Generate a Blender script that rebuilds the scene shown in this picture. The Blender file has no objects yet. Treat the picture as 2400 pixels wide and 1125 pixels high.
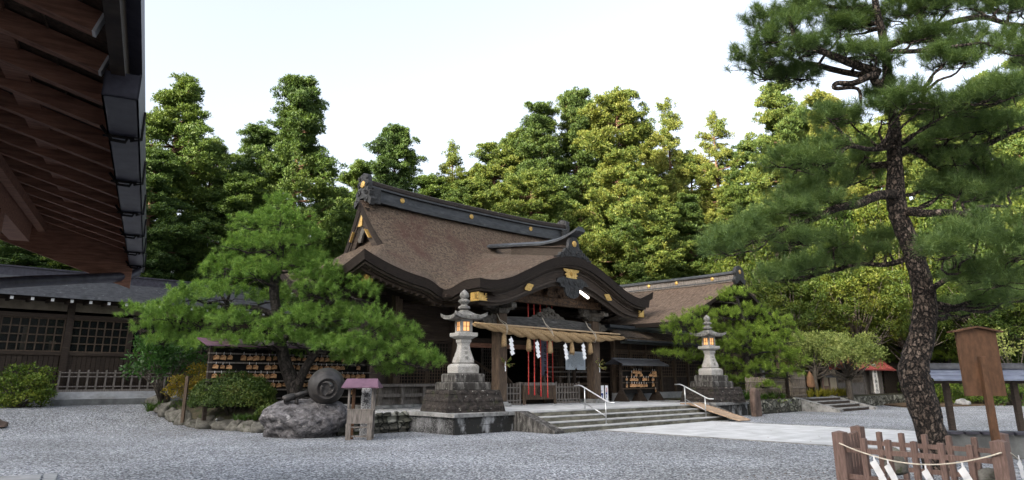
import bpy, math, random
import numpy as np
from mathutils import Vector, Matrix, noise as mnoise

SC = bpy.context.scene
COL = SC.collection
rad = math.radians

# ------------------------------------------------------------------ camera
CAM_H = 1.65
PITCH = math.atan(424 / 1600)
cam_d = bpy.data.cameras.new("camera")
cam_d.lens = 24.0
cam_d.sensor_width = 36.0
cam_d.sensor_fit = 'HORIZONTAL'
cam_d.shift_y = -98.5 / 2400
cam_d.clip_end = 2000
cam = bpy.data.objects.new("camera", cam_d)
COL.objects.link(cam)
cam.location = (0, 0, CAM_H)
cam.rotation_euler = (math.pi / 2 + PITCH, 0, 0)
SC.camera = cam

# ------------------------------------------------------------------ sky, sun, exposure
SUN_EL, SUN_AZ = 26.0, 222.0          # azimuth clockwise from +Y
wd = bpy.data.worlds.new("World")
SC.world = wd
wd.use_nodes = True
wn, wl = wd.node_tree.nodes, wd.node_tree.links
sky = wn.new('ShaderNodeTexSky')
sky.sky_type = 'NISHITA'
sky.sun_disc = False
sky.sun_elevation = rad(SUN_EL)
sky.sun_rotation = rad(SUN_AZ)
sky.air_density = 1.0
sky.dust_density = 7.0
sky.ozone_density = 1.0
bg = wn['Background']
bg.inputs['Strength'].default_value = 0.15
hs = wn.new('ShaderNodeHueSaturation')          # hazy, washed-out summer sky
hs.inputs['Saturation'].default_value = 0.46
wl.new(sky.outputs[0], hs.inputs['Color'])
wl.new(hs.outputs[0], bg.inputs['Color'])

sun_d = bpy.data.lights.new("sun", 'SUN')
sun_d.energy = 5.0
sun_d.angle = rad(0.6)
sun_d.color = (1.0, 0.87, 0.66)
sun = bpy.data.objects.new("sun", sun_d)
COL.objects.link(sun)
_ts = Vector((math.sin(rad(SUN_AZ)) * math.cos(rad(SUN_EL)), math.cos(rad(SUN_AZ)) * math.cos(rad(SUN_EL)), math.sin(rad(SUN_EL))))
sun.rotation_euler = (-_ts).to_track_quat('-Z', 'Y').to_euler()
sun.location = (-40, -80, 60)

SC.view_settings.view_transform = 'Standard'
SC.view_settings.look = 'None'
SC.view_settings.gamma = 1.0
SC.view_settings.use_curve_mapping = False
SC.view_settings.exposure = 1.85
SC.cycles.max_bounces = 6
SC.cycles.transparent_max_bounces = 8

# ------------------------------------------------------------------ frames: the shrine's axes are turned to the street
SANG = rad(45.7)
SROT = math.pi / 2 - SANG
GROT = rad(27.3)
LROT = rad(30.0)


def rot2(x, y, a):
    c, s = math.cos(a), math.sin(a)
    return (x * c - y * s, x * s + y * c)


def S(u, v, z=0.0):
    x, y = rot2(u, v, SROT)
    return (x, y, z)


def ray(px, py):
    a = (px - 1200) / 1600
    b = (464 - py) / 1600
    return (a, math.cos(PITCH) - b * math.sin(PITCH), math.sin(PITCH) + b * math.cos(PITCH))


def atY(px, py, Y):
    r = ray(px, py)
    t = Y / r[1]
    return (r[0] * t, Y, CAM_H + r[2] * t)


def toS(p):
    x, y = rot2(p[0], p[1], -SROT)
    return (x, y, p[2])


def atV(px, py, v):
    r = ray(px, py)
    q = rot2(r[0], r[1], -SROT)
    t = v / q[1]
    return (q[0] * t, v, CAM_H + r[2] * t)


ORG = {}


def tag(o, label=None, cat=None, group=None, kind=None):
    if label: o['label'] = label
    if cat: o['category'] = cat
    if group: o['group'] = group
    if kind: o['kind'] = kind
    return o


def thing(name, label, cat, base=(0, 0, 0), rot=0.0, group=None):
    """An Empty at the thing's base; part vertices are given in the frame turned by rot about the origin."""
    o = bpy.data.objects.new(name, None)
    COL.objects.link(o)
    x, y = rot2(base[0], base[1], rot)
    o.location = (x, y, base[2])
    o.rotation_euler = (0, 0, rot)
    o.empty_display_size = 0.2
    ORG[o.name] = base
    return tag(o, label, cat, group)


def copy_tree(o, parent=None):
    c = o.copy()
    COL.objects.link(c)
    if parent is not None:
        c.parent = parent
    for ch in list(o.children):
        copy_tree(ch, c)
    return c


class MB:
    def __init__(self):
        self.v, self.f, self.sm = [], [], []

    def add(self, vs, fs, smooth=False):
        n = len(self.v)
        self.v.extend([tuple(p) for p in vs])
        self.f.extend([tuple(i + n for i in f) for f in fs])
        self.sm.extend([smooth] * len(fs))
        return self

    def box(self, x0, x1, y0, y1, z0, z1, top=None):
        t = top or 0
        vs = [(x0, y0, z0), (x1, y0, z0), (x1, y1, z0), (x0, y1, z0), (x0 + t, y0 + t, z1), (x1 - t, y0 + t, z1), (x1 - t, y1 - t, z1), (x0 + t, y1 - t, z1)]
        return self.add(vs, [(3, 2, 1, 0), (4, 5, 6, 7), (0, 1, 5, 4), (1, 2, 6, 5), (2, 3, 7, 6), (3, 0, 4, 7)])

    def cbox(self, c, sx, sy, sz, a=0.0, bev=0.0):
        vs = []
        for z in (-1, 1):
            for x, y in ((-1, -1), (1, -1), (1, 1), (-1, 1)):
                p = rot2(x * sx / 2, y * sy / 2, a)
                vs.append((c[0] + p[0], c[1] + p[1], c[2] + z * sz / 2))
        return self.add(vs, [(3, 2, 1, 0), (4, 5, 6, 7), (0, 1, 5, 4), (1, 2, 6, 5), (2, 3, 7, 6), (3, 0, 4, 7)])

    def beam(self, p, q, w, h, up=(0, 0, 1)):
        p, q = Vector(p), Vector(q)
        d = (q - p).normalized()
        s = d.cross(Vector(up))
        if s.length < 1e-5: s = Vector((1, 0, 0))
        s.normalize()
        n = s.cross(d)
        s *= w / 2
        n *= h / 2
        vs = [p - s - n, p + s - n, p + s + n, p - s + n, q - s - n, q + s - n, q + s + n, q - s + n]
        return self.add(vs, [(0, 1, 2, 3), (7, 6, 5, 4), (0, 4, 5, 1), (1, 5, 6, 2), (2, 6, 7, 3), (3, 7, 4, 0)])

    def tube(self, pts, rs, n=8, cap=True, bump=0.0, seed=0):
        pts = [Vector(p) for p in pts]
        if not hasattr(rs, '__len__'): rs = [rs] * len(pts)
        vs, fs = [], []
        ref = Vector((0, 0, 1))
        d0 = (pts[1] - pts[0]).normalized()
        if abs(d0.z) > 0.9: ref = Vector((1, 0, 0))
        a = d0.cross(ref).normalized()
        R = random.Random(seed)
        for i, p in enumerate(pts):
            d = (pts[min(i + 1, len(pts) - 1)] - pts[max(i - 1, 0)])
            if d.length < 1e-9: d = Vector((0, 0, 1))
            d.normalize()
            a = (a - d * a.dot(d))
            if a.length < 1e-6: a = d.orthogonal()
            a.normalize()
            b = d.cross(a)
            for k in range(n):
                t = 2 * math.pi * k / n
                r = rs[i]
                if bump: r *= 1 + bump * R.uniform(-1, 1)
                vs.append(p + a * (math.cos(t) * r) + b * (math.sin(t) * r))
        for i in range(len(pts) - 1):
            for k in range(n):
                k2 = (k + 1) % n
                fs.append((i * n + k, i * n + k2, (i + 1) * n + k2, (i + 1) * n + k))
        if cap:
            fs.append(tuple(range(n - 1, -1, -1)))
            m = (len(pts) - 1) * n
            fs.append(tuple(range(m, m + n)))
        return self.add(vs, fs, True)

    def lathe(self, c, prof, n=20, axis='z', ang=0.0, smooth=True, sq=None):
        """prof: (radius, height) pairs about a vertical axis; sq: number of sides for a square-plan solid."""
        vs, fs = [], []
        n = sq or n
        for r, z in prof:
            for k in range(n):
                t = ang + 2 * math.pi * (k + (0.5 if sq else 0)) / n
                rr = r / math.cos(math.pi / n) if sq else r
                vs.append((c[0] + rr * math.cos(t), c[1] + rr * math.sin(t), c[2] + z))
        for i in range(len(prof) - 1):
            for k in range(n):
                k2 = (k + 1) % n
                fs.append((i * n + k, i * n + k2, (i + 1) * n + k2, (i + 1) * n + k))
        fs.append(tuple(range(n - 1, -1, -1)))
        m = (len(prof) - 1) * n
        fs.append(tuple(range(m, m + n)))
        return self.add(vs, fs, smooth and not sq)

    def prism(self, pts, o, ex, ey, ez):
        """A 2-D outline in the plane (o, ex, ey), made solid along the vector ez."""
        o, ex, ey, ez = Vector(o), Vector(ex), Vector(ey), Vector(ez)
        n = len(pts)
        A = [o + ex * x + ey * y for x, y in pts]
        vs = A + [p + ez for p in A]
        fs = [tuple(range(n - 1, -1, -1)), tuple(range(n, 2 * n))]
        for i in range(n):
            j = (i + 1) % n
            fs.append((i, j, n + j, n + i))
        return self.add(vs, fs)

    def grid(self, X, Y, Z, mask=None, smooth=True, flip=False):
        nu, nv = X.shape
        vs = np.stack([X, Y, Z], -1).reshape(-1, 3).tolist()
        fs = []
        for i in range(nu - 1):
            for j in range(nv - 1):
                if mask is not None and not mask[i, j]: continue
                q = (i * nv + j, (i + 1) * nv + j, (i + 1) * nv + j + 1, i * nv + j + 1)
                fs.append(q[::-1] if flip else q)
        return self.add(vs, fs, smooth)

    def rock(self, c, s, seed=0, sub=3, rough=0.25, flat=0.0, a=0.0):
        import bmesh
        bm = bmesh.new()
        bmesh.ops.create_icosphere(bm, subdivisions=sub, radius=1.0)
        off = Vector((seed * 7.31, seed * 3.77, seed * 1.13))
        vs = []
        for v in bm.verts:
            p = v.co.copy()
            k = 1 + rough * 1.6 * mnoise.noise(p * 1.1 + off) + rough * 0.8 * mnoise.noise(p * 2.7 + off) + rough * 0.35 * mnoise.noise(p * 6.3 + off)
            p *= k
            if p.z < -flat: p.z = -flat + (p.z + flat) * 0.15
            x, y = rot2(p.x * s[0], p.y * s[1], a)
            vs.append((c[0] + x, c[1] + y, c[2] + p.z * s[2]))
        fs = [tuple(v.index for v in f.verts) for f in bm.faces]
        bm.free()
        return self.add(vs, fs, sub >= 3)

    def text(self, s, size, o, ex, ey, depth=0.003):
        me = text_mesh(s)
        o, ex, ey = Vector(o), Vector(ex), Vector(ey)
        ez = ex.cross(ey)
        vs = [o + ex * (p[0] * size) + ey * (p[1] * size) + ez * (p[2] * depth) for p in me[0]]
        return self.add(vs, me[1])

    def build(self, name, mat, parent=None, label=None, bevel=0.0):
        me = bpy.data.meshes.new(name)
        o3 = ORG[parent.name] if parent is not None else (0, 0, 0)
        me.from_pydata([(p[0] - o3[0], p[1] - o3[1], p[2] - o3[2]) for p in self.v], [], self.f)
        me.polygons.foreach_set('use_smooth', self.sm)
        me.update()
        if mat is not None: me.materials.append(mat)
        o = bpy.data.objects.new(name, me)
        COL.objects.link(o)
        if parent is not None:
            o.parent = parent
            ORG[o.name] = o3
        if label: o['label'] = label
        if bevel:
            m = o.modifiers.new('edge', 'BEVEL')
            m.width = bevel
            m.segments = 2
            m.limit_method = 'ANGLE'
            m.angle_limit = rad(40)
        return o

    def single(self, name, mat, label, cat, base, rot=0.0, group=None, kind=None, bevel=0.0):
        ORG['__tmp'] = base

        class _P:
            pass
        me = bpy.data.meshes.new(name)
        me.from_pydata([(p[0] - base[0], p[1] - base[1], p[2] - base[2]) for p in self.v], [], self.f)
        me.polygons.foreach_set('use_smooth', self.sm)
        me.update()
        if mat is not None: me.materials.append(mat)
        o = bpy.data.objects.new(name, me)
        COL.objects.link(o)
        x, y = rot2(base[0], base[1], rot)
        o.location = (x, y, base[2])
        o.rotation_euler = (0, 0, rot)
        ORG[o.name] = base
        if bevel:
            m = o.modifiers.new('edge', 'BEVEL')
            m.width = bevel
            m.segments = 2
            m.limit_method = 'ANGLE'
            m.angle_limit = rad(40)
        return tag(o, label, cat, group, kind)

    def struct(self, name, mat, rot=0.0):
        o = self.build(name, mat)
        o.rotation_euler = (0, 0, rot)
        o['kind'] = 'structure'
        return o


_TXT = {}


def text_mesh(s):
    if s in _TXT: return _TXT[s]
    c = bpy.data.curves.new('lettering', 'FONT')
    c.body = s
    c.align_x = 'CENTER'
    c.extrude = 0.5
    c.space_line = 0.95
    c.resolution_u = 4
    o = bpy.data.objects.new('lettering', c)
    COL.objects.link(o)
    bpy.context.view_layer.update()
    me = bpy.data.meshes.new_from_object(o.evaluated_get(bpy.context.evaluated_depsgraph_get()))
    r = ([tuple(v.co) for v in me.vertices], [tuple(p.vertices) for p in me.polygons])
    bpy.data.objects.remove(o)
    bpy.data.meshes.remove(me)
    bpy.data.curves.remove(c)
    _TXT[s] = r
    return r


def smooth01(x):
    x = np.clip(x, 0, 1)
    return x * x * (3 - 2 * x)


# ------------------------------------------------------------------ materials
def _nt(name):
    m = bpy.data.materials.new(name)
    m.use_nodes = True
    return m, m.node_tree.nodes, m.node_tree.links, m.node_tree.nodes['Principled BSDF']


def c4(c): return (c[0], c[1], c[2], 1.0)


def MAT(name, c1, c2=None, scale=5.0, stretch=(1, 1, 1), rough=0.8, bump=0.25, bdist=0.02, metal=0.0, lo=0.35, hi=0.65,
        detail=8.0, spots=None, spec=0.3, bscale=None, wave=None, coord='Object'):
    m, n, l, b = _nt(name)
    b.inputs['Roughness'].default_value = rough
    b.inputs['Metallic'].default_value = metal
    b.inputs['Specular IOR Level'].default_value = spec
    tc = n.new('ShaderNodeTexCoord')
    mp = n.new('ShaderNodeMapping')
    mp.inputs['Scale'].default_value = stretch
    l.new(tc.outputs[coord], mp.inputs['Vector'])
    nz = n.new('ShaderNodeTexNoise')
    nz.inputs['Scale'].default_value = scale
    nz.inputs['Detail'].default_value = detail
    nz.inputs['Roughness'].default_value = 0.62
    l.new(mp.outputs[0], nz.inputs['Vector'])
    rp = n.new('ShaderNodeValToRGB')
    rp.color_ramp.elements[0].position = lo
    rp.color_ramp.elements[0].color = c4(c1)
    rp.color_ramp.elements[1].position = hi
    rp.color_ramp.elements[1].color = c4(c2 or c1)
    l.new(nz.outputs['Fac'], rp.inputs['Fac'])
    col = rp.outputs['Color']
    for sp in (spots or []):
        sc, sstr, slo, shi, scol = sp
        mp2 = n.new('ShaderNodeMapping')
        mp2.inputs['Scale'].default_value = sstr
        mp2.inputs['Location'].default_value = (sc * 1.7, 3.1, sc)
        l.new(tc.outputs[coord], mp2.inputs['Vector'])
        n2 = n.new('ShaderNodeTexNoise')
        n2.inputs['Scale'].default_value = sc
        n2.inputs['Detail'].default_value = 6
        n2.inputs['Roughness'].default_value = 0.65
        l.new(mp2.outputs[0], n2.inputs['Vector'])
        r2 = n.new('ShaderNodeValToRGB')
        r2.color_ramp.elements[0].position = slo
        r2.color_ramp.elements[0].color = (0, 0, 0, 1)
        r2.color_ramp.elements[1].position = shi
        r2.color_ramp.elements[1].color = (1, 1, 1, 1)
        l.new(n2.outputs['Fac'], r2.inputs['Fac'])
        mx = n.new('ShaderNodeMix')
        mx.data_type = 'RGBA'
        l.new(r2.outputs['Color'], mx.inputs[0])
        l.new(col, mx.inputs[6])
        mx.inputs[7].default_value = c4(scol)
        col = mx.outputs[2]
    l.new(col, b.inputs['Base Color'])
    if bump:
        bp = n.new('ShaderNodeBump')
        bp.inputs['Strength'].default_value = bump
        bp.inputs['Distance'].default_value = bdist
        h = nz.outputs['Fac']
        if wave:
            wv = n.new('ShaderNodeTexWave')
            wv.wave_type = 'BANDS'
            wv.bands_direction = wave[0]
            wv.inputs['Scale'].default_value = wave[1]
            wv.inputs['Distortion'].default_value = wave[2]
            wv.inputs['Detail'].default_value = 2
            l.new(tc.outputs[coord], wv.inputs['Vector'])
            ad = n.new('ShaderNodeMath')
            ad.operation = 'ADD'
            l.new(h, ad.inputs[0])
            l.new(wv.outputs['Fac'], ad.inputs[1])
            h = ad.outputs[0]
        if bscale:
            n3 = n.new('ShaderNodeTexNoise')
            n3.inputs['Scale'].default_value = bscale
            n3.inputs['Detail'].default_value = 6
            l.new(mp.outputs[0], n3.inputs['Vector'])
            ad2 = n.new('ShaderNodeMath')
            ad2.operation = 'ADD'
            l.new(h, ad2.inputs[0])
            l.new(n3.outputs['Fac'], ad2.inputs[1])
            h = ad2.outputs[0]
        l.new(h, bp.inputs['Height'])
        l.new(bp.outputs[0], b.inputs['Normal'])
    return m


def CELLS(name, cols, scale, rough=0.85, bump=0.5, bdist=0.02, stretch=(1, 1, 1), joint=None, jw=0.05, big=None, rnd=1.0, warp=0.0):
    """Voronoi cells, each with a colour of its own: pebbles, or rubble with joints."""
    m, n, l, b = _nt(name)
    b.inputs['Roughness'].default_value = rough
    b.inputs['Specular IOR Level'].default_value = 0.3
    tc = n.new('ShaderNodeTexCoord')
    mp = n.new('ShaderNodeMapping')
    mp.inputs['Scale'].default_value = stretch
    l.new(tc.outputs['Object'], mp.inputs['Vector'])
    if warp:
        wn_ = n.new('ShaderNodeTexNoise')
        wn_.inputs['Scale'].default_value = scale * 0.9
        wn_.inputs['Detail'].default_value = 4
        l.new(tc.outputs['Object'], wn_.inputs['Vector'])
        wa = n.new('ShaderNodeVectorMath'); wa.operation = 'MULTIPLY_ADD'
        wa.inputs[1].default_value = (warp, warp, warp)
        l.new(wn_.outputs['Color'], wa.inputs[0])
        l.new(tc.outputs['Object'], wa.inputs[2])
        l.new(wa.outputs[0], mp.inputs['Vector'])
    vo = n.new('ShaderNodeTexVoronoi')
    vo.inputs['Scale'].default_value = scale
    vo.inputs['Randomness'].default_value = rnd
    l.new(mp.outputs[0], vo.inputs['Vector'])
    sx = n.new('ShaderNodeSeparateColor')
    l.new(vo.outputs['Color'], sx.inputs[0])
    rp = n.new('ShaderNodeValToRGB')
    els = rp.color_ramp.elements
    els[0].position, els[0].color = cols[0][0], c4(cols[0][1])
    els[1].position, els[1].color = cols[-1][0], c4(cols[-1][1])
    for p, c in cols[1:-1]:
        e = els.new(p)
        e.color = c4(c)
    l.new(sx.outputs[0], rp.inputs['Fac'])
    col = rp.outputs['Color']
    if big:
        nz = n.new('ShaderNodeTexNoise')
        nz.inputs['Scale'].default_value = big[0]
        nz.inputs['Detail'].default_value = 6
        l.new(tc.outputs['Object'], nz.inputs['Vector'])
        r3 = n.new('ShaderNodeValToRGB')
        r3.color_ramp.elements[0].position = 0.35
        r3.color_ramp.elements[0].color = c4(big[1])
        r3.color_ramp.elements[1].position = 0.65
        r3.color_ramp.elements[1].color = c4(big[2])
        l.new(nz.outputs['Fac'], r3.inputs['Fac'])
        mx = n.new('ShaderNodeMix')
        mx.data_type = 'RGBA'
        mx.blend_type = 'MULTIPLY'
        mx.inputs[0].default_value = 1.0
        l.new(col, mx.inputs[6])
        l.new(r3.outputs['Color'], mx.inputs[7])
        col = mx.outputs[2]
    h = vo.outputs['Distance']
    inv = n.new('ShaderNodeMath')
    inv.operation = 'SUBTRACT'
    inv.inputs[0].default_value = 1.0
    l.new(h, inv.inputs[1])
    hh = inv.outputs[0]
    if joint:
        ve = n.new('ShaderNodeTexVoronoi')
        ve.feature = 'DISTANCE_TO_EDGE'
        ve.inputs['Scale'].default_value = scale
        ve.inputs['Randomness'].default_value = rnd
        l.new(mp.outputs[0], ve.inputs['Vector'])
        r4 = n.new('ShaderNodeValToRGB')
        r4.color_ramp.elements[0].position = 0.0
        r4.color_ramp.elements[1].position = jw
        l.new(ve.outputs['Distance'], r4.inputs['Fac'])
        m2 = n.new('ShaderNodeMix')
        m2.data_type = 'RGBA'
        l.new(r4.outputs['Color'], m2.inputs[0])
        m2.inputs[6].default_value = c4(joint)
        l.new(col, m2.inputs[7])
        col = m2.outputs[2]
        hh = r4.outputs['Color']
    l.new(col, b.inputs['Base Color'])
    bp = n.new('ShaderNodeBump')
    bp.inputs['Strength'].default_value = bump
    bp.inputs['Distance'].default_value = bdist
    l.new(hh, bp.inputs['Height'])
    l.new(bp.outputs[0], b.inputs['Normal'])
    return m


def LEAF(name, cols, trans=0.35, nscale=0.35, rough=0.55, tint=(1.15, 1.1, 0.5)):
    """Leaves: a colour per leaf, drifting from clump to clump and tree to tree."""
    m, n, l, b = _nt(name)
    ge = n.new('ShaderNodeNewGeometry')
    tc = n.new('ShaderNodeTexCoord')
    oi = n.new('ShaderNodeObjectInfo')
    nz = n.new('ShaderNodeTexNoise')
    nz.inputs['Scale'].default_value = nscale
    nz.inputs['Detail'].default_value = 3
    l.new(tc.outputs['Object'], nz.inputs['Vector'])
    a1 = n.new('ShaderNodeMath'); a1.operation = 'MULTIPLY'; a1.inputs[1].default_value = 0.36
    l.new(ge.outputs['Random Per Island'], a1.inputs[0])
    a2 = n.new('ShaderNodeMath'); a2.operation = 'MULTIPLY_ADD'; a2.inputs[1].default_value = 0.9; a2.inputs[2].default_value = -0.25
    l.new(nz.outputs['Fac'], a2.inputs[0])
    a3 = n.new('ShaderNodeMath'); a3.operation = 'ADD'
    l.new(a1.outputs[0], a3.inputs[0]); l.new(a2.outputs[0], a3.inputs[1])
    a4 = n.new('ShaderNodeMath'); a4.operation = 'MULTIPLY_ADD'; a4.inputs[1].default_value = 0.3; a4.inputs[2].default_value = -0.05
    l.new(oi.outputs['Random'], a4.inputs[0])
    a5 = n.new('ShaderNodeMath'); a5.operation = 'ADD'
    l.new(a3.outputs[0], a5.inputs[0]); l.new(a4.outputs[0], a5.inputs[1])
    rp = n.new('ShaderNodeValToRGB')
    els = rp.color_ramp.elements
    els[0].position, els[0].color = 0.1, c4(cols[0])
    els[1].position, els[1].color = 0.9, c4(cols[-1])
    for i, c in enumerate(cols[1:-1]):
        e = els.new(0.1 + 0.8 * (i + 1) / (len(cols) - 1))
        e.color = c4(c)
    l.new(a5.outputs[0], rp.inputs['Fac'])
    l.new(rp.outputs['Color'], b.inputs['Base Color'])
    b.inputs['Roughness'].default_value = rough
    b.inputs['Specular IOR Level'].default_value = 0.25
    tr = n.new('ShaderNodeBsdfTranslucent')
    mt = n.new('ShaderNodeMix'); mt.data_type = 'RGBA'; mt.blend_type = 'MULTIPLY'; mt.inputs[0].default_value = 1.0
    l.new(rp.outputs['Color'], mt.inputs[6]); mt.inputs[7].default_value = c4(tint)
    l.new(mt.outputs[2], tr.inputs['Color'])
    ms = n.new('ShaderNodeMixShader'); ms.inputs[0].default_value = trans
    l.new(b.outputs[0], ms.inputs[1]); l.new(tr.outputs[0], ms.inputs[2])
    l.new(ms.outputs[0], n['Material Output'].inputs['Surface'])
    return m


def GLOW(name, col, strength):
    m, n, l, b = _nt(name)
    b.inputs['Base Color'].default_value = c4(col)
    b.inputs['Emission Color'].default_value = c4(col)
    b.inputs['Emission Strength'].default_value = strength
    return m


def GLASS(name):
    m, n, l, b = _nt(name)
    b.inputs['Base Color'].default_value = (0.012, 0.014, 0.014, 1)
    b.inputs['Roughness'].default_value = 0.12
    b.inputs['Specular IOR Level'].default_value = 0.14
    b.inputs['Alpha'].default_value = 0.75
    return m


G = lambda x: (x, x, x)
W_DARK = MAT('dark cedar boards', (0.0150, 0.0101, 0.0069), (0.0374, 0.0259, 0.0186), 6, (1, 1, 7), 0.75, 0.35, spots=[(2.2, (1, 1, 3), 0.55, 0.75, (0.0563, 0.0416, 0.0309))])
W_DARKH = MAT('dark horizontal boards', (0.0174, 0.0113, 0.0079), (0.0435, 0.0303, 0.0216), 6, (0.5, 0.5, 9), 0.75, 0.35, spots=[(2.0, (0.5, 0.5, 4), 0.55, 0.72, (0.0673, 0.0499, 0.0361))])
W_POST = MAT('weathered posts', (0.0362, 0.0259, 0.0186), (0.0983, 0.0683, 0.0466), 7, (6, 6, 0.5), 0.8, 0.4, spots=[(3.0, (3, 3, 0.6), 0.55, 0.75, (0.1656, 0.1190, 0.0828))])
W_CARVE = MAT('carved brown timber', (0.0200, 0.0126, 0.0080), (0.0880, 0.0495, 0.0260), 9, (1, 1, 1.4), 0.7, 1.0, 0.05, lo=0.4, hi=0.62)
W_BLACKC = MAT('black carved timber', (0.0084, 0.0091, 0.0098), (0.0385, 0.0392, 0.0406), 10, (1, 1, 1), 0.55, 0.9, 0.05)
W_GREYC = MAT('grey carved timber', (0.0350, 0.0315, 0.0266), (0.1190, 0.1085, 0.0945), 9, (1, 1, 1), 0.8, 0.9, 0.05)
W_BEAM = MAT('grey weathered beam', (0.0165, 0.0165, 0.0165), (0.0900, 0.0863, 0.0825), 5, (0.5, 1, 5), 0.7, 0.5, spots=[(2.5, (0.6, 1, 4), 0.58, 0.72, (0.1575, 0.1575, 0.1575))])
W_GREY = MAT('silvered timber', (0.085, 0.075, 0.066), (0.20, 0.18, 0.165), 6, (4, 4, 0.7), 0.85, 0.35)
W_BROWN = MAT('red brown painted timber', (0.0805, 0.0504, 0.0413), (0.1495, 0.0984, 0.0825), 9, (6, 6, 0.7), 0.6, 0.35, spots=[(4, (4, 4, 0.8), 0.6, 0.75, (0.1725, 0.1200, 0.1063))])
W_SIGN = MAT('rusty brown board', (0.0493, 0.0244, 0.0119), (0.0957, 0.0476, 0.0238), 5, (2.5, 2.5, 1.0), 0.75, 0.3, spots=[(2.6, (1, 1, 0.8), 0.56, 0.7, (0.0493, 0.0336, 0.0238)), (7, (1, 1, 1), 0.70, 0.76, (0.1972, 0.1624, 0.1320))])
W_EAVE = MAT('brown rafters', (0.1507, 0.0733, 0.0469), (0.3228, 0.1640, 0.1081), 6, (0.6, 5, 5), 0.75, 0.3)
THATCH = MAT('bark thatch', (0.0328, 0.0218, 0.0149), (0.1270, 0.0946, 0.0674), 12, (1.0, 0.7, 0.7), 0.95, 1.0, 0.10, lo=0.36, hi=0.64,
             spots=[(0.55, (1, 0.6, 1), 0.52, 0.70, (0.060, 0.030, 0.022)), (15, (1, 0.8, 0.8), 0.59, 0.68, (0.15, 0.125, 0.10)), (0.8, (1, 1, 1.0), 0.62, 0.76, (0.056, 0.050, 0.032))])
THATCH2 = MAT('pale bark thatch', (0.0429, 0.0276, 0.0193), (0.1576, 0.1128, 0.0816), 11, (0.25, 1.0, 0.25), 0.95, 1.0, 0.10, lo=0.34, hi=0.66,
              spots=[(0.5, (1, 1, 1), 0.56, 0.74, (0.10, 0.062, 0.046)), (15, (0.3, 1, 0.3), 0.60, 0.70, (0.21, 0.17, 0.135))])
T_EDGE = MAT('cut thatch edge', (0.0077, 0.0055, 0.0044), (0.0253, 0.0182, 0.0143), 20, (0.25, 0.25, 4), 0.95, 0.8, 0.03)
T_BAND = MAT('eave lath', (0.0245, 0.0182, 0.0140), (0.0595, 0.0462, 0.0364), 8, (0.6, 0.6, 5), 0.8, 0.4)
RIDGE = MAT('dark ridge metal', (0.0210, 0.0240, 0.0285), (0.0525, 0.0570, 0.0630), 5, (0.5, 1, 2), 0.42, 0.2, spots=[(3, (0.5, 1, 1), 0.58, 0.72, (0.0825, 0.0900, 0.0938))])
RIDGE_T = MAT('ridge tiles', (0.0112, 0.0091, 0.0084), (0.0385, 0.0308, 0.0266), 16, (2.5, 0.5, 0.5), 0.8, 0.7, 0.03)
GOLD = MAT('gilt fittings', (0.36, 0.215, 0.055), (0.62, 0.42, 0.14), 14, (1, 1, 1), 0.45, 0.5, 0.01, metal=0.5, spec=0.5)
IRON = MAT('roof metal', (0.050, 0.052, 0.060), (0.10, 0.104, 0.115), 4, (1, 1, 1), 0.45, 0.12, spots=[(9, (0.4, 1, 1), 0.62, 0.7, (0.21, 0.22, 0.235))], wave=None)
GUTTER = MAT('gutter metal', (0.0225, 0.0210, 0.0300), (0.0510, 0.0495, 0.0660), 7, (1, 1, 1), 0.45, 0.1)
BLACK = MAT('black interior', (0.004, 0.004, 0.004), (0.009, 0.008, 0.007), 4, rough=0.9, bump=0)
CONC = MAT('pale concrete', (0.19, 0.20, 0.21), (0.30, 0.31, 0.32), 2.2, (1, 1, 1), 0.85, 0.15, spots=[(1.1, (1, 1, 2.5), 0.5, 0.72, (0.15, 0.15, 0.145))])
CONC_D = MAT('damp concrete', (0.075, 0.078, 0.078), (0.15, 0.155, 0.155), 2.5, (1, 1, 1), 0.85, 0.15)
S_LANT = MAT('lantern granite', (0.23, 0.225, 0.21), (0.40, 0.39, 0.37), 30, (1, 1, 1), 0.85, 0.3, 0.006, spots=[(2.3, (1, 1, 0.8), 0.54, 0.72, (0.13, 0.125, 0.11)), (9, (1, 1, 1), 0.66, 0.74, (0.08, 0.075, 0.065))])
S_LROOF = MAT('lichened lantern roof', (0.06, 0.06, 0.055), (0.22, 0.215, 0.205), 9, (1, 1, 1), 0.9, 0.5, 0.015, spots=[(16, (1, 1, 1), 0.6, 0.68, (0.40, 0.40, 0.37))])
S_DARK = MAT('dark masonry', (0.010, 0.0085, 0.008), (0.042, 0.035, 0.031), 7, (1, 1, 1), 0.9, 0.8, 0.04, spots=[(4, (1, 1, 0.7), 0.60, 0.68, (0.085, 0.08, 0.07)), (9, (1, 1, 1), 0.64, 0.69, (0.33, 0.33, 0.31)), (3, (1, 1, 1), 0.58, 0.7, (0.03, 0.034, 0.016))])
S_STAIN = MAT('stained plinth stone', (0.022, 0.022, 0.021), (0.30, 0.305, 0.31), 1.6, (1, 1, 0.55), 0.9, 0.4, 0.02, lo=0.50, hi=0.60, detail=10, spots=[(6, (1, 1, 1.5), 0.6, 0.72, (0.05, 0.055, 0.035))])
S_COURSE = MAT('weathered base courses', (0.028, 0.026, 0.024), (0.15, 0.145, 0.135), 5, (1.5, 1.5, 0.5), 0.9, 0.5, 0.02, lo=0.45, hi=0.68, spots=[(12, (1, 1, 1), 0.64, 0.70, (0.36, 0.355, 0.33))])
S_CAP = MAT('coping stone', (0.12, 0.12, 0.115), (0.27, 0.27, 0.265), 3.5, (1, 1, 1), 0.85, 0.3, spots=[(5, (1, 1, 1), 0.55, 0.7, (0.05, 0.05, 0.042))])
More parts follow.
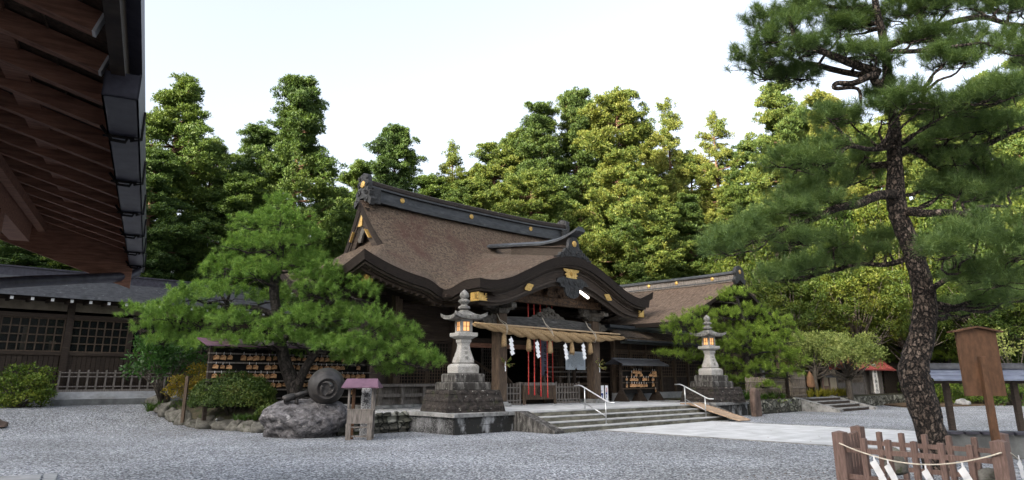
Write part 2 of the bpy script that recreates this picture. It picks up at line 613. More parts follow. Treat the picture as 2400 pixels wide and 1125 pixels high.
S_STEP = MAT('mossy step stone', (0.075, 0.072, 0.055), (0.20, 0.19, 0.15), 2.0, (1, 1, 2.5), 0.9, 0.3, spots=[(1.3, (1, 1, 2), 0.5, 0.66, (0.045, 0.044, 0.030)), (9, (1, 1, 1), 0.62, 0.72, (0.06, 0.065, 0.03))])
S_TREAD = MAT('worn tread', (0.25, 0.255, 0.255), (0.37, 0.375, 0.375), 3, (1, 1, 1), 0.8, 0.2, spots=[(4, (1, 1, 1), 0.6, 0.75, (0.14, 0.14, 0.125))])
S_WALL = CELLS('dry stone wall', [(0.0, (0.035, 0.034, 0.030)), (0.5, (0.085, 0.082, 0.075)), (1.0, (0.17, 0.168, 0.16))], 3.2, 0.9, 0.9, 0.05, (1, 1, 1.1), (0.008, 0.009, 0.006), 0.10, big=(3, (0.8, 0.85, 0.7), (1.4, 1.4, 1.3)))
ROCK = MAT('grey boulder', (0.0344, 0.0328, 0.0344), (0.2050, 0.1968, 0.2050), 5.5, (1, 1.6, 1.3), 0.85, 1.0, 0.06, lo=0.36, hi=0.68, bscale=18, spots=[(3.5, (1.2, 1, 2.2), 0.60, 0.68, (0.3116, 0.2993, 0.2993)), (7, (1, 1, 1), 0.66, 0.74, (0.0902, 0.0656, 0.0451))])
ROCK2 = MAT('mossy garden stone', (0.035, 0.034, 0.027), (0.15, 0.145, 0.13), 4, (1, 1, 1.5), 0.9, 0.7, 0.04, spots=[(6, (1, 1, 1), 0.56, 0.68, (0.035, 0.045, 0.018)), (9, (1, 1, 1), 0.68, 0.74, (0.30, 0.29, 0.27))])
ROCKB = MAT('brown standing stone', (0.045, 0.030, 0.024), (0.12, 0.085, 0.068), 3.5, (1, 1, 0.5), 0.85, 0.6, 0.04)
ROCKO = MAT('ochre standing stone', (0.11, 0.055, 0.028), (0.21, 0.115, 0.06), 5, (1, 1, 0.6), 0.85, 0.5, 0.03)
SOIL = MAT('garden soil', (0.022, 0.019, 0.012), (0.060, 0.052, 0.032), 5, rough=0.95, bump=0.8, bdist=0.05, spots=[(3, (1, 1, 1), 0.5, 0.66, (0.03, 0.045, 0.014))])
BRONZE = MAT('dark bronze', (0.022, 0.021, 0.021), (0.062, 0.058, 0.056), 4, (1, 1, 1), 0.5, 0.3, 0.01, metal=0.35, spots=[(3.2, (1, 1, 0.6), 0.66, 0.74, (0.06, 0.13, 0.12)), (2, (1, 1, 1), 0.55, 0.75, (0.085, 0.072, 0.064))])
STRAW = MAT('straw', (0.2028, 0.1326, 0.0663), (0.3588, 0.2574, 0.1404), 40, (0.4, 1, 1), 0.9, 0.6, 0.01, spots=[(3, (1, 1, 1), 0.6, 0.72, (0.1560, 0.0936, 0.0468))])
BAMBOO = MAT('dry bamboo', (0.36, 0.25, 0.15), (0.50, 0.38, 0.24), 6, (1, 4, 4), 0.5, 0.1)
BAMB_O = MAT('old bamboo', (0.13, 0.105, 0.08), (0.27, 0.225, 0.18), 7, (3, 3, 0.6), 0.7, 0.3)
PAPER = MAT('white paper', (0.74, 0.75, 0.78), (0.82, 0.82, 0.83), 3, rough=0.8, bump=0.05)
PAPER2 = MAT('grey paper streamers', (0.4420, 0.4505, 0.4675), (0.5610, 0.5610, 0.5695), 3, rough=0.8, bump=0.05)
INK = MAT('ink', (0.012, 0.012, 0.014), rough=0.6, bump=0)
INKB = MAT('blue print', (0.02, 0.05, 0.22), rough=0.6, bump=0)
INKR = MAT('red print', (0.42, 0.03, 0.03), rough=0.6, bump=0)
ENGR = MAT('engraved lettering', (0.16, 0.155, 0.145), rough=0.9, bump=0)
REDROPE = MAT('red bell rope', (0.42, 0.035, 0.028), (0.58, 0.07, 0.05), 40, (1, 1, 1), 0.85, 0.5, 0.01, wave=('DIAGONAL', 9, 1), spots=[(60, (1, 1, 0.5), 0.58, 0.64, (0.72, 0.5, 0.45))])
CORD = MAT('pale cord', (0.4000, 0.3600, 0.2880), (0.4960, 0.4560, 0.3840), 30, rough=0.9, bump=0.3)
STEEL = MAT('stainless tube', (0.50, 0.51, 0.52), (0.60, 0.61, 0.62), 10, rough=0.28, bump=0, metal=0.9, spec=0.5)
PURPLE = MAT('plum painted tin', (0.0938, 0.0504, 0.0764), (0.1387, 0.0756, 0.1131), 4, rough=0.55, bump=0.1)
REDTIN = MAT('red tin roof', (0.1860, 0.0360, 0.0306), (0.2728, 0.0638, 0.0553), 4, rough=0.6, bump=0.1, spots=[(3, (1, 1, 1), 0.6, 0.75, (0.2480, 0.1275, 0.1275))])
BOARDW = MAT('white notice board', (0.40, 0.46, 0.52), (0.48, 0.54, 0.60), 2, rough=0.5, bump=0)
SIGNW = MAT('cream painted sign', (0.62, 0.60, 0.55), (0.74, 0.72, 0.66), 3, rough=0.6, bump=0.05)
INDIGO = MAT('slate blue hanging board', (0.085, 0.095, 0.14), (0.13, 0.14, 0.19), 3, rough=0.7, bump=0.1)
EMA_M = MAT('pale votive wood', (0.1725, 0.0747, 0.0287), (0.4830, 0.2875, 0.1437), 11, (1, 1, 1), 0.7, 0.1, lo=0.42, hi=0.56)
BRASS = MAT('brass plate', (0.30, 0.17, 0.035), (0.42, 0.25, 0.06), 4, rough=0.5, bump=0.1, metal=0.3)
WHITEP = MAT('white end paint', (0.52, 0.53, 0.53), (0.66, 0.66, 0.66), 8, rough=0.7, bump=0)
PLASTER = MAT('cream plaster', (0.40, 0.33, 0.24), (0.52, 0.44, 0.33), 2.5, rough=0.9, bump=0.1)
RAMPW = MAT('plywood ramp', (0.24, 0.17, 0.115), (0.36, 0.27, 0.19), 4, (0.6, 3, 1), 0.8, 0.2)
BLUEROOF = MAT('blue grey metal roof', (0.10, 0.115, 0.16), (0.16, 0.18, 0.235), 4, rough=0.35, bump=0.08, spec=0.5)
BARK_P = CELLS('black pine bark', [(0.0, (0.0240, 0.0179, 0.0148)), (0.5, (0.0440, 0.0343, 0.0281)), (1.0, (0.0720, 0.0577, 0.0488))], 13, 0.9, 1.0, 0.06, (1, 1, 0.5), (0.0048, 0.0039, 0.0033), 0.18, big=(22, (0.3600, 0.3510, 0.3330), (2.5, 2.45, 2.4)), warp=0.13)
BARK_L = CELLS('small pine bark', [(0.0, (0.011, 0.009, 0.008)), (1.0, (0.05, 0.043, 0.038))], 16, 0.9, 0.9, 0.03, (1, 1, 0.45), (0.006, 0.005, 0.005), 0.12)
BARK_C = MAT('cedar bark', (0.055, 0.030, 0.020), (0.17, 0.10, 0.07), 8, (5, 5, 0.4), 0.9, 0.6, 0.04)
BARK_D = MAT('grey bark', (0.035, 0.030, 0.024), (0.10, 0.085, 0.07), 9, (3, 3, 0.6), 0.9, 0.5, 0.03)
LAMP_W = GLOW('lit paper window', (1.0, 0.52, 0.20), 0.24)
LAMP_N = GLOW('fluorescent tube', (1.0, 0.90, 0.78), 2.2)
LAMP_S = GLOW('small warm lamp', (1.0, 0.42, 0.08), 0.6)
PANE = GLASS('dark window glass')
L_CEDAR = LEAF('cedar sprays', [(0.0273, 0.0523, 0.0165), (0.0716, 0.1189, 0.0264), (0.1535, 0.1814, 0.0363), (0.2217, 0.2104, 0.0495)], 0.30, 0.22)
L_CEDAR_SHADED = LEAF('shade toned cedar sprays', [(0.0223, 0.0457, 0.0158), (0.0485, 0.0913, 0.0211), (0.0894, 0.1400, 0.0264), (0.1398, 0.1750, 0.0343)], 0.25, 0.22)  # shaded copy of the cedar greens: shade put into the colour
L_WOOD = LEAF('broad leaves of the wood', [(0.0169, 0.0374, 0.0084), (0.0422, 0.0749, 0.0120), (0.0845, 0.1102, 0.0156), (0.1478, 0.1487, 0.0216)], 0.36, 0.45)
L_PINE = LEAF('garden pine needles', [(0.0579, 0.1202, 0.0298), (0.1352, 0.2547, 0.0543), (0.2318, 0.3679, 0.0949), (0.3605, 0.4809, 0.1493)], 0.42, 2.2)
L_PINE2 = LEAF('bright pine needles', [(0.0790, 0.1335, 0.0276), (0.1844, 0.2805, 0.0478), (0.2896, 0.4007, 0.0754), (0.4082, 0.4942, 0.1131)], 0.42, 2.0)
L_BPINE = LEAF('black pine needles', [(0.0507, 0.0937, 0.0418), (0.1026, 0.1685, 0.0638), (0.1690, 0.2496, 0.0880), (0.2777, 0.3495, 0.1320)], 0.42, 2.6)
L_AZAL = LEAF('azalea leaves', [(0.0189, 0.0405, 0.0084), (0.0441, 0.0785, 0.0140), (0.0840, 0.1071, 0.0196), (0.1260, 0.0952, 0.0280)], 0.2, 1.2)
L_YELL = LEAF('yellowing leaves', [(0.055, 0.07, 0.010), (0.15, 0.125, 0.014), (0.26, 0.17, 0.016), (0.27, 0.11, 0.016)], 0.35, 1.0)
L_SHRUB = LEAF('shrub leaves', [(0.0206, 0.0526, 0.0104), (0.0515, 0.1017, 0.0156), (0.1076, 0.1555, 0.0208), (0.1685, 0.1914, 0.0312)], 0.3, 0.9)
L_BROAD = LEAF('glossy broad leaves', [(0.0182, 0.0520, 0.0130), (0.0442, 0.1144, 0.0234), (0.0780, 0.1690, 0.0338)], 0.3, 0.9, 0.35)
L_PLUM = LEAF('pale plum leaves', [(0.07, 0.11, 0.03), (0.17, 0.22, 0.06), (0.27, 0.31, 0.10), (0.36, 0.35, 0.14)], 0.4, 0.9)
L_BLADE = LEAF('yellow green blades', [(0.06, 0.08, 0.012), (0.17, 0.17, 0.02), (0.29, 0.24, 0.04)], 0.35, 1.0)
L_FERN = LEAF('fern fronds', [(0.018, 0.045, 0.008), (0.05, 0.10, 0.015), (0.09, 0.14, 0.02)], 0.3, 1.0)

# ------------------------------------------------------------------ the setting: ground, terrace, steps, path
GRAVEL = CELLS('crushed gravel', [(0, (0.048, 0.051, 0.059)), (0.3, (0.143, 0.153, 0.173)), (0.7, (0.312, 0.332, 0.366)), (1, (0.645, 0.671, 0.726))], 31, 0.85, 1.0, 0.05, (1, 1, 1), big=(0.35, (0.8000, 0.8000, 0.7760), (1.12, 1.12, 1.12)))
GRAVEL_W = CELLS('pale gravel', [(0.0, (0.12, 0.125, 0.13)), (0.4, (0.28, 0.285, 0.29)), (1.0, (0.58, 0.58, 0.585))], 24, 0.85, 1.0, 0.03)


def ground_h(u, v):
    return 0.6 * smooth01((v - 25.0) / 7.5) * (1 - smooth01((u - 14.5) / 2.0))


us = np.concatenate([np.linspace(-420, -50, 14), np.linspace(-45, 75, 121), np.linspace(85, 420, 13)])
vs_ = np.concatenate([np.linspace(-420, -45, 14), np.linspace(-40, 70, 111), np.linspace(80, 420, 13)])
UU, VV = np.meshgrid(us, vs_, indexing='ij')
g = MB()
g.grid(UU, VV, ground_h(UU, VV))
g.struct('gravel_ground', GRAVEL, SROT)

# raised terrace in front of and under the hall
t = MB()
t.box(13.95, 31.4, 16.85, 19.1, 0.0, 0.598)
t.box(13.0, 31.4, 19.1, 40.0, 0.0, 0.598)
t.box(16.5, 28.4, 16.7, 16.85, 0.0, 0.597)
t.struct('terrace', GRAVEL_W, SROT)

PAVE = None
m, n_, l_, b_ = _nt('pale paving slabs')
b_.inputs['Roughness'].default_value = 0.75
tc_ = n_.new('ShaderNodeTexCoord')
br_ = n_.new('ShaderNodeTexBrick')
br_.offset = 0.5
br_.inputs['Color1'].default_value = (0.42, 0.43, 0.44, 1)
br_.inputs['Color2'].default_value = (0.49, 0.50, 0.51, 1)
br_.inputs['Mortar'].default_value = (0.28, 0.285, 0.29, 1)
br_.inputs['Scale'].default_value = 1.0
br_.inputs['Mortar Size'].default_value = 0.006
br_.inputs['Brick Width'].default_value = 0.9
br_.inputs['Row Height'].default_value = 0.45
l_.new(tc_.outputs['Object'], br_.inputs['Vector'])
nz_ = n_.new('ShaderNodeTexNoise')
nz_.inputs['Scale'].default_value = 1.6
nz_.inputs['Detail'].default_value = 8
l_.new(tc_.outputs['Object'], nz_.inputs['Vector'])
rp_ = n_.new('ShaderNodeValToRGB')
rp_.color_ramp.elements[0].position = 0.35
rp_.color_ramp.elements[0].color = (0.80, 0.80, 0.80, 1)
rp_.color_ramp.elements[1].position = 0.65
rp_.color_ramp.elements[1].color = (1.1, 1.1, 1.1, 1)
l_.new(nz_.outputs['Fac'], rp_.inputs['Fac'])
mx_ = n_.new('ShaderNodeMix')
mx_.data_type = 'RGBA'
mx_.blend_type = 'MULTIPLY'
mx_.inputs[0].default_value = 1
l_.new(br_.outputs['Color'], mx_.inputs[6])
l_.new(rp_.outputs['Color'], mx_.inputs[7])
l_.new(mx_.outputs[2], b_.inputs['Base Color'])
PAVE = m

p = MB()
p.box(16.2, 28.2, 16.85, 22.6, 0.599, 0.606)
p.struct('terrace_paving', PAVE, SROT)
p = MB()
p.box(18.7, 25.8, -40, 15.02, -0.05, 0.012)
p.struct('stone_path', PAVE, SROT)
p = MB()
p.box(18.58, 18.7, -40, 15.02, -0.05, 0.022)
p.box(25.8, 25.92, -40, 15.02, -0.05, 0.022)
p.struct('path_kerb', S_CAP, SROT)

# broad stone steps
st = thing('stone_steps', 'broad flight of mossy stone steps rising from gravel to the paved terrace', 'steps', (22.45, 15.6, 0), SROT)
rz = MB()
tr = MB()
for i in range(4):
    v1 = 15.08 + 0.41 * i
    rz.box(16.92, 27.98, v1 + 0.015, 16.9, 0.15 * i - (0.02 if i == 0 else 0), 0.15 * i + 0.115)
    tr.box(16.92, 27.98, v1, v1 + 0.45 if i < 3 else 16.86, 0.15 * i + 0.115, 0.15 * (i + 1) + (0.004 if i == 3 else 0))
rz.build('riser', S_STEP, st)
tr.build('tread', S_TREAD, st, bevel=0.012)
for u0, u1 in ((16.45, 16.915), (27.985, 28.45)):
    c = MB()
    c.prism([(14.98, -0.02), (16.9, -0.02), (16.9, 0.62), (16.55, 0.62), (14.98, 0.08)], (u0, 0, 0), (0, 1, 0), (0, 0, 1), (u1 - u0, 0, 0))
    c.build('side_kerb', S_COURSE, st, bevel=0.015)

# lantern plinths and low walls that retain the terrace
def plinth(u0, u1, v0, v1, label, flip):
    o = thing('stone_plinth', label, 'plinth', ((u0 + u1) / 2, (v0 + v1) / 2, 0), SROT)
    b = MB()
    b.box(u0 + 0.05, u1, v0 + 0.05, v1, -0.03, 0.50)
    b.build('block_wall', S_STAIN, o)
    jn = MB()
    for k in range(1, 5):
        uu = u0 + 0.05 + (u1 - u0) * k / 5 + 0.1 * math.sin(k * 5)
        jn.box(uu, uu + 0.012, v0 + 0.046, v0 + 0.06, 0.0, 0.25)
        jn.box(uu + 0.2, uu + 0.212, v0 + 0.046, v0 + 0.06, 0.26, 0.495)
    jn.box(u0 + 0.05, u1, v0 + 0.047, v0 + 0.06, 0.25, 0.262)
    jn.build('mortar_joint', S_DARK, o)
    c = MB()
    c.box(u0 - 0.04, u1, v0 - 0.04, v0 + 0.42, 0.50, 0.618)
    c.box(u0 - 0.04, u0 + 0.42, v0 + 0.42, v1, 0.50, 0.618)
    c.build('coping', S_CAP, o, bevel=0.015)
    return o


plinth(13.9, 16.44, 16.75, 19.1, 'pale blotched stone plinth left of the steps, coped, under the nearer stone lantern', 0)
plinth(28.46, 31.5, 16.3, 19.1, 'dark stained stone plinth right of the steps, under the farther stone lantern', 1)
w = MB()
w.box(11.3, 13.88, 19.02, 19.4, -0.05, 0.56)
for k in range(26):
    random.seed(k)
    w.rock((11.35 + 0.1 * k + random.uniform(-.03, .03), 19.02, 0.12 + 0.2 * (k % 3)), (random.uniform(.12, .2), 0.09, random.uniform(.08, .13)), k, 2, 0.2)
w.single('stone_wall', S_WALL, 'short mossy dry stone wall between the shrine notice stand and the left plinth', 'wall', (12.6, 19.2, 0), SROT)

# concrete slab in the near left corner
sl = MB()


def atG(px, py, z=0.0):
    r_ = ray(px, py)
    t_ = (z - CAM_H) / r_[2]
    return (r_[0] * t_, r_[1] * t_)


for pl in (((-60, 1124), (96, 1115.5), (88, 1150), (-120, 1150)), ((103, 1115), (135, 1113), (122, 1150), (95, 1150))):
    sl.prism([atG(*p_) for p_ in pl], (0, 0, -.02), (1, 0, 0), (0, 1, 0), (0, 0, 0.05))
sl.struct('paving_slab', CONC)

# unseen ridge added behind the viewer, shaped to keep the low sun off the court
ss_ = np.linspace(105, 330, 60)
ts_ = np.linspace(-230, 230, 116)
S_, T_ = np.meshgrid(ss_, ts_, indexing='ij')
dx_, dy_ = math.sin(rad(SUN_AZ)), math.cos(rad(SUN_AZ))
XX = 5 + S_ * dx_ - T_ * dy_
YY = 35 + S_ * dy_ + T_ * dx_
nzv = np.array([[mnoise.noise(Vector((x * 0.06, y * 0.06, 3.0))) * 5 + mnoise.noise(Vector((x * 0.2, y * 0.2, 7.0))) * 3.0 for x, y in zip(rx, ry)] for rx, ry in zip(XX, YY)])
hgt_ = smooth01((S_ - 108) / 95.0) * smooth01((88 - np.abs(T_ - 4)) / 40.0) * smooth01((325 - S_) / 90.0) * (116 + nzv - 13 * smooth01((-T_ - 14) / 20.0)) - 0.3
r = MB()
r.grid(XX, YY, hgt_)
r.struct('added_shade_hill', MAT('shade hill green', (0.018, 0.035, 0.010), (0.06, 0.085, 0.022), 0.5, bump=1.0, bdist=0.5))
# ------------------------------------------------------------------ the worship hall (u, v, z in the shrine frame)
UC, VR = 22.1, 25.2
EA, EB, VE = 9.0, 4.2, 21.0
KU, KV = 5.4, 18.8
_ks = np.array([0, 0.7, 1.35, 2.0, 2.6, 3.05, 3.6, 4.1, 4.6, 5.05, 5.4, 6.5])
_kz = np.array([6.72, 6.66, 6.50, 6.24, 5.98, 5.76, 5.52, 5.36, 5.27, 5.24, 5.27, 5.45])


def kara_f(s):
    s = np.abs(s)
    acc = np.interp(s, _ks, _kz)
    for d in (0.12, 0.25, 0.38):
        acc = acc + np.interp(np.abs(s - d), _ks, _kz) + np.interp(s + d, _ks, _kz)
    return acc / 7.0


def prof(d):
    t = np.clip(d, 0, EB) / EB
    return 5.3 + 3.9 * (0.53 * t + 0.47 * t * t)


def z_main(a, v):
    b = v - VR
    b = np.where(b > 0, b * EB / 2.4, b)          # the back slope is shorter and steeper
    df = EB - np.abs(b)
    ds = EA - np.abs(a)
    d = np.where(np.abs(a) > 6.75, np.minimum(df, ds), df)
    up = 0.88 * np.clip((np.abs(a) - 4.3) / 4.7, 0, 1) ** 2.4 * np.clip(1 - df / 3.2, 0, 1) ** 1.2
    up2 = 0.88 * np.clip((np.abs(b) - 1.2) / 3.0, 0, 1) ** 3.0 * np.clip(1 - ds / 2.4, 0, 1) ** 1.2
    dip = 0.26 * np.exp(-((np.abs(a) - 5.35) / 0.45) ** 2) * np.clip(1 - df / 1.2, 0, 1) * (v < VR)
    return prof(d) + np.maximum(up, up2 * (np.abs(a) > 6.0)) - dip


def z_kara(a, v):
    s = np.clip(1 - (np.abs(a) / 5.4) ** 2, 0, 1)
    dip = 0.27 * np.exp(-((v - 20.75) / 0.75) ** 2) * np.clip((np.abs(a) - 3.9) / 1.4, 0, 1)
    return kara_f(a) + 0.15 * s * (v - KV) - dip


def z_roof(a, v):
    zm = z_main(a, v)
    zk = z_kara(a, v)
    k = 0.22
    h = np.clip(0.5 + 0.5 * (zk - zm) / k, 0, 1)
    sm = zm * (1 - h) + zk * h + k * h * (1 - h)
    far = np.clip((np.abs(a) - 5.0) / 0.4, 0, 1)
    sm = sm * (1 - far) + np.maximum(zm, 0) * far
    return np.where(v < VE - 1e-6, zk, np.where((v < 26.0) & (np.abs(a) < 5.4), sm, zm))


hall = thing('worship_hall', 'large dark timber shrine hall with a curved bark thatched roof behind the two lanterns', 'shrine hall', (UC, 24.0, 0.6), SROT)

ua = np.concatenate([np.linspace(-6.75, -5.4, 12), np.linspace(-5.4, 5.4, 97)[1:], np.linspace(5.4, 6.75, 12)[1:]])
va = np.concatenate([np.linspace(KV, VE, 18), np.linspace(VE, 27.6, 61)[1:]])
AA, VVv = np.meshgrid(ua, va, indexing='ij')
ac = (ua[:-1] + ua[1:]) / 2
vc = (va[:-1] + va[1:]) / 2
mask = (vc[None, :] > VE) | (np.abs(ac)[:, None] < KU)
ZZ = z_roof(AA, VVv)
_w = MB()
jit = np.array([[0.02 * mnoise.noise(Vector((a * 1.3, v * 1.3, 0))) + 0.012 * mnoise.noise(Vector((a * 5, v * 5, 4))) for v in va] for a in ua])
_w.grid(AA + UC, VVv, ZZ + jit, mask)
for sg in (-1, 1):
    h1 = np.linspace(6.7501, 9.0, 24)
    vb = np.linspace(21.0, 27.6, 85)
    A2, V2 = np.meshgrid(sg * h1, vb, indexing='ij')
    _w.grid(A2 + UC, V2, z_main(A2, V2), flip=(sg < 0))
    h2 = np.linspace(6.25, 6.75, 4)
    vb2 = np.linspace(21.0 + 2.80, 27.6 - 1.62, 30)
    A3, V3 = np.meshgrid(sg * h2, vb2, indexing='ij')
    _w.grid(A3 + UC, V3, prof(EA - np.abs(A3)), flip=(sg < 0))
roof = _w.build('roof', THATCH, hall)

# eave edges: strips carried round the eave line
EP = []
for a, v in ((-9, 27.6), (-9, 21), (-5.4, 21), (-5.4, 18.8), (5.4, 18.8), (5.4, 21), (9, 21), (9, 27.6)):
    EP.append((a, v))


def dense(path, step=0.16):
    out = []
    for (a0, v0), (a1, v1) in zip(path[:-1], path[1:]):
        n = max(2, int(math.hypot(a1 - a0, v1 - v0) / step))
        for i in range(n):
            out.append((a0 + (a1 - a0) * i / n, v0 + (v1 - v0) * i / n))
    out.append(path[-1])
    return out


def strip(mb, pts, o1, o2, z1, z2, zf, closed_ends=True):
    """pts run with the building on their left; o inward, z below the roof surface."""
    n = len(pts)
    vs, fs = [], []
    for i, (a, v) in enumerate(pts):
        p0, p1 = pts[max(i - 1, 0)], pts[min(i + 1, n - 1)]
        def nrm(q0, q1):
            dx, dy = q1[0] - q0[0], q1[1] - q0[1]
            L = math.hypot(dx, dy) or 1
            return (-dy / L, dx / L)
        na = nrm(p0, (a, v)) if i > 0 else nrm((a, v), p1)
        nb = nrm((a, v), p1) if i < n - 1 else na
        m = (na[0] + nb[0], na[1] + nb[1])
        d = 1 + na[0] * nb[0] + na[1] * nb[1]
        m = (m[0] / max(d, 0.3), m[1] / max(d, 0.3))
        z = zf(a, v)
        for o, zz in ((o1, z1), (o1 + (0.04 if z2 < -0.3 and z1 > -0.1 else 0), z2), (o2, z2), (o1 + .06, z1)):
            vs.append((UC + a + m[0] * o, v + m[1] * o, z + zz))
    for i in range(n - 1):
        for k in range(4):
            k2 = (k + 1) % 4
            fs.append((i * 4 + k, (i + 1) * 4 + k, (i + 1) * 4 + k2, i * 4 + k2))
    fs.append((0, 1, 2, 3))
    m = (n - 1) * 4
    fs.append((m + 3, m + 2, m + 1, m))
    mb.add(vs, fs)


zr1 = lambda a, v: float(z_kara(np.float64(a), np.float64(v))) if v < VE - 1e-6 else (float(z_main(np.float64(a), np.float64(v))) if abs(a) > 5.45 else min(float(z_main(np.float64(a), np.float64(v))), float(z_kara(np.float64(a), np.float64(v))) + 0.05))
EPD = dense(EP)
e = MB(); strip(e, EPD, -0.005, 0.55, -0.012, -0.36, zr1); e.build('thatch_edge', T_EDGE, hall)
e = MB(); strip(e, EPD, 0.14, 0.7, -0.355, -0.44, zr1); e.build('eave_lath', T_BAND, hall)
e = MB(); strip(e, EPD, 0.30, 0.9, -0.435, -0.50, zr1); strip(e, EPD, 0.42, 1.0, -0.50, -0.60, zr1); e.build('eave_board', W_DARKH, hall)

# underside with rafters
so = MB()
vs2 = np.linspace(21.6, 24.2, 10)
as2 = np.linspace(-8.3, 8.3, 84)
A4, V4 = np.meshgrid(as2, vs2, indexing='ij')
sof_f = lambda A, V: z_main(A, np.full_like(V, 21.0)) - 0.52 + (V - 21.6) * 0.14
sof_s = lambda A, V: z_main(np.sign(A) * 9.0, V) - 0.52 + (8.4 - np.abs(A)) * 0.14
so.grid(A4 + UC, V4, np.where(np.abs(A4) > 5.6, np.minimum(sof_f(A4, V4), sof_s(A4, V4)), sof_f(A4, V4)) - .02, flip=True)
for sg in (-1, 1):
    a5 = np.linspace(6.0, 8.35, 8)
    v5 = np.linspace(21.6, 27.2, 30)
    A5, V5 = np.meshgrid(sg * a5, v5, indexing='ij')
    so.grid(A5 + UC, V5, np.where(V5 < 24.4, np.minimum(sof_f(A5, V5), sof_s(A5, V5)), sof_s(A5, V5)), flip=True)
a6 = np.linspace(-5.0, 5.0, 60)
v6 = np.linspace(19.3, 23.4, 8)
A6, V6 = np.meshgrid(a6, v6, indexing='ij')
so.grid(A6 + UC, V6, kara_f(A6) - 0.62 + 0.0 * V6, flip=True)
for k in range(60):
    a = -8.3 + k * 0.2814
    if abs(a) < 5.2: continue
    z = float(z_main(np.float64(a), np.float64(21.0)))
    so.beam((UC + a, 21.35, z - 0.63), (UC + a, 23.7, z - 0.31), 0.09, 0.11)
for k in range(15):
    v = 22.9 + k * 0.28
    for sg in (-1, 1):
        z = float(z_main(np.float64(sg * 9.0), np.float64(v)))
        so.beam((UC + sg * 8.65, v, z - 0.63), (UC + sg * 6.0, v, z - 0.31), 0.09, 0.11)
for k in range(30):
    a = -4.9 + k * 0.338
    z = float(kara_f(np.float64(a)))
    so.beam((UC + a, 19.35, z - 0.70), (UC + a, 22.5, z - 0.70), 0.09, 0.10)
so.build('soffit', W_DARKH, hall)

# curved front gable: barge boards, fittings, ornament
KP = [(a, KV) for a in np.linspace(-5.4, 5.4, 90)]
kz = lambda a, v: float(kara_f(np.float64(a)))


def board(mb, o1, o2, f1, f2, a0=5.25):
    pts = np.linspace(-a0, a0, 96)
    vs, fs = [], []
    for a in pts:
        z = float(kara_f(np.float64(a)))
        for o, f in ((o1, f1), (o1, f2), (o2, f2), (o2, f1)):
            vs.append((UC + a, KV + o, z + f(a)))
    for i in range(len(pts) - 1):
        for k in range(4):
            k2 = (k + 1) % 4
            fs.append((i * 4 + k, (i + 1) * 4 + k, (i + 1) * 4 + k2, i * 4 + k2))
    fs.append((0, 1, 2, 3)); m = (len(pts) - 1) * 4; fs.append((m + 3, m + 2, m + 1, m))
    mb.add(vs, fs)


bd = lambda a: 1 - (abs(a) / 5.25) ** 2
q = MB()
board(q, 0.34, 0.46, lambda a: -0.46, lambda a: -0.74 - 0.30 * bd(a))
q.build('barge_board', W_DARKH, hall)
q = MB()
board(q, 0.28, 0.345, lambda a: -0.585, lambda a: -0.625)
board(q, 0.29, 0.345, lambda a: -0.70 - 0.27 * bd(a), lambda a: -0.76 - 0.30 * bd(a))
board(q, 0.46, 0.54, lambda a: -0.70 - 0.25 * bd(a), lambda a: -0.86 - 0.36 * bd(a), 5.0)
q.build('barge_moulding', T_BAND, hall)


def plate_pts(w, h, notch=0.18):
    return [(-w, h), (-w * .9, h * .6), (-w * .55, h * .35), (-w * .8, 0), (-w * .55, -h * .35), (-w, -h * .8), (-w * .3, -h * .75), (0, -h * 1.15), (w * .3, -h * .75), (w, -h * .8), (w * .55, -h * .35), (w * .8, 0), (w * .55, h * .35), (w * .9, h * .6), (w, h)]


q = MB()
q.prism(plate_pts(0.52, 0.24), (UC + 0.05, KV + 0.275, 5.95), (1, 0, 0), (0, 0, 1), (0, -0.03, 0))
g0 = q.build('gilt_plate', GOLD, hall)
q = MB()
q.lathe((0, 0, 0), [(0.09, 0), (0.09, 0.012), (0.05, 0.02)], 20)
q.v = [(UC + 0.05 + x, KV + 0.245 - z, 5.98 + y) for x, y, z in q.v]
q.build('plate_crest', BRASS, g0)
for sg in (-1, 1):
    a = sg * 2.55
    z = float(kara_f(np.float64(a)))
    sl = -sg * 0.42
    q = MB()
    o = [(0.24 * math.cos(t) * (1 + .12 * math.cos(4 * t)), 0.135 * math.sin(t) * (1 + .12 * math.cos(4 * t))) for t in np.linspace(0, 2 * math.pi, 28)[:-1]]
    c_, s_ = math.cos(math.atan(sl)), math.sin(math.atan(sl))
    q.prism([(x * c_ - y * s_, x * s_ + y * c_) for x, y in o], (UC + a, KV + 0.275, z - 0.80), (1, 0, 0), (0, 0, 1), (0, -0.03, 0))
    q.build('gilt_plate', GOLD, hall)
    a = sg * 4.95
    z = float(kara_f(np.float64(a)))
    q = MB()
    q.prism([(sg * x, y) for x, y in [(0.30, .12), (-.16, .12), (-.08, .07), (-.16, .02), (-.0, -.03), (-.16, -.07), (-.08, -.11), (-.16, -.16), (.30, -.16)]], (UC + a, KV + 0.275, z - 0.62), (1, 0, 0), (0, 0, 1), (0, -0.03, 0))
    q.box(UC + a + sg * 0.27, UC + a + sg * 0.30, KV + .245, KV + .7, z - 0.80, z - .47)
    q.build('gilt_plate', GOLD, hall)
    q = MB()
    a = sg * 8.35
    q.cbox((UC + a, 21.62, 5.25), 0.28, 0.05, 0.26)
    q.cbox((UC + sg * 8.48, 21.75, 5.25), 0.05, 0.28, 0.26)
    q.build('gilt_plate', GOLD, hall)
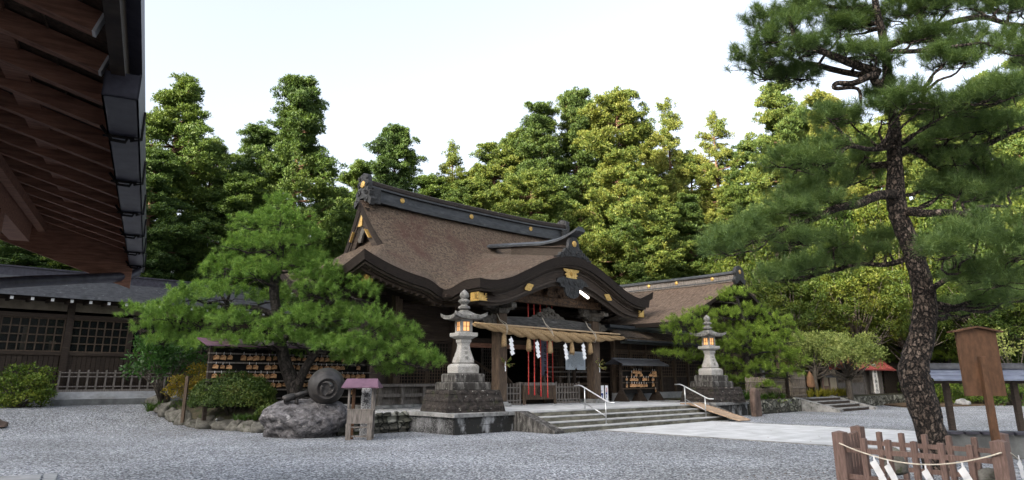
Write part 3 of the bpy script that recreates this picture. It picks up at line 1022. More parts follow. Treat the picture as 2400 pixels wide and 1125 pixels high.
# hanging gable pendant: clouds and a wave scroll
q = MB()
pend = [(-0.78, 0.22), (-0.5, 0.30), (-0.2, 0.27), (0.2, 0.27), (0.5, 0.30), (0.80, 0.20), (0.98, 0.06), (0.66, 0.03), (0.60, -0.08), (0.42, -0.06), (0.44, -0.24), (0.30, -0.38), (0.12, -0.44), (-0.10, -0.43), (-0.30, -0.36), (-0.40, -0.22), (-0.42, -0.08), (-0.62, -0.06), (-0.7, 0.06), (-0.9, 0.08)]
q.prism([(x * 1.12, y * 1.2) for x, y in pend], (UC + 0.08, KV + 0.34, 5.48), (1, 0, 0), (0, 0, 1), (0, -0.10, 0))
for cx, cz, r, tt in ((0.06, -0.2, 0.20, 3.2), (-0.5, 0.1, 0.12, 2.5), (0.45, 0.1, 0.12, 2.5), (-0.15, 0.12, 0.10, 2.2), (0.2, 0.13, 0.1, 2.2)):
    pp = [(UC + 0.08 + cx + r * (1 - t / (tt * 6.5)) * math.cos(t), KV + 0.235, 5.48 + cz + r * (1 - t / (tt * 6.5)) * math.sin(t)) for t in np.linspace(0, tt * 6.0, 40)]
    q.tube(pp, 0.028, 5)
q.build('gable_pendant', W_BLACKC, hall)
# carved panel under the gable, centre strut, beams
q = MB()
n = 50
vs, fs = [], []
for a in np.linspace(-3.6, 3.6, n):
    z = max(float(kara_f(np.float64(a))) - 0.75, 5.04)
    vs += [(UC + a, 20.05, 5.0), (UC + a, 20.05, z + 0.05)]
for i in range(n - 1): fs.append((2 * i, 2 * i + 2, 2 * i + 3, 2 * i + 1))
q.add(vs, fs)
random.seed(5)
for k in range(46):
    a = random.uniform(-2.6, 2.6)
    zt = float(kara_f(np.float64(a))) - 0.8
    if zt < 5.15: continue
    z = random.uniform(5.1, zt)
    r = random.uniform(.06, .13)
    pp = [(UC + a + r * (1 - t / 16) * math.cos(t + k), 20.03, z + r * (1 - t / 16) * math.sin(t + k)) for t in np.linspace(0, 12, 20)]
    q.tube(pp, 0.026, 5)
q.build('carved_panel', W_CARVE, hall)
q = MB()
q.prism([(-0.12, 0), (-0.2, .1), (-.14, .3), (-.22, .5), (-.1, .62), (.1, .62), (.22, .5), (.14, .3), (.2, .1), (.12, 0)], (UC - 0.55, 19.95, 5.04), (1, 0, 0), (0, 0, 1.0), (0, -0.2, 0))
q.build('centre_strut', W_CARVE, hall)
q = MB(); q.box(UC - 3.15, UC + 3.15, 19.95, 20.25, 4.72, 5.04); q.build('carved_beam', W_CARVE, hall, bevel=0.02)
q = MB()
vs, fs = [], []
nn = 30
for i, t in enumerate(np.linspace(-1, 1, nn)):
    a = t * 2.72
    lift = 0.07 * (1 - t * t)
    for y, z in ((20.22, 3.70), (20.22, 4.10), (20.48, 4.10), (20.48, 3.70)):
        vs.append((UC + a, y, z + lift))
for i in range(nn - 1):
    for k in range(4):
        k2 = (k + 1) % 4
        fs.append((i * 4 + k, i * 4 + k2, (i + 1) * 4 + k2, (i + 1) * 4 + k))
q.add(vs, fs)
q.build('rainbow_beam', W_BEAM, hall)
# frog-leg strut carving above the rainbow beam
q = MB()
pts = [(-1.05, 0), (-0.95, .10), (-.72, .12), (-.62, .24), (-.42, .25), (-.34, .40), (-.12, .44), (0, .52), (.12, .44), (.34, .40), (.42, .25), (.62, .24), (.72, .12), (.95, .10), (1.05, 0)]
q.prism(pts, (UC - 0.05, 20.42, 4.17), (1, 0, 0), (0, 0, 1), (0, -0.12, 0))
for k in range(16):
    a = random.uniform(-.7, .7)
    q.lathe((UC - 0.05 + a, 20.29, 4.2 + random.uniform(0.02, max(.06, .36 - abs(a) * .38))), [(0.02, -.05), (.085, 0), (0.02, .05)], 10)
q.build('frog_leg_carving', W_GREYC, hall)

for sg in (-1, 1):
    u = UC + sg * 2.95
    q = MB()
    q.box(u - 0.23, u + 0.23, 20.12, 20.58, 0.78, 4.22)
    po = q.build('front_pillar', W_POST, hall, bevel=0.04)
    q = MB()
    q.box(u - 0.36, u + 0.36, 19.99, 20.71, 0.6, 0.72, 0.02)
    q.box(u - 0.28, u + 0.28, 20.07, 20.63, 0.72, 0.785, 0.02)
    q.build('base_stone', S_CAP, po, bevel=0.02)
    q = MB()
    q.box(u - 0.26, u + 0.26, 20.09, 20.61, 4.22, 4.40, -0.05)
    q.box(u - 0.75, u + 0.75, 20.25, 20.45, 4.40, 4.55)
    q.box(u - 0.14, u + 0.14, 19.5, 21.2, 4.40, 4.56)
    for dx in (-.62, 0, .62):
        q.box(u + dx - 0.13, u + dx + 0.13, 20.20, 20.50, 4.55, 4.72, -0.03)
    pts = [(0, 0), (0, .42), (.25, .46), (.34, .36), (.55, .40), (.62, .26), (.80, .22), (.66, .10), (.42, .08), (.3, -.05)]
    q.prism([(sg * x, y) for x, y in pts], (u + sg * 0.23, 20.42, 3.72), (1, 0, 0), (0, 0, 1), (0, -0.16, 0))
    q.prism([(-sg * x * .8, y) for x, y in [(0, .0), (0, .5), (.55, .55), (.9, .62), (.75, .4), (.5, .36), (.35, .15)]], (u - sg * 0.2, 20.43, 4.2), (1, 0, 0), (0, 0, 1), (0, -0.14, 0))
    q.build('bracket', W_GREYC, hall)
    # curved tie from pillar to body
    q = MB()
    q.tube([(u, 20.5 + t * 3.0, 4.0 + 0.35 * math.sin(t * 3.0) + 0.1 * t) for t in np.linspace(0, 1, 10)], 0.14, 8)
    q.beam((u + sg * .2, 20.35, 4.45), (u + sg * 2.6, 20.6, 4.75), 0.12, 0.10)
    q.build('tie_beam', W_DARKH, hall)
q = MB(); q.cbox((UC + 1.30, 19.45, 5.26), 0.62, 0.10, 0.08); q.v = [(x, y, z - 0.42 * (x - (UC + 1.3))) for x, y, z in q.v]; q.build('tube_lamp', LAMP_N, hall)

# main ridge
q = MB()
zrg = lambda a: 9.12 + 0.16 * (abs(a) / 6.5) ** 3
nr = 41


def ridge_prism(mb, sec, a0, zf, n=nr, axis='u', c=0.0):
    vs, fs = [], []
    m = len(sec)
    for a in np.linspace(a0[0], a0[1], n):
        for (y, z) in sec:
            vs.append((UC + a, VR + y, zf(a) + z) if axis == 'u' else (UC + y, a, zf(a) + z))
    for i in range(n - 1):
        for k in range(m):
            k2 = (k + 1) % m
            f = (i * m + k, i * m + k2, (i + 1) * m + k2, (i + 1) * m + k)
            fs.append(f)
    fs.append(tuple(range(m))); fs.append(tuple(range((n - 1) * m + m - 1, (n - 1) * m - 1, -1)))
    mb.add(vs, fs)


ridge_prism(q, [(-.34, -.1), (-.36, .10), (-.27, .12), (-.27, .44), (-.40, .47), (-.40, .54), (.40, .54), (.40, .47), (.27, .44), (.27, .12), (.36, .10), (.34, -.1)], (-6.45, 6.45), zrg)
rdg = q.build('ridge', RIDGE, hall)
q = MB()
ridge_prism(q, [(-.30, .54), (-.30, .78), (-.14, .86), (.14, .86), (.30, .78), (.30, .54)], (-6.40, 6.40), zrg, 41)
ridge_prism(q, [(-.33, .62), (-.33, .65), (.33, .65), (.33, .62)], (-6.42, 6.42), zrg, 41)
q.build('ridge_tile', RIDGE_T, rdg)


def crest(mb, c, r, ey=(0, -1, 0)):
    t = MB()
    t.lathe((0, 0, 0), [(r, 0), (r, .02), (r * .86, .035), (r * .6, .03), (r * .35, .045), (0.01, .05)], 20)
    E = Vector(ey).normalized()
    sx = E.cross(Vector((0, 0, 1))).normalized()
    sz = sx.cross(E)
    mb.add([Vector(c) + sx * x + sz * y + E * z for x, y, z in t.v], t.f, True)


for px, py in ((943, 475), (1105, 510), (1244, 540)):
    pu = atV(px, py, VR - .28)
    q = MB(); crest(q, (pu[0], VR - .27, zrg(pu[0] - UC) + 0.28), 0.125); q.build('gilt_crest', GOLD, rdg)
for sg in (-1, 1):
    q = MB()
    out = [(-.62, -.42), (-.70, -.15), (-.52, 0), (-.58, .22), (-.40, .30), (-.42, .62), (-.30, .98), (0, 1.10), (.30, .98), (.42, .62), (.40, .30), (.58, .22), (.52, 0), (.70, -.15), (.62, -.42), (.40, -.25), (.2, -.05), (-.2, -.05), (-.40, -.25)]
    q.prism(out, (UC + sg * 6.42, VR, zrg(6.5) + 0.05), (0, 1, 0), (0, 0, 1), (sg * 0.22, 0, 0))
    for yy in (-1, 1):
        for zz, r in ((.2, .14), (.55, .11), (-.15, .13), (.85, .09)):
            pp = [(UC + sg * 6.66, VR + yy * (.30 + .0) + r * (1 - t / 16) * math.cos(t), zrg(6.5) + .05 + zz + r * (1 - t / 16) * math.sin(t)) for t in np.linspace(0, 12, 20)]
            q.tube(pp, .03, 5)
        q.box(UC + sg * 6.2 - .2, UC + sg * 6.2 + .2, VR + yy * .42 - .05, VR + yy * .42 + .05, zrg(6.5) - .25, zrg(6.5) + .42)
    oo = q.build('ridge_end_ornament', W_BLACKC, hall)
    q = MB(); crest(q, (UC + sg * 6.645, VR, zrg(6.5) + .62), .16, (sg, 0, 0)); q.build('gilt_crest', GOLD, oo)
    # gable verge: thatch edge and barge boards
    for nm, off1, off2, a1, a2, mt in (('gable_thatch_edge', -.012, -.26, 6.755, 6.66, T_EDGE), ('gable_barge_board', -.27, -.62, 6.66, 6.54, W_DARKH), ('gable_moulding', -.27, -.34, 6.72, 6.60, T_BAND)):
        q = MB()
        vs, fs = [], []
        vv = np.concatenate([np.linspace(VR - 2.25, VR, 31), np.linspace(VR, VR + 1.29, 31)[1:]])
        bb = lambda v: abs(v - VR) if v < VR else (v - VR) * EB / 2.4
        for v in vv:
            d = EB - bb(v)
            z = float(prof(np.float64(d)))
            slp = (float(prof(np.float64(d + .02))) - float(prof(np.float64(d - .02)))) / .04 * (1 if v < VR else -EB / 2.4)
            if abs(v - VR) < .05: slp = 0
            L = math.hypot(1, slp)
            nx, nz = -slp / L, 1 / L
            for a, o in ((a1, off1), (a1, off2), (a2, off2), (a2, off1)):
                vs.append((UC + sg * a, v + nx * o, z + nz * o))
        for i in range(60):
            for k in range(4):
                k2 = (k + 1) % 4
                f = (i * 4 + k, (i + 1) * 4 + k, (i + 1) * 4 + k2, i * 4 + k2)
                fs.append(f)
        q.add(vs, fs)
        q.build(nm, mt, hall)
    q = MB()
    vs = [(UC + sg * 6.3, v, float(prof(np.float64(EB - abs(v - VR)))) - .1) for v in np.linspace(VR - 2.2, VR, 31)] + [(UC + sg * 6.3, v, float(prof(np.float64(EB - (v - VR) * EB / 2.4))) - .1) for v in np.linspace(VR, VR + 1.26, 31)[1:]]
    vs.append((UC + sg * 6.3, VR + 1.26, 6.4)); vs.append((UC + sg * 6.3, VR - 2.2, 6.4))
    q.add(vs, [tuple(range(len(vs)))])
    for k in range(6):
        v = VR - 1.6 + .4 * k
        q.box(UC + sg * 6.32 - .03, UC + sg * 6.32 + .03, v - .04, v + .04, 6.6, float(prof(np.float64(EB - abs(v - VR)))) - .3)
    q.build('gable_wall', W_DARK, hall)
    for yy in (-1, 1):
        for dv, L in ((1.95, .34), (.95, .5)):
            z0 = float(prof(np.float64(EB - dv))) - .62
            z1 = float(prof(np.float64(EB - (dv - L * .75)))) - .66
            kq = 1 if yy < 0 else 2.4 / EB
            v0, v1 = VR + yy * dv * kq, VR + yy * (dv - L * .75) * kq
            q = MB()
            q.beam((UC + sg * 6.685, v0, z0), (UC + sg * 6.685, v1, z1), .03, .30, (sg, 0, 0))
            q.build('gable_gilt_plate', GOLD, hall)
    q = MB()
    q.beam((UC + sg * 6.685, VR, 8.7), (UC + sg * 6.685, VR, 8.0), .34, .04, (sg, 0, 0))
    q.build('gable_gilt_plate', GOLD, hall)
    q = MB()
    q.prism([(-.3, .3), (-.42, .05), (-.2, -.15), (-.1, -.45), (.1, -.45), (.2, -.15), (.42, .05), (.3, .3)], (UC + sg * 6.56, VR, 7.75), (0, 1, 0), (0, 0, 1), (sg * .1, 0, 0))
    q.build('gable_carving', W_GREYC, hall)

# ridge of the curved gable, with its upswept end
q = MB()
zk0 = lambda v: float(z_kara(np.float64(0), np.float64(v)))
sweep = lambda v: 0.30 * max(0, (19.9 - v) / 1.4) ** 2
ridge_prism(q, [(-.17, -.08), (-.17, .30), (-.24, .31), (-.24, .36), (.24, .36), (.24, .31), (.17, .30), (.17, -.08)], (19.0, 22.55), lambda v: zk0(v) + .06, 24, 'v')
kr = q.build('gable_ridge', T_BAND, hall)
q = MB()
ridge_prism(q, [(-.30, -.04), (-.30, .05), (-.12, .16), (.12, .16), (.30, .05), (.30, -.04)], (18.45, 24.1), lambda v: 7.44 + .10 * (v - 20.5) + sweep(v) + .12 * max(0, 20.5 - v), 30, 'v')
q.build('ridge_cap', RIDGE, kr)
q = MB()
out = [(-1.05, -.22), (-1.15, -.02), (-.9, .02), (-.85, .16), (-.62, .18), (-.55, .36), (-.36, .42), (-.30, .72), (-.14, .92), (.14, .92), (.30, .72), (.36, .42), (.55, .36), (.62, .18), (.85, .16), (.9, .02), (1.15, -.02), (1.05, -.22), (.6, -.02), (0, .06), (-.6, -.02)]
q.prism(out, (UC, 18.98, 6.66), (1, 0, 0), (0, 0, 1), (0, -.16, 0))
for sx in (-1, 1):
    for xx, zz, r in ((.85, .0, .1), (.58, .14, .12), (.35, .3, .1), (.2, .2, .09)):
        pp = [(UC + sx * (xx + r * (1 - t / 16) * math.cos(t)), 18.81, 6.66 + zz + r * (1 - t / 16) * math.sin(t)) for t in np.linspace(0, 12, 20)]
        q.tube(pp, .026, 5)
oo = q.build('gable_ridge_ornament', W_BLACKC, hall)
q = MB(); crest(q, (UC, 18.815, 7.26), .135); q.build('gilt_crest', GOLD, oo)

# body: posts, board walls, lattice, verandah
def walls():
    q = MB()
    for u0, u1 in ((16.3, 19.4), (24.8, 27.9)):
        for k in range(8):
            z = 3.42 + k * .2
            q.box(u0, u1, 23.52 + .012 * (k % 2), 23.62, z, z + .192)
    q.box(16.3, 27.9, 27.0, 27.1, .6, 5.2)
    q.box(16.25, 16.32, 23.6, 27.0, .6, 5.2)
    q.box(27.88, 27.95, 23.6, 27.0, .6, 5.2)
    q.box(16.3, 27.9, 23.3, 23.75, 4.98, 5.25)
    q.box(16.3, 27.9, 23.36, 23.7, 3.2, 3.42)
    return q.build('wall', W_DARKH, hall)


walls()
q = MB()
for u in (16.3, 19.4, 24.8, 27.9):
    q.v, q.f, q.sm = [], [], []
    q.box(u - .17, u + .17, 23.28, 23.62, .72, 4.98)
    q.build('body_post', W_POST, hall, bevel=.02)
q = MB()
q.box(16.4, 27.8, 23.7, 26.95, 1.25, 1.33)
q.box(16.4, 27.8, 23.7, 26.95, 4.9, 4.95)
q.build('inner_floor', W_DARK, hall)
q = MB()
q.box(16.4, 27.8, 26.9, 26.95, 1.3, 4.9)
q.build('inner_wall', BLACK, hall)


def lattice(u0, u1, z0, z1, v, nu, nz, mat, w=.03, name='lattice', frame=.07, back=True, parent=None):
    q = MB()
    q.box(u0, u0 + frame, v, v + .06, z0, z1); q.box(u1 - frame, u1, v, v + .06, z0, z1)
    q.box(u0 + frame, u1 - frame, v, v + .06, z0, z0 + frame); q.box(u0 + frame, u1 - frame, v, v + .06, z1 - frame, z1)
    for i in range(1, nu):
        u = u0 + (u1 - u0) * i / nu
        q.box(u - w / 2, u + w / 2, v + .012, v + .045, z0 + frame, z1 - frame)
    for i in range(1, nz):
        z = z0 + (z1 - z0) * i / nz
        q.box(u0 + frame, u1 - frame, v + .015, v + .042, z - w / 2, z + w / 2)
    o = q.build(name, mat, parent or hall)
    if back:
        b = MB(); b.box(u0 + .01, u1 - .01, v + .065, v + .075, z0, z1)
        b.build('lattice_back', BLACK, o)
    return o


for u0, u1 in ((16.5, 17.9), (17.93, 19.2)):
    lattice(u0, u1, 2.3, 3.18, 23.42, 8, 4, W_DARK)
    lattice(u0, u1, 1.35, 2.27, 23.42, 9, 7, W_POST)
for u0, u1 in ((25.0, 26.3), (26.34, 27.7)):
    lattice(u0, u1, 1.35, 3.18, 23.42, 9, 9, W_POST)
lattice(22.9, 24.6, 1.35, 3.2, 25.6, 12, 12, W_GREY, back=False)
for u0, u1 in ((19.6, 20.5), (20.55, 21.4)):
    lattice(u0, u1, 1.4, 3.2, 25.2, 4, 5, W_DARK, back=False)
q = MB()
q.box(19.6, 24.6, 23.35, 23.42, 3.0, 3.2); q.box(19.6, 22, 24.4, 24.5, 1.33, 1.75)
q.build('inner_lintel', W_EAVE, hall)
q = MB()
q.cbox((20.95, 24.9, 2.55), .09, .09, .17)
q.build('small_lamp', LAMP_S, hall)
# verandah with rails, left and right of the stair
for u0, u1 in ((14.9, 20.3), (23.9, 29.3)):
    q = MB()
    q.box(u0, u1, 22.35, 23.3, 1.36, 1.46)
    for k in range(6):
        u = u0 + .12 + k * (u1 - u0 - .24) / 5
        q.box(u - .07, u + .07, 22.45, 22.6, .70, 1.36)
    q.box(u0, u1, 22.48, 22.56, .98, 1.10)
    q.box(u0, u1, 22.7, 22.75, .68, 1.33)
    vd = q.build('verandah', W_GREY if u0 < 20 else W_POST, hall)
    q = MB()
    for k in range(4):
        u = u0 + .1 + k * (u1 - u0 - .2) / 3
        q.box(u - .05, u + .05, 22.40, 22.50, 1.46, 2.25)
    for z in (1.72, 1.95, 2.16):
        q.box(u0 - .1, u1 + .1, 22.42, 22.48, z, z + .06)
    if u0 > 20:
        q.build('rail', W_GREY, vd)
    q = MB()
    q.box(u0 - .6, u1 + .3, 22.25, 23.3, .6, .70)
    q.build('footing_stone', S_CAP, hall)
q = MB()
for k in range(5):
    q.box(20.35, 23.85, 21.55 + k * .32, 21.55 + k * .32 + .36, .62 + k * .16, .76 + k * .16)
for u in (20.35, 23.85):
    q.beam((u, 21.35, .95), (u, 23.2, 1.85), .14, .18)
    q.box(u - .08, u + .08, 21.3, 21.46, .6, 1.75)
    q.beam((u, 21.38, 1.6), (u, 23.2, 2.4), .09, .09)
q.build('stair', W_DARK, hall)
# ------------------------------------------------------------------ left corridor building (faces the court at v = 34)
lb = thing('corridor_building', 'long low dark timber building with grey metal roof and lattice windows at the far left', 'building', (6.5, 36, .6), SROT)
q = MB()
us_ = np.linspace(-9, 16.5, 2)
ridge_lines = []
for k in range(24):
    v0, v1 = 32.95 + k * .185, 32.95 + (k + 1) * .185
    z0, z1 = 4.98 + k * .050, 4.98 + (k + 1) * .050
    q.add([(-9, v0, z0 + .04), (16.5, v0, z0 + .04), (16.5, v1, z1), (-9, v1, z1), (-9, v0, z0 - .01), (16.5, v0, z0 - .01)], [(0, 1, 2, 3), (4, 5, 1, 0)])
q.box(-9, 16.5, 32.93, 33.05, 4.86, 4.985)
q.box(-9, 16.5, 37.4, 37.5, 5.0, 6.14)
q.add([(-9, 33.0, 4.9), (16.5, 33.0, 4.9), (16.5, 37.4, 6.02), (-9, 37.4, 6.02)], [(0, 1, 2, 3)])
rf = q.build('roof', IRON, lb)
q = MB(); q.box(-9, 16.5, 37.0, 37.55, 6.05, 6.47); q.box(-9.05, 16.55, 36.94, 37.61, 6.47, 6.53)
q.build('ridge_cap', GUTTER, rf)
for k in range(22):
    u = 4.75 - 6 * .687 + k * .687
    q = MB(); q.box(u - .055, u + .055, 33.06, 34.1, 4.70, 4.82); rr = q.build('rafter', W_DARKH, lb)
    q = MB(); q.box(u - .056, u + .056, 33.05, 33.06, 4.70, 4.82); q.build('painted_end', WHITEP, rr)
q = MB()
q.box(-9, 16.5, 34.15, 34.25, 4.42, 4.98)
q.build('upper_plaster', MAT('dusky plaster', (.10, .085, .065), (.16, .135, .105), 3), lb)
q = MB()
q.box(-9, 16.5, 34.02, 34.2, 4.10, 4.28); q.box(-9, 16.5, 34.06, 34.2, 2.60, 2.74); q.box(-9, 16.5, 34.06, 34.2, 1.12, 1.26); q.box(-9, 16.5, 34.05, 34.2, 4.78, 4.98)
q.build('rail_beam', W_DARKH, lb)
for u in (-5.0, -2.6, -.2, 2.2, 4.6, 7.05, 9.45, 11.9, 14.3):
    q = MB()
    big = abs(((u - 7.05) / 4.9) % 1) < .1 or abs(((u - 7.05) / 4.9) % 1) > .9
    wd_ = .13 if big else .08
    q.box(u - wd_, u + wd_, 33.98 if big else 34.03, 34.22, 1.1, 4.98 if big else 4.1)
    q.build('post', W_DARK, lb)
for u0, u1 in ((-4.9, -2.7), (-2.5, -.3), (-.1, 2.1), (2.3, 4.5), (4.72, 6.9), (7.2, 9.36), (9.55, 11.8), (12, 14.2)):
    q = MB()
    n = int((u1 - u0) / .17)
    for k in range(n + 1):
        u = u0 + (u1 - u0) * k / n
        q.box(u, min(u + .165, u1), 34.12 + .008 * (k % 2), 34.2, 1.26, 2.6)
    q.build('board_panel', W_DARK, lb)
    lt = MB()
    nu, nz = 7, 4
    for i in range(nu + 1):
        u = u0 + (u1 - u0) * i / nu
        lt.box(u - .022, u + .022, 34.08, 34.12, 2.74, 4.10)
    for i in range(nz + 1):
        z = 2.76 + 1.32 * i / nz
        lt.box(u0, u1, 34.085, 34.115, z - .022, z + .022)
    wo = lt.build('window', W_POST, lb)
    q = MB(); q.add([(u0, 34.135, 2.74), (u1, 34.135, 2.74), (u1, 34.135, 4.1), (u0, 34.135, 4.1)], [(0, 1, 2, 3)])
    q.build('pane', PANE, wo)
q = MB()
q.box(-9, 16.5, 37.2, 37.3, .6, 5.4); q.box(-9, 16.5, 34.2, 37.2, 1.15, 1.2); q.box(-9, -8.9, 34.2, 37.2, .6, 5); q.box(16.4, 16.5, 34.2, 37.2, .6, 5)
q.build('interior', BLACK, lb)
random.seed(8)
for (u, z, w_, h_) in ((5.55, 3.0, .18, .75), (6.55, 2.85, .22, .35)):
    q = MB(); q.box(u, u + w_, 34.6, 34.65, z - .3, z + h_); q.build('inner_screen', PLASTER, lb)
q = MB(); q.box(-9, 16.5, 34.0, 34.25, .5, 1.12)
q.build('foundation', CONC, lb)

# concrete ledge and low rail in front of it
lg = thing('concrete_ledge', 'pale sloping concrete ledge under the railing of the far left building', 'ledge', (9.1, 33.6, .6), SROT)
q = MB()
q.prism([(33.35, .55), (34.0, .55), (34.0, 1.13), (33.62, 1.13), (33.45, .86), (33.35, .84)], (6.85, 0, 0), (0, 1, 0), (0, 0, 1), (4.75, 0, 0))
q.build('slope', CONC, lg)
q = MB(); q.box(6.7, 11.75, 33.28, 33.36, .55, .84); q.build('kerb', CONC_D, lg)
rl = thing('lattice_railing', 'low grey wooden railing on the concrete ledge of the left building', 'railing', (9.1, 33.8, 1.13), SROT)
q = MB(); q.box(6.75, 11.65, 33.72, 33.86, 1.13, 1.22); q.build('sill', W_GREY, rl)
for k in range(14):
    u = 6.95 + k * (4.45 / 13)
    q = MB(); q.box(u - .032, u + .032, 33.76, 33.82, 1.22, 2.02 if k not in (0, 13) else 1.95); q.build('post', W_GREY, rl)
for z in (1.34, 1.74, 1.90):
    q = MB(); q.box(6.9, 11.45, 33.735, 33.775, z - .022, z + .022); q.build('rail', W_GREY, rl)

# ------------------------------------------------------------------ building the viewer stands beside: deep eave overhead (frame turned to its gutter)
ev = thing('eaves_building', 'dark timber eaves with brown rafters and a box gutter overhanging the upper left', 'building', (-3.2, 9, 0), GROT)
pitch = .31
zs = lambda x: 3.66 + (-.5 - x) * pitch
YN, YF = -3.0, 12.4
for k in range(26):
    y = 12.1 - k * .60
    q = MB()
    q.beam((-.50, y, zs(-.50) - .01), (-4.6, y, zs(-4.6) - .01), .085, .13)
    rr = q.build('rafter', W_EAVE, ev)
    q = MB()
    q.beam((-.485, y, zs(-.485) - .012), (-.502, y, zs(-.502) - .012), .083, .128)
    q.build('painted_end', WHITEP, rr)
q = MB()
q.add([(-.36, YN, zs(-.36) + .075), (-4.6, YN, zs(-4.6) + .075), (-4.6, YF + .2, zs(-4.6) + .075), (-.36, YF + .2, zs(-.36) + .075)], [(0, 1, 2, 3)])
for k in range(1, 9):
    x = -.36 - k * .47
    q.box(x - .006, x + .006, YN, YF + .2, zs(x) + .05, zs(x) + .07)
q.build('soffit', W_POST, ev)  # shade between the rafters put into a darker board colour
q = MB()
q.beam((-1.7, YN, zs(-1.7) - .15), (-1.7, YF, zs(-1.7) - .15), .10, .12)
q.beam((-1.15, YN, zs(-1.15) + .03), (-1.15, YF, zs(-1.15) + .03), .16, .05)
q.build('purlin', W_EAVE, ev)
q = MB()
q.box(-.44, -.36, YN, YF + .2, zs(-.4) - .08, zs(-.4) + .13)
q.build('fascia', W_DARKH, ev)
q = MB()
q.add([(-.28, YN, zs(-.28) + .10), (-4.9, YN, zs(-4.9) + .10), (-4.9, YF + .5, zs(-4.9) + .10), (-.28, YF + .5, zs(-.28) + .10),
       (-.28, YN, zs(-.28) + .24), (-4.9, YN, zs(-4.9) + .30), (-4.9, YF + .5, zs(-4.9) + .30), (-.28, YF + .5, zs(-.28) + .24)],
      [(0, 1, 2, 3), (7, 6, 5, 4), (0, 3, 7, 4), (3, 2, 6, 7), (0, 4, 5, 1)])
q.build('roof', GUTTER, ev)
# box gutter
q = MB()
x0, x1, y0, y1, z0, z1 = -.475, -.265, 4.78, 13.15, 3.40, 3.56
q.box(x0, x1, y0, y1, z0, z0 + .012); q.box(x0, x0 + .012, y0, y1, z0, z1); q.box(x1 - .012, x1, y0, y1, z0, z1 + .02)
q.box(x0, x1, y0, y0 + .012, z0, z1 + .01); q.box(x0, x1, y1 - .012, y1, z0, z1 + .01)
gt = q.build('gutter', GUTTER, ev)
for y in (5.6, 6.95, 8.3, 9.65, 11.0, 12.35):
    q = MB()
    q.beam((x1 - .035, y, z0 - .012), (x0 - .03, y, z0 - .012), .014, .014)
    q.tube([(x1 + .012, y, z1 + .05), (x1 + .012, y, z0 - .012), (x1 - .06, y, z0 - .03)], .011, 6)
    q.tube([(x0 + .13, y, z0 - .012), (x0 + .12, y, z0 - .045), (x0 + .03, y, z0 - .04), (x0 - .05, y, z0 + .06)], .013, 6)
    q.box(x0 - .004, x1 + .004, y - .009, y + .009, z0 - .004, z0 + .0)
    q.build('gutter_bracket', BLACK, gt)
q = MB()
q.tube([(-.37, 12.7, 3.42), (-.37, 12.68, 3.32), (-.46, 12.55, 3.24), (-1.0, 12.0, 3.10), (-1.6, 11.0, 2.90), (-1.95, 10.35, 2.76), (-2.06, 10.2, 2.66), (-2.06, 10.2, 0.05)], .075, 10)
q.build('downpipe', GUTTER, ev)
q = MB()
q.box(-2.02, -1.78, 4.0, 12.0, 3.60, 3.92)
q.build('wall_plate', W_EAVE, ev)
for y in (9.9,):
    q = MB()
    q.box(-2.02, -1.78, y - .12, y + .12, .12, 3.60)
    q.build('post', W_EAVE, ev)
    q = MB(); q.box(-2.2, -1.6, y - .30, y + .30, -.02, .12, .03); q.build('post_base', CONC, ev)
q = MB()
q.add([(-.42, YF, zs(-.42) - .02), (-.42, YF, zs(-.42) - .60), (-4.6, YF, zs(-4.6) - .42), (-4.6, YF, zs(-4.6) + .0), (-.42, YF + .05, zs(-.42) - .02), (-.42, YF + .05, zs(-.42) - .60), (-4.6, YF + .05, zs(-4.6) - .42), (-4.6, YF + .05, zs(-4.6) + .0)],
      [(0, 1, 2, 3), (7, 6, 5, 4), (0, 4, 5, 1), (1, 5, 6, 2), (2, 6, 7, 3)])
q.build('barge_board', W_EAVE, ev)
# its back wall, off the frame
q = MB(); q.box(-4.7, -4.55, YN, 11.0, 0, 5.3); q.build('wall', W_EAVE, ev)

# ------------------------------------------------------------------ right wing: gabled thatch, ridge towards the court
wg = thing('wing_hall', 'lower hall with pale bark thatched roof right of the main hall, behind a lantern', 'shrine hall', (35.5, 24, .6), SROT)
RU, RZ, EU = 36.2, 7.05, 29.4
V0, V1 = 18.7, 30.0


def wz(u, v):
    t = np.clip((np.abs(u - RU)) / (RU - EU), 0, 1.1)
    lift = .06 * np.clip((21.5 - v) / 3.0, 0, 1) ** 2
    return 4.36 + (RZ - 4.36) * ((1 - t) * .75 + (1 - t) ** 2 * .25) + lift * (1 - .6 * t)


q = MB()
uu = np.linspace(EU, 2 * RU - EU, 80)
vv = np.linspace(V0, V1, 60)
A7, V7 = np.meshgrid(uu, vv, indexing='ij')
jz = np.array([[.03 * mnoise.noise(Vector((a * 1.2, v * 1.2, 9))) + .015 * mnoise.noise(Vector((a * 5, v * 5, 2))) for v in vv] for a in uu])
q.grid(A7, V7, wz(A7, V7) + jz)
q.build('roof', THATCH2, wg)
q = MB()
for (ua_, ub_, va_, vb_) in ((EU, EU, V0, V1), (EU, 2 * RU - EU, V0, V0), (2 * RU - EU, 2 * RU - EU, V0, V1)):
    n = 50
    us3, vs3 = np.linspace(ua_, ub_, n), np.linspace(va_, vb_, n)
    zz3 = wz(us3, vs3)
    vs, fs = [], []
    for i in range(n):
        vs += [(us3[i], vs3[i], zz3[i] + .01), (us3[i] + (.05 if ua_ == ub_ == EU else 0), vs3[i], zz3[i] - .17)]
    for i in range(n - 1): fs.append((2 * i, 2 * i + 1, 2 * i + 3, 2 * i + 2))
    q.add(vs, fs)
q.grid(A7, V7, wz(A7, V7) - .18, flip=True)
q.build('thatch_edge', T_EDGE, wg)
q = MB()
ridge_v = lambda sec, v0, v1, zf, mb: None
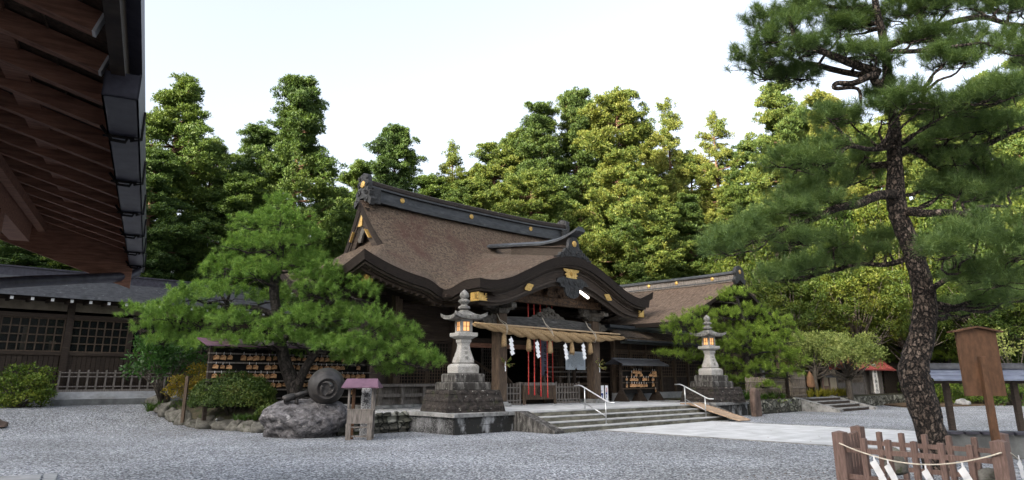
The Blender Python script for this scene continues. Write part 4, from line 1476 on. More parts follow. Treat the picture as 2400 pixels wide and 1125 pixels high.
def rv(mb, sec, v0, v1, zf, n=30, cu=RU):
    vs, fs = [], []
    m = len(sec)
    for v in np.linspace(v0, v1, n):
        for (y, z) in sec: vs.append((cu + y, v, zf(v) + z))
    for i in range(n - 1):
        for k in range(m):
            k2 = (k + 1) % m
            fs.append((i * m + k, i * m + k2, (i + 1) * m + k2, (i + 1) * m + k))
    fs.append(tuple(range(m))); fs.append(tuple(range((n - 1) * m + m - 1, (n - 1) * m - 1, -1)))
    mb.add(vs, fs)
rzf = lambda v: float(wz(np.float64(RU), np.float64(v)))
rv(q, [(-.30, -.1), (-.30, .02), (-.22, .03), (-.22, .34), (.22, .34), (.22, .03), (.30, .02), (.30, -.1)], V0 + .1, V1, rzf)
rg = q.build('ridge', W_GREY, wg)
q = MB(); rv(q, [(-.34, .34), (-.34, .42), (-.12, .52), (.12, .52), (.34, .42), (.34, .34)], V0 - .05, V1, rzf); rv(q, [(-.33, -.03), (-.33, .025), (-.21, .025), (-.21, -.03)], V0 + .1, V1, rzf)
q.build('ridge_cap', RIDGE, rg)
for v in (20.2, 22.6, 24.6):
    q = MB(); crest(q, (RU - .225, v, rzf(v) + .2), .11, (-1, 0, 0)); q.build('gilt_crest', GOLD, rg)
q = MB()
q.prism([(-.5, -.35), (-.62, -.1), (-.42, .1), (-.5, .3), (-.34, .62), (0, .74), (.34, .62), (.5, .3), (.42, .1), (.62, -.1), (.5, -.35), (0, -.1)], (RU, V0 + .05, rzf(V0) + .05), (1, 0, 0), (0, 0, 1), (0, -.18, 0))
oo = q.build('ridge_end_ornament', W_BLACKC, rg)
q = MB(); crest(q, (RU, V0 - .13, rzf(V0) + .42), .12, (0, -1, 0)); q.build('gilt_crest', GOLD, oo)
# lean-to roof and gutter along the court side
q = MB()
A8, V8 = np.meshgrid(np.linspace(27.5, 35.5, 50), np.linspace(20.3, 21.6, 12), indexing='ij')
q.grid(A8, V8, 3.62 + (V8 - 20.3) * .42 + .02 * np.sin(A8 * 7))
q.box(27.5, 35.5, 20.32, 20.5, 3.48, 3.60)
q.build('lean_to_roof', THATCH, wg)
q = MB(); q.box(27.35, 35.5, 21.1, 21.5, 4.12, 4.26); q.box(27.35, 35.5, 21.3, 21.6, 4.0, 4.12)
q.build('flashing', RIDGE, wg)
q = MB(); q.box(27.6, 35.6, 20.28, 20.4, 3.44, 3.52); q.box(27.6, 35.6, 20.6, 20.72, 3.34, 3.44)
q.build('gutter', RIDGE, wg)
q = MB()
q.box(28.0, 43, 21.62, 21.72, .5, 4.3); q.box(30.5, 30.6, 21.72, 30, .5, 4.3); q.box(42.9, 43, 21.72, 30, .5, 4.3); q.box(30.5, 43, 29.9, 30, .5, 4.5)
q.add([(30, 21.4, 4.3), (42.4, 21.4, 4.3), (RU, 21.4, 6.7)], [(0, 1, 2)])
q.build('wall', W_DARKH, wg)
for u0 in (28.2, 29.55, 30.9, 32.25, 33.6, 34.95, 36.3, 37.65):
    lattice(u0, u0 + 1.25, 1.75, 2.95, 21.52, 7, 7, W_POST, name='lattice_window', parent=wg)
    q = MB()
    for k in range(5): q.box(u0 + k * .25, u0 + k * .25 + .24, 21.55 + .01 * (k % 2), 21.62, .98, 1.72)
    q.build('door_panel', W_DARK, wg)
for k in range(10):
    q = MB(); q.box(28.05 + k * 1.35, 28.17 + k * 1.35, 21.45, 21.62, .98, 3.5); q.build('post', W_POST, wg)
q = MB(); q.box(28, 43, 21.44, 21.62, 2.98, 3.10); q.build('lintel', W_POST, wg)
q = MB(); q.box(28, 43, 21.35, 21.7, .5, .98); q.build('foundation', CONC, wg)
for u in (34.2, 41.2):
    q = MB(); q.box(u - .12, u + .12, 19.0, 19.24, .0, 4.5); q.build('gable_post', W_POST, wg)

# ------------------------------------------------------------------ votive plaque racks
PLQ = None


def plaques(spots, v, label, group):
    global PLQ
    for (u, z) in spots:
        if PLQ is None:
            b = MB()
            b.prism([(-.085, -.055), (.085, -.055), (.085, .045), (.0, .08), (-.085, .045)], (0, 0, 0), (1, 0, 0), (0, 0, 1), (0, -.012, 0))
            o = b.single('votive_plaque', EMA_M, label, 'votive plaque', (0, 0, 0), SROT, group)
            c = MB(); c.box(-.004, .004, -.012, -.002, .07, .15); c.build('hanging_cord', PAPER, o)
            PLQ = o
        else:
            o = copy_tree(PLQ)
            o['label'], o['group'] = label, group
        o.location = S(u, v + random.uniform(-.01, .01), z)
        o.rotation_euler = (0, random.uniform(-.16, .16), SROT + random.uniform(-.45, .45))
        sc_ = random.uniform(1.0, 1.32)
        o.scale = (sc_, 1, sc_ * random.uniform(.92, 1.08))


rk = thing('votive_rack', 'long dark rack of hanging votive plaques behind the big left pine', 'rack', (12.6, 24.5, .6), SROT)
q = MB()
for u in (9.4, 11.5, 13.7, 15.7):
    q = MB(); q.box(u - .06, u + .06, 24.4, 24.52, .3, 2.75); q.build('post', W_DARK, rk)
for z in (.95, 1.25, 1.55, 1.86, 2.17, 2.48):
    q = MB(); q.box(9.3, 15.8, 24.36, 24.42, z, z + .05); q.build('rail', W_GREY, rk)
q = MB(); q.box(9.35, 15.75, 24.5, 24.53, .7, 2.7); q.build('back_board', BLACK, rk)
q = MB()
q.add([(9.0, 23.8, 2.72), (16.1, 23.8, 2.72), (16.1, 24.8, 3.0), (9.0, 24.8, 3.0), (9.0, 23.8, 2.76), (16.1, 23.8, 2.76), (16.1, 24.8, 3.04), (9.0, 24.8, 3.04)], [(3, 2, 1, 0), (4, 5, 6, 7), (0, 1, 5, 4), (1, 2, 6, 5), (2, 3, 7, 6), (3, 0, 4, 7)])
q.build('roof', PURPLE, rk)
random.seed(21)
sp = []
for z, pr in ((2.36, .75), (2.05, .85), (1.74, .9), (1.43, .75), (1.13, .35)):
    u = 9.55
    while u < 15.65:
        if random.random() < pr: sp.append((u, z + random.uniform(-.012, .012)))
        u += .235
plaques(sp, 24.33, 'small pentagonal wooden plaque hanging on the long rack behind the left pine', 'votive plaques on the long rack')
rk = thing('votive_rack', 'small roofed rack of votive plaques between the right hall pillar and the right lantern', 'rack', (28.8, 20.7, .6), SROT)
for u in (27.5, 28.95, 30.4):
    q = MB(); q.box(u - .07, u + .07, 20.6, 20.74, .6, 2.42); q.prism([(20.2, .58), (21.14, .58), (21.05, .72), (20.74, 1.15), (20.6, 1.15), (20.3, .72)], (u - .05, 0, 0), (0, 1, 0), (0, 0, 1), (.1, 0, 0)); q.build('post', W_DARK, rk)
q = MB()
q.add([(27.0, 20.15, 2.34), (30.9, 20.15, 2.34), (30.9, 20.75, 2.58), (27.0, 20.75, 2.58), (30.9, 21.3, 2.34), (27.0, 21.3, 2.34)], [(0, 1, 2, 3), (3, 2, 4, 5)])
q.box(27.0, 30.9, 20.15, 20.2, 2.27, 2.34); q.box(27.0, 30.9, 20.68, 20.82, 2.57, 2.64)
q.build('roof', IRON, rk)
for z in (1.12, 1.40, 1.68, 1.96):
    q = MB(); q.box(27.5, 30.4, 20.55, 20.6, z + .05, z + .09); q.build('rail', W_POST, rk)
q = MB(); q.box(27.5, 30.4, 20.72, 20.73, .95, 2.1); q.build('back_board', BLACK, rk)
sp = []
for z, pr in ((2.0, .4), (1.86, .5), (1.66, .65), (1.38, .6), (1.1, .15)):
    u = 27.75
    while u < 30.2:
        if random.random() < pr: sp.append((u, z - .04 + random.uniform(-.02, .02)))
        u += .2
plaques(sp, 20.52, 'small wooden plaque hanging in the small roofed rack beside the right pillar', 'votive plaques in the small roofed rack')

# ------------------------------------------------------------------ right background: raised garden, hut, fences, steps
gb = MB()
gb.box(31.5, 60, 16.6, 34, -.1, .66)
gb.struct('raised_garden', SOIL, SROT)
w = MB()
w.box(31.5, 37.2, 16.25, 16.62, -.05, .64)
random.seed(3)
for k in range(60):
    w.rock((31.6 + random.uniform(0, 5.5), 16.27, random.uniform(.05, .6)), (random.uniform(.12, .22), .08, random.uniform(.08, .14)), k, 2, .22)
w.single('stone_wall', S_WALL, 'rough pale stone retaining wall behind the tall brown stone, left of the garden steps', 'wall', (34.3, 16.4, 0), SROT)
w = MB()
w.box(42.6, 60, 16.2, 16.62, -.05, .60)
for k in range(120):
    w.rock((42.7 + random.uniform(0, 17), 16.22, random.uniform(.05, .55)), (random.uniform(.12, .22), .08, random.uniform(.08, .14)), k + 99, 2, .22)
w.single('stone_wall', S_WALL, 'low mossy stone retaining wall right of the garden steps, under the red roofed hut', 'wall', (51, 16.4, 0), SROT)
gs = thing('garden_steps', 'small flight of stone garden steps in front of the red roofed hut', 'steps', (40, 15.4, 0), SROT)
for i in range(4):
    q = MB(); q.box(37.75, 42.1, 14.6 + i * .5, 16.7, .165 * i - .02, .165 * i + .13); q.build('riser', W_DARKH, gs)
    q = MB(); q.box(37.75, 42.1, 14.58 + i * .5, 14.58 + i * .5 + .52, .165 * i + .13, .165 * (i + 1)); q.build('tread', S_CAP, gs)
for u0 in (37.2, 42.15):
    q = MB(); q.prism([(14.3, -.02), (16.7, -.02), (16.7, .72), (14.3, .12)], (u0, 0, 0), (0, 1, 0), (0, 0, 1), (.45, 0, 0)); q.build('side_kerb', S_CAP, gs)

ht = thing('old_charm_hut', 'small open hut with a red tin roof and cream walls behind the garden steps', 'hut', (45.8, 18.4, .66), SROT)
HU0, HU1, HV0, HV1 = 43.2, 53.4, 17.4, 19.6
q = MB()
q.add([(HU0 - .7, HV0 - .75, 2.30), (HU1 + .7, HV0 - .75, 2.30), (HU1 + 1.3, (HV0 + HV1) / 2, 3.60), (HU0 - .7, (HV0 + HV1) / 2, 3.60), (HU1 + .7, HV1 + .6, 2.30), (HU0 - .7, HV1 + .6, 2.30)], [(0, 1, 2, 3), (3, 2, 4, 5)])
q.box(HU0 - .7, HU1 + .7, HV0 - .77, HV0 - .72, 2.20, 2.30)
for k in range(21):
    u = HU0 - .7 + k * .55
    q.beam((u, HV0 - .75, 2.315), (u, (HV0 + HV1) / 2, 3.615), .035, .03)
q.box(HU0 - .8, HU1 + 1.4, (HV0 + HV1) / 2 - .1, (HV0 + HV1) / 2 + .1, 3.58, 3.68)
q.build('roof', REDTIN, ht)
for u in (HU0, HU0 + 2.2, HU0 + 6.8, HU1):
    q = MB(); q.box(u - .07, u + .07, HV0, HV0 + .14, .66, 2.5); q.build('post', W_GREY, ht)
q = MB(); q.box(HU0 + .07, HU0 + 2.13, HV0 + .04, HV0 + .1, .66, 2.45); q.box(HU0, HU1, HV1 - .1, HV1, .66, 2.5); q.build('plaster_wall', PLASTER, ht)
q = MB()
for k in range(34): q.box(HU0 + 2.27 + k * .131, HU0 + 2.39 + k * .131, HV0 + .05 + .008 * (k % 2), HV0 + .1, .66, 1.42)
q.build('board_wall', W_GREY, ht)
q = MB()
for k in range(20): q.box(HU0 + 2.3 + k * .225, HU0 + 2.36 + k * .225, HV0 + .04, HV0 + .08, 1.42, 2.02)
q.box(HU0 + 2.27, HU0 + 6.73, HV0 + .02, HV0 + .05, 1.62, 1.67); q.box(HU0 + 2.27, HU0 + 6.73, HV0 + .02, HV0 + .05, 1.85, 1.90)
q.build('picket_rail', BAMB_O, ht)
q = MB()
for k in range(24): q.box(HU0 + 6.87 + k * .138, HU0 + 6.99 + k * .138, HV0 + .04 + .01 * (k % 2), HV0 + .1, .66, 2.45)
for k in range(16): q.box(HU1 - .02, HU1 + .03 + .01 * (k % 2), HV0 + .1 + k * .13, HV0 + .22 + k * .13, .66, 2.5)
q.build('side_boards', W_GREY, ht)
q = MB(); q.box(HU0 + 2.3, HU0 + 6.7, HV0 + .8, HV0 + .85, .66, 2.45); q.build('dark_inside', BLACK, ht)

sg_ = thing('standing_sign', 'tall cream upright sign with six black characters leaning on the red roofed hut', 'sign', (50.6, 16.9, .66), SROT)
q = MB(); q.box(50.2, 50.95, 16.86, 16.94, .72, 2.62); q.box(50.95, 51.0, 16.9, 17.35, .72, 2.57); q.build('panel', SIGNW, sg_)
q = MB()
for i, ch in enumerate('古神札納め所'):
    q.text(ch, .33, (50.57, 16.855, 2.30 - i * .305), (1.5, 0, 0), (0, 0, 1), .004)
    
q.build('lettering', INK, sg_)

ot = thing('dark_garden_house', 'dark plank outbuilding with open roof timbers right of the red roofed hut', 'outbuilding', (57, 19, .66), SROT)
q = MB()
for k in range(30): q.box(54.6 + k * .18, 54.77 + k * .18, 17.6 + .01 * (k % 2), 17.7, .66, 2.3)
q.box(54.6, 60, 20, 20.1, .66, 2.3)
q.build('wall', W_DARK, ot)
q = MB(); q.add([(54.2, 16.9, 2.25), (60.4, 16.9, 2.25), (60.4, 18.8, 3.0), (54.2, 18.8, 3.0), (60.4, 20.6, 2.25), (54.2, 20.6, 2.25)], [(0, 1, 2, 3), (3, 2, 4, 5)]); q.build('roof', W_DARKH, ot)
for k in range(7):
    q = MB(); q.beam((54.4 + k * .9, 16.85, 2.2), (54.4 + k * .9, 18.8, 2.95), .07, .09); q.build('rafter', W_GREY, ot)


def lath_fence(name, label, u0, u1, v, z0, z1, step, mat, rails, group=None, jit=.04):
    o = thing(name, label, 'fence', ((u0 + u1) / 2, v, z0), SROT)
    q = MB()
    n = int((u1 - u0) / step)
    for k in range(n + 1):
        u = u0 + (u1 - u0) * k / n
        q.tube([(u, v, z0), (u + random.uniform(-.02, .02), v, z1 + random.uniform(-jit, jit))], .024, 6)
    q.build('bamboo_lath', mat, o)
    for zz in rails:
        q = MB(); q.tube([(u0 - .05, v - .03, zz), (u1 + .05, v - .03, zz)], .025, 6); q.build('rail', mat, o)
    return o


lath_fence('bamboo_fence', 'old grey bamboo lath fence on the stone wall beside the right garden pine', 32.6, 37.0, 16.9, .66, 1.72, .14, BAMB_O, (.85, 1.15, 1.5))
lath_fence('bamboo_fence', 'tall pale bamboo lath fence panel at the head of the garden steps', 37.0, 38.7, 16.6, .6, 1.98, .14, BAMB_O, (.8, 1.2, 1.65))
lath_fence('low_bamboo_fence', 'low open bamboo fence between the tall bamboo panel and the red roofed hut', 39.6, 42.6, 18.0, .66, 1.35, .34, BAMB_O, (.95, 1.2))
q = MB(); q.box(36.85, 37.0, 16.72, 16.87, .6, 2.1); q.single('fence_post', W_DARK, 'dark square post where the two bamboo fences meet', 'post', (36.9, 16.8, .6), SROT)

q = MB(); q.prism([(-.30, -.05), (.34, -.05), (.36, .5), (.30, 1.0), (.16, 1.22), (-.12, 1.27), (-.28, 1.1), (-.34, .6)], (30.75, 15.68, 0), (1, 0, 0), (0, 0, 1), (0, -.26, 0))
q.single('standing_stone', ROCKB, 'tall flat brown natural stone standing upright on gravel beside the right plinth', 'standing stone', (30.75, 15.55, 0), SROT, bevel=.07)
q = MB(); q.rock((40.9, 17.2, 1.25), (.38, .2, .78), 43, 3, .12); q.single('standing_stone', ROCKO, 'tall ochre standing stone slab in front of the red roofed hut', 'standing stone', (40.9, 17.2, .66), SROT)
t_ = thing('roofed_notice', 'little wooden notice with a dark roof beside the ochre standing stone', 'notice', (42.6, 17.0, .66), SROT)
for u in (42.1, 43.0):
    q = MB(); q.box(u, u + .07, 16.95, 17.02, .66, 1.75); q.build('post', W_BROWN, t_)
q = MB(); q.add([(41.8, 16.6, 1.72), (43.4, 16.6, 1.72), (43.4, 17.0, 1.92), (41.8, 17.0, 1.92), (43.4, 17.35, 1.75), (41.8, 17.35, 1.75)], [(0, 1, 2, 3), (3, 2, 4, 5)]); q.build('roof', IRON, t_)
q = MB(); q.box(42.17, 43.0, 16.96, 17.0, .95, 1.25); q.build('board', W_BROWN, t_)
q = MB(); q.box(35.9, 36.15, 17.6, 17.75, .66, 2.6); q.single('stone_post', S_CAP, 'slim grey inscribed post standing behind the bamboo fence', 'stone post', (36, 17.7, .66), SROT)

# long roofed display shed at the right edge
sh = thing('roofed_shelter', 'long low shelter with a blue grey metal roof on dark posts at the right edge', 'shelter', (15.5, 21, 0))
q = MB()
X0, X1, Y0 = 12.1, 15.35, 20.3
for k in range(3):
    za, zb = 1.62 + k * .105, 1.62 + (k + 1) * .105
    ya, yb = Y0 - .55 + k * .185, Y0 - .55 + (k + 1) * .185
    q.add([(X0 - .3, ya, za + .02), (X1 + .02 * k, ya, za + .02), (X1 + .06 + .05 * k, yb, zb), (X0 - .3, yb, zb), (X0 - .3, ya, za - .02), (X1 + .02 * k, ya, za - .02)], [(0, 1, 2, 3), (4, 5, 1, 0)])
    yc, yd = Y0 + .56 - k * .185, Y0 + .56 - (k + 1) * .185
    q.add([(X0 - .3, yc, za + .02), (X1, yc, za + .02), (X1 + .1, yd, zb), (X0 - .3, yd, zb)], [(3, 2, 1, 0)])
q.build('roof', BLUEROOF, sh)
q = MB(); q.box(X0 - .3, X1 + 1.8, Y0 - .09, Y0 + .09, 1.93, 2.07); q.box(X0 - .3, X1 + 1.8, Y0 - .11, Y0 + .11, 2.07, 2.085); q.build('ridge', IRON, sh)
q = MB()
q.add([(X1, Y0 - .55, 1.6), (X1 + .35, Y0 - .1, 1.93), (X1 + .35, Y0 + .1, 1.93), (X1, Y0 + .56, 1.6)], [(0, 1, 2, 3)])
q.box(X1 + .3, X1 + 4, Y0 - .6, Y0 - .5, 1.55, 1.63)
q.add([(X1 + .3, Y0 - .55, 1.63), (X1 + 4, Y0 - .55, 1.63), (X1 + 4, Y0, 1.93), (X1 + .3, Y0, 1.93)], [(0, 1, 2, 3)])
q.build('roof_end', W_DARK, sh)
for x, y in ((14.35, Y0 - .05), (12.0, Y0), (12.5, Y0 + .1), (17, Y0)):
    q = MB(); q.box(x - .07, x + .07, y - .07, y + .07, -.02, 1.7); q.build('post', W_DARK, sh)
q = MB(); q.box(X0 - .25, X1 + 3, Y0 - .06, Y0 + .0, 1.52, 1.6); q.build('beam', W_DARK, sh)
bs = thing('stone_basin_wall', 'low grey wall with a dark slatted top behind the fenced pine at the right edge', 'wall', (12, 15.5, 0))
q = MB(); q.prism([(9.5, 15.6), (16, 14.6), (16.1, 14.9), (9.6, 15.9)], (0, 0, -.02), (1, 0, 0), (0, 1, 0), (0, 0, .52)); q.build('block', CONC_D, bs)
q = MB()
for k in range(20):
    x = 9.45 + k * .325
    y = 15.55 - k * .05
    q.cbox((x + .14, y + .16, .525), .27, .46, .05, -.152)
q.build('slatted_top', GUTTER, bs)
# ------------------------------------------------------------------ stone lanterns
LB = (0.0, 0.0, 0.598)


def make_lantern():
    o = thing('stone_lantern', 'tall lit stone lantern on a dark stepped base left of the steps, nearer the viewer', 'stone lantern', (0, 0, 0), 0.0, 'pair of lit stone lanterns')
    q = MB()
    q.lathe((0, 0, 0), [(1.06, 0), (.92, .70)], sq=4)
    random.seed(4)
    for fx in range(4):
        for r in range(3):
            for k in range(5):
                s_ = 1.05 - .14 * (r * .233 + .12) / .7
                x = -s_ + s_ * 2 * (k + .5 + (.25 if r % 2 else -.1)) / 5
                x = max(-s_ + .16, min(s_ - .16, x))
                p = rot2(x, -s_ + .01, fx * math.pi / 2)
                q.rock((p[0], p[1], .12 + r * .235), (.20 if fx % 2 == 0 else .05, .05 if fx % 2 == 0 else .20, .115), fx * 20 + r * 5 + k, 2, .12)
    q.build('masonry_base', S_DARK, o)
    q = MB(); q.lathe((0, 0, .70), [(.70, 0), (.70, .22), (.66, .25)], sq=4); q.build('base_step', S_COURSE, o, bevel=.02)
    q = MB(); q.lathe((0, 0, .95), [(.55, 0), (.55, .24), (.51, .275)], sq=4); q.build('base_step', S_COURSE, o, bevel=.02)
    q = MB(); q.lathe((0, 0, 1.225), [(.40, 0), (.405, .22), (.37, .29), (.29, .32)], sq=4); fb = q.build('foot_block', S_LANT, o, bevel=.025)
    q = MB(); q.lathe((0, 0, 1.545), [(.265, 0), (.285, .05), (.275, .14), (.235, .28), (.185, .46), (.165, .60), (.175, .67), (.205, .72), (.21, .80)], sq=4); sh_ = q.build('shaft', S_LANT, o, bevel=.03)
    q = MB()
    for i, ch in enumerate('御神燈'):
        z = .47 - i * .165
        y = -max(float(np.interp(z + d_z, (0, .05, .14, .28, .46, .60), (.265, .285, .275, .235, .185, .165))) for d_z in (-.0, .06)) - .004
        q.text(ch, .135, (0, y, 1.545 + z), (1, 0, 0), (0, .22 if i < 2 else .12, 1), .006)
    q.build('carved_lettering', ENGR, sh_)
    q = MB(); q.lathe((0, 0, 2.345), [(.19, 0), (.24, .03), (.36, .10), (.365, .22), (.34, .225)], sq=4); q.build('platform', S_LANT, o, bevel=.015)
    # fire box with four corner posts
    q = MB()
    for sx in (-1, 1):
        for sy in (-1, 1):
            q.box(sx * .175 - .045, sx * .175 + .045, sy * .175 - .045, sy * .175 + .045, 2.57, 2.98)
    q.box(-.22, .22, -.22, .22, 2.565, 2.62); q.box(-.22, .22, -.22, .22, 2.95, 3.02)
    fbx = q.build('fire_box', S_LANT, o)
    for k in range(4):
        a = k * math.pi / 2
        q = MB()
        p = [rot2(x, -.185, a) for x in (-.13, .13)]
        q.add([(p[0][0], p[0][1], 2.62), (p[1][0], p[1][1], 2.62), (p[1][0], p[1][1], 2.95), (p[0][0], p[0][1], 2.95)], [(0, 1, 2, 3)])
        w = q.build('lit_window', LAMP_W, fbx)
        q = MB()
        for x in (-.124, 0, .124):
            c = rot2(x, -.195, a); q.cbox((c[0], c[1], 2.785), .017, .017, .33, a)
        for z in (2.626, 2.785, 2.944):
            c = rot2(0, -.196, a); q.cbox((c[0], c[1], z), .26, .014, .017, a)
        q.build('window_lattice', W_EAVE, w)
    # roof with up-curved corners
    n = 25
    g_ = np.linspace(-1, 1, n)
    X, Y = np.meshgrid(g_, g_, indexing='ij')
    m_ = np.maximum(np.abs(X), np.abs(Y))
    cor = (np.minimum(np.abs(X), np.abs(Y)) / np.maximum(m_, 1e-6)) ** 3 * m_ ** 4
    R_ = .58
    zt = .36 * (1 - m_) ** 1.5 + .02 + .13 * cor + .05 * m_ ** 6
    q = MB()
    q.grid(X * R_ * (1 + .05 * cor), Y * R_ * (1 + .05 * cor), 3.06 + zt)
    zb = -.02 - .0 * m_ + .13 * cor
    q.grid(X * R_ * .985 * (1 + .05 * cor), Y * R_ * .985 * (1 + .05 * cor), 3.03 + zb * 1.0, flip=True)
    idx = [(i, 0) for i in range(n)] + [(n - 1, j) for j in range(1, n)] + [(i, n - 1) for i in range(n - 2, -1, -1)] + [(0, j) for j in range(n - 2, 0, -1)]
    vs, fs = [], []
    for i, j in idx:
        e_ = 1 + .05 * cor[i, j]
        vs += [(X[i, j] * R_ * e_, Y[i, j] * R_ * e_, 3.06 + zt[i, j]), (X[i, j] * R_ * .985 * e_, Y[i, j] * R_ * .985 * e_, 3.03 + zb[i, j])]
    L = len(idx)
    for k in range(L):
        k2 = (k + 1) % L
        fs.append((2 * k, 2 * k + 1, 2 * k2 + 1, 2 * k2))
    q.add(vs, fs, True)
    q.build('lantern_roof', S_LROOF, o)
    q = MB()
    q.lathe((0, 0, 3.36), [(.17, 0), (.22, .04), (.20, .10), (.12, .13), (.10, .17), (.15, .21), (.19, .27), (.17, .33), (.11, .355), (.10, .37), (.15, .42), (.165, .48), (.145, .555), (.09, .62), (.035, .665), (.005, .69)], 20)
    for k in range(8):
        a = k * math.pi / 4
        q.rock((.175 * math.cos(a), .175 * math.sin(a), 3.62), (.045, .045, .06), k, 2, .05)
    q.build('finial', S_LROOF, o)
    return o


lanA = make_lantern()
xa, ya, _ = S(15.38, 18.12)
lanA.location = (xa, ya, .598)
lanA.rotation_euler = (0, 0, LROT)
lanB = copy_tree(lanA)
xb, yb = 9.42, 33.4
lanB.location = (xb, yb, .598)
lanB.rotation_euler = (0, 0, LROT + .04)
lanB['label'] = 'tall lit stone lantern right of the steps, in front of the cloud shaped pine'

# ------------------------------------------------------------------ straw rope across the front pillars, with paper streamers
rp = thing('sacred_straw_rope', 'thick twisted straw rope with tassels hanging across the hall front pillars', 'rope', (UC, 19.8, 3.5), SROT)
P0, P1 = Vector((17.35, 19.85, 3.66)), Vector((26.75, 19.85, 3.52))


def rope_c(t):
    p = P0.lerp(P1, t)
    p.z -= .20 * math.sin(math.pi * t) ** 1.0
    return p


def rope_r(t): return .055 + .135 * math.sin(math.pi * min(1, max(0, t * .9 + .06))) ** 1.1


for s_ in range(3):
    q = MB()
    pts, rs = [], []
    for i in range(121):
        t = i / 120
        c = rope_c(t)
        R_ = rope_r(t)
        a = t * 2 * math.pi * 4.2 + s_ * 2 * math.pi / 3
        pts.append(c + Vector((0, math.cos(a) * R_ * .62, math.sin(a) * R_ * .62)))
        rs.append(R_ * .66)
    q.tube(pts, rs, 9, True, .05, s_)
    q.build('strand', STRAW, rp)
q = MB()
pts = [(17.45 + (26.55 - 17.45) * t, 19.92, 3.72 + (3.68 - 3.72) * t) for t in np.linspace(0, 1, 60)]
q.tube(pts, [.040 + (.006 if i % 5 == 0 else 0) for i in range(60)], 8)
q.build('bamboo_pole', BAMBOO, rp)
for px, t in ((1181, None), (1239, None), (1289, None), (1340, None), (1383, None)):
    u = atV(px, 800, 19.85)[0]
    t = (u - P0.x) / (P1.x - P0.x)
    c = rope_c(t)
    z = c.z - rope_r(t) * .85
    q = MB()
    q.lathe((u, 19.85, z), [(.045, .1), (.062, 0), (.055, -.08), (.085, -.13), (.105, -.30), (.125, -.50), (.09, -.52)], 14)
    random.seed(px)
    for k in range(26):
        a = random.uniform(0, 6.28); r_ = random.uniform(.03, .115)
        q.tube([(u + .04 * math.cos(a), 19.85 + .04 * math.sin(a), z - .1), (u + r_ * math.cos(a), 19.85 + r_ * math.sin(a), z - random.uniform(.5, .6))], .011, 4)
    q.build('tassel', STRAW, rp)
for px, py in ((1178, 745), (1284, 755), (1385, 770)):
    u = atV(px, py, 19.9)[0]
    t = (u - P0.x) / (P1.x - P0.x)
    c = rope_c(t)
    q = MB()
    q.tube([(u - .04, 20.16, 4.17), (u - .03, 20.05, 3.95), (u, 19.68, c.z + .22), (u + .03, 19.62, c.z), (u + .08, 19.75, c.z - .19), (u + .05, 20.0, c.z - .1)], .014, 6)
    q.tube([(u - .08, 20.16, 4.17), (u - .06, 20.0, 3.9), (u + .0, 19.66, c.z + .1), (u + .05, 19.7, c.z - .17)], .012, 6)
    q.build('tie_cord', CORD, rp)


def zigzag(mb, o, ex, w, h, n=4, th=.004, shift=.10, yoff=.012):
    """A folded paper streamer: n leaves hanging each from the last one's corner."""
    o, ex = Vector(o), Vector(ex).normalized()
    ey = Vector((0, 0, -1))
    nn = ex.cross(ey)
    mb.prism([(-.012, -.06), (.012, -.06), (.012, h * .12), (-.012, h * .12)], o, ex, ey, nn * th)
    x = 0
    for k in range(n):
        pts = [(x - w * .5, h * .34), (x + w * .14, -h * .10), (x + w * .52, h * .72), (x - w * .12, h * 1.14)]
        oo = o + ey * (k * h * .82) + nn * (yoff * (k % 2))
        mb.prism(pts, oo, ex, ey, nn * th)
        x += w * shift


SH = None
for px, py in ((1198, 792), (1259, 800), (1325, 806), (1367, 806)):
    u, v_, z = atV(px, py, 19.8)
    if SH is None:
        q = MB(); zigzag(q, (0, 0, 0), (1, 0, 0), .27, .19, 4)
        SH = q.single('paper_streamer', PAPER, 'white folded paper streamer hanging from the thick straw rope', 'paper streamer', (0, 0, 0), SROT, 'streamers on the straw rope')
        o = SH
    else:
        o = copy_tree(SH)
    o.location = S(u, v_, z)
for o, l in zip([o for o in COL.objects if o.name.startswith('paper_streamer')], ('white paper streamer on the straw rope, beside the left pillar', 'white paper streamer on the straw rope, in front of the red bell ropes', 'white paper streamer on the straw rope, touching the left edge of the white notice', 'white paper streamer on the straw rope, in front of the right pillar')):
    o['label'] = l

# bell ropes
BR = None
labs = ('leftmost of the five red bell ropes hanging over the offering box', 'second red bell rope from the left over the offering box', 'middle one of the five red bell ropes over the offering box', 'fourth red bell rope from the left over the offering box', 'rightmost red bell rope, ending behind the offering box')
for i, (pt, pb, v_) in enumerate((((1228, 722), (1239, 925), 20.45), ((1243, 726), (1253, 927), 20.45), ((1256, 722), (1268, 930), 20.45), ((1274, 740), (1284, 933), 20.45), ((1286, 740), (1296, 905), 21.7))):
    a, b = atV(*pt, v_), atV(*pb, v_)
    if BR is None:
        o = thing('bell_rope', labs[0], 'bell rope', (0, 0, 0), SROT, 'red bell ropes of the hall')
        q = MB()
        L = 3.75
        for s_ in range(2):
            pp, rr_ = [], []
            for k in range(140):
                z = L * k / 139
                an = k * .55 + s_ * math.pi
                pp.append((.011 * math.cos(an), .011 * math.sin(an), z)); rr_.append(.016)
            q.tube(pp, rr_, 6)
        q.build('cord', REDROPE, o)
        q = MB(); q.lathe((0, 0, 0), [(.008, -.17), (.034, -.15), (.030, -.05), (.022, -.02), (.036, 0), (.03, .04), (.015, .05)], 10)
        q.build('tassel', INKR, o)
        BR = o
    else:
        o = copy_tree(BR)
    o['label'] = labs[i]
    o.location = S(b[0], v_, b[2] + .17)

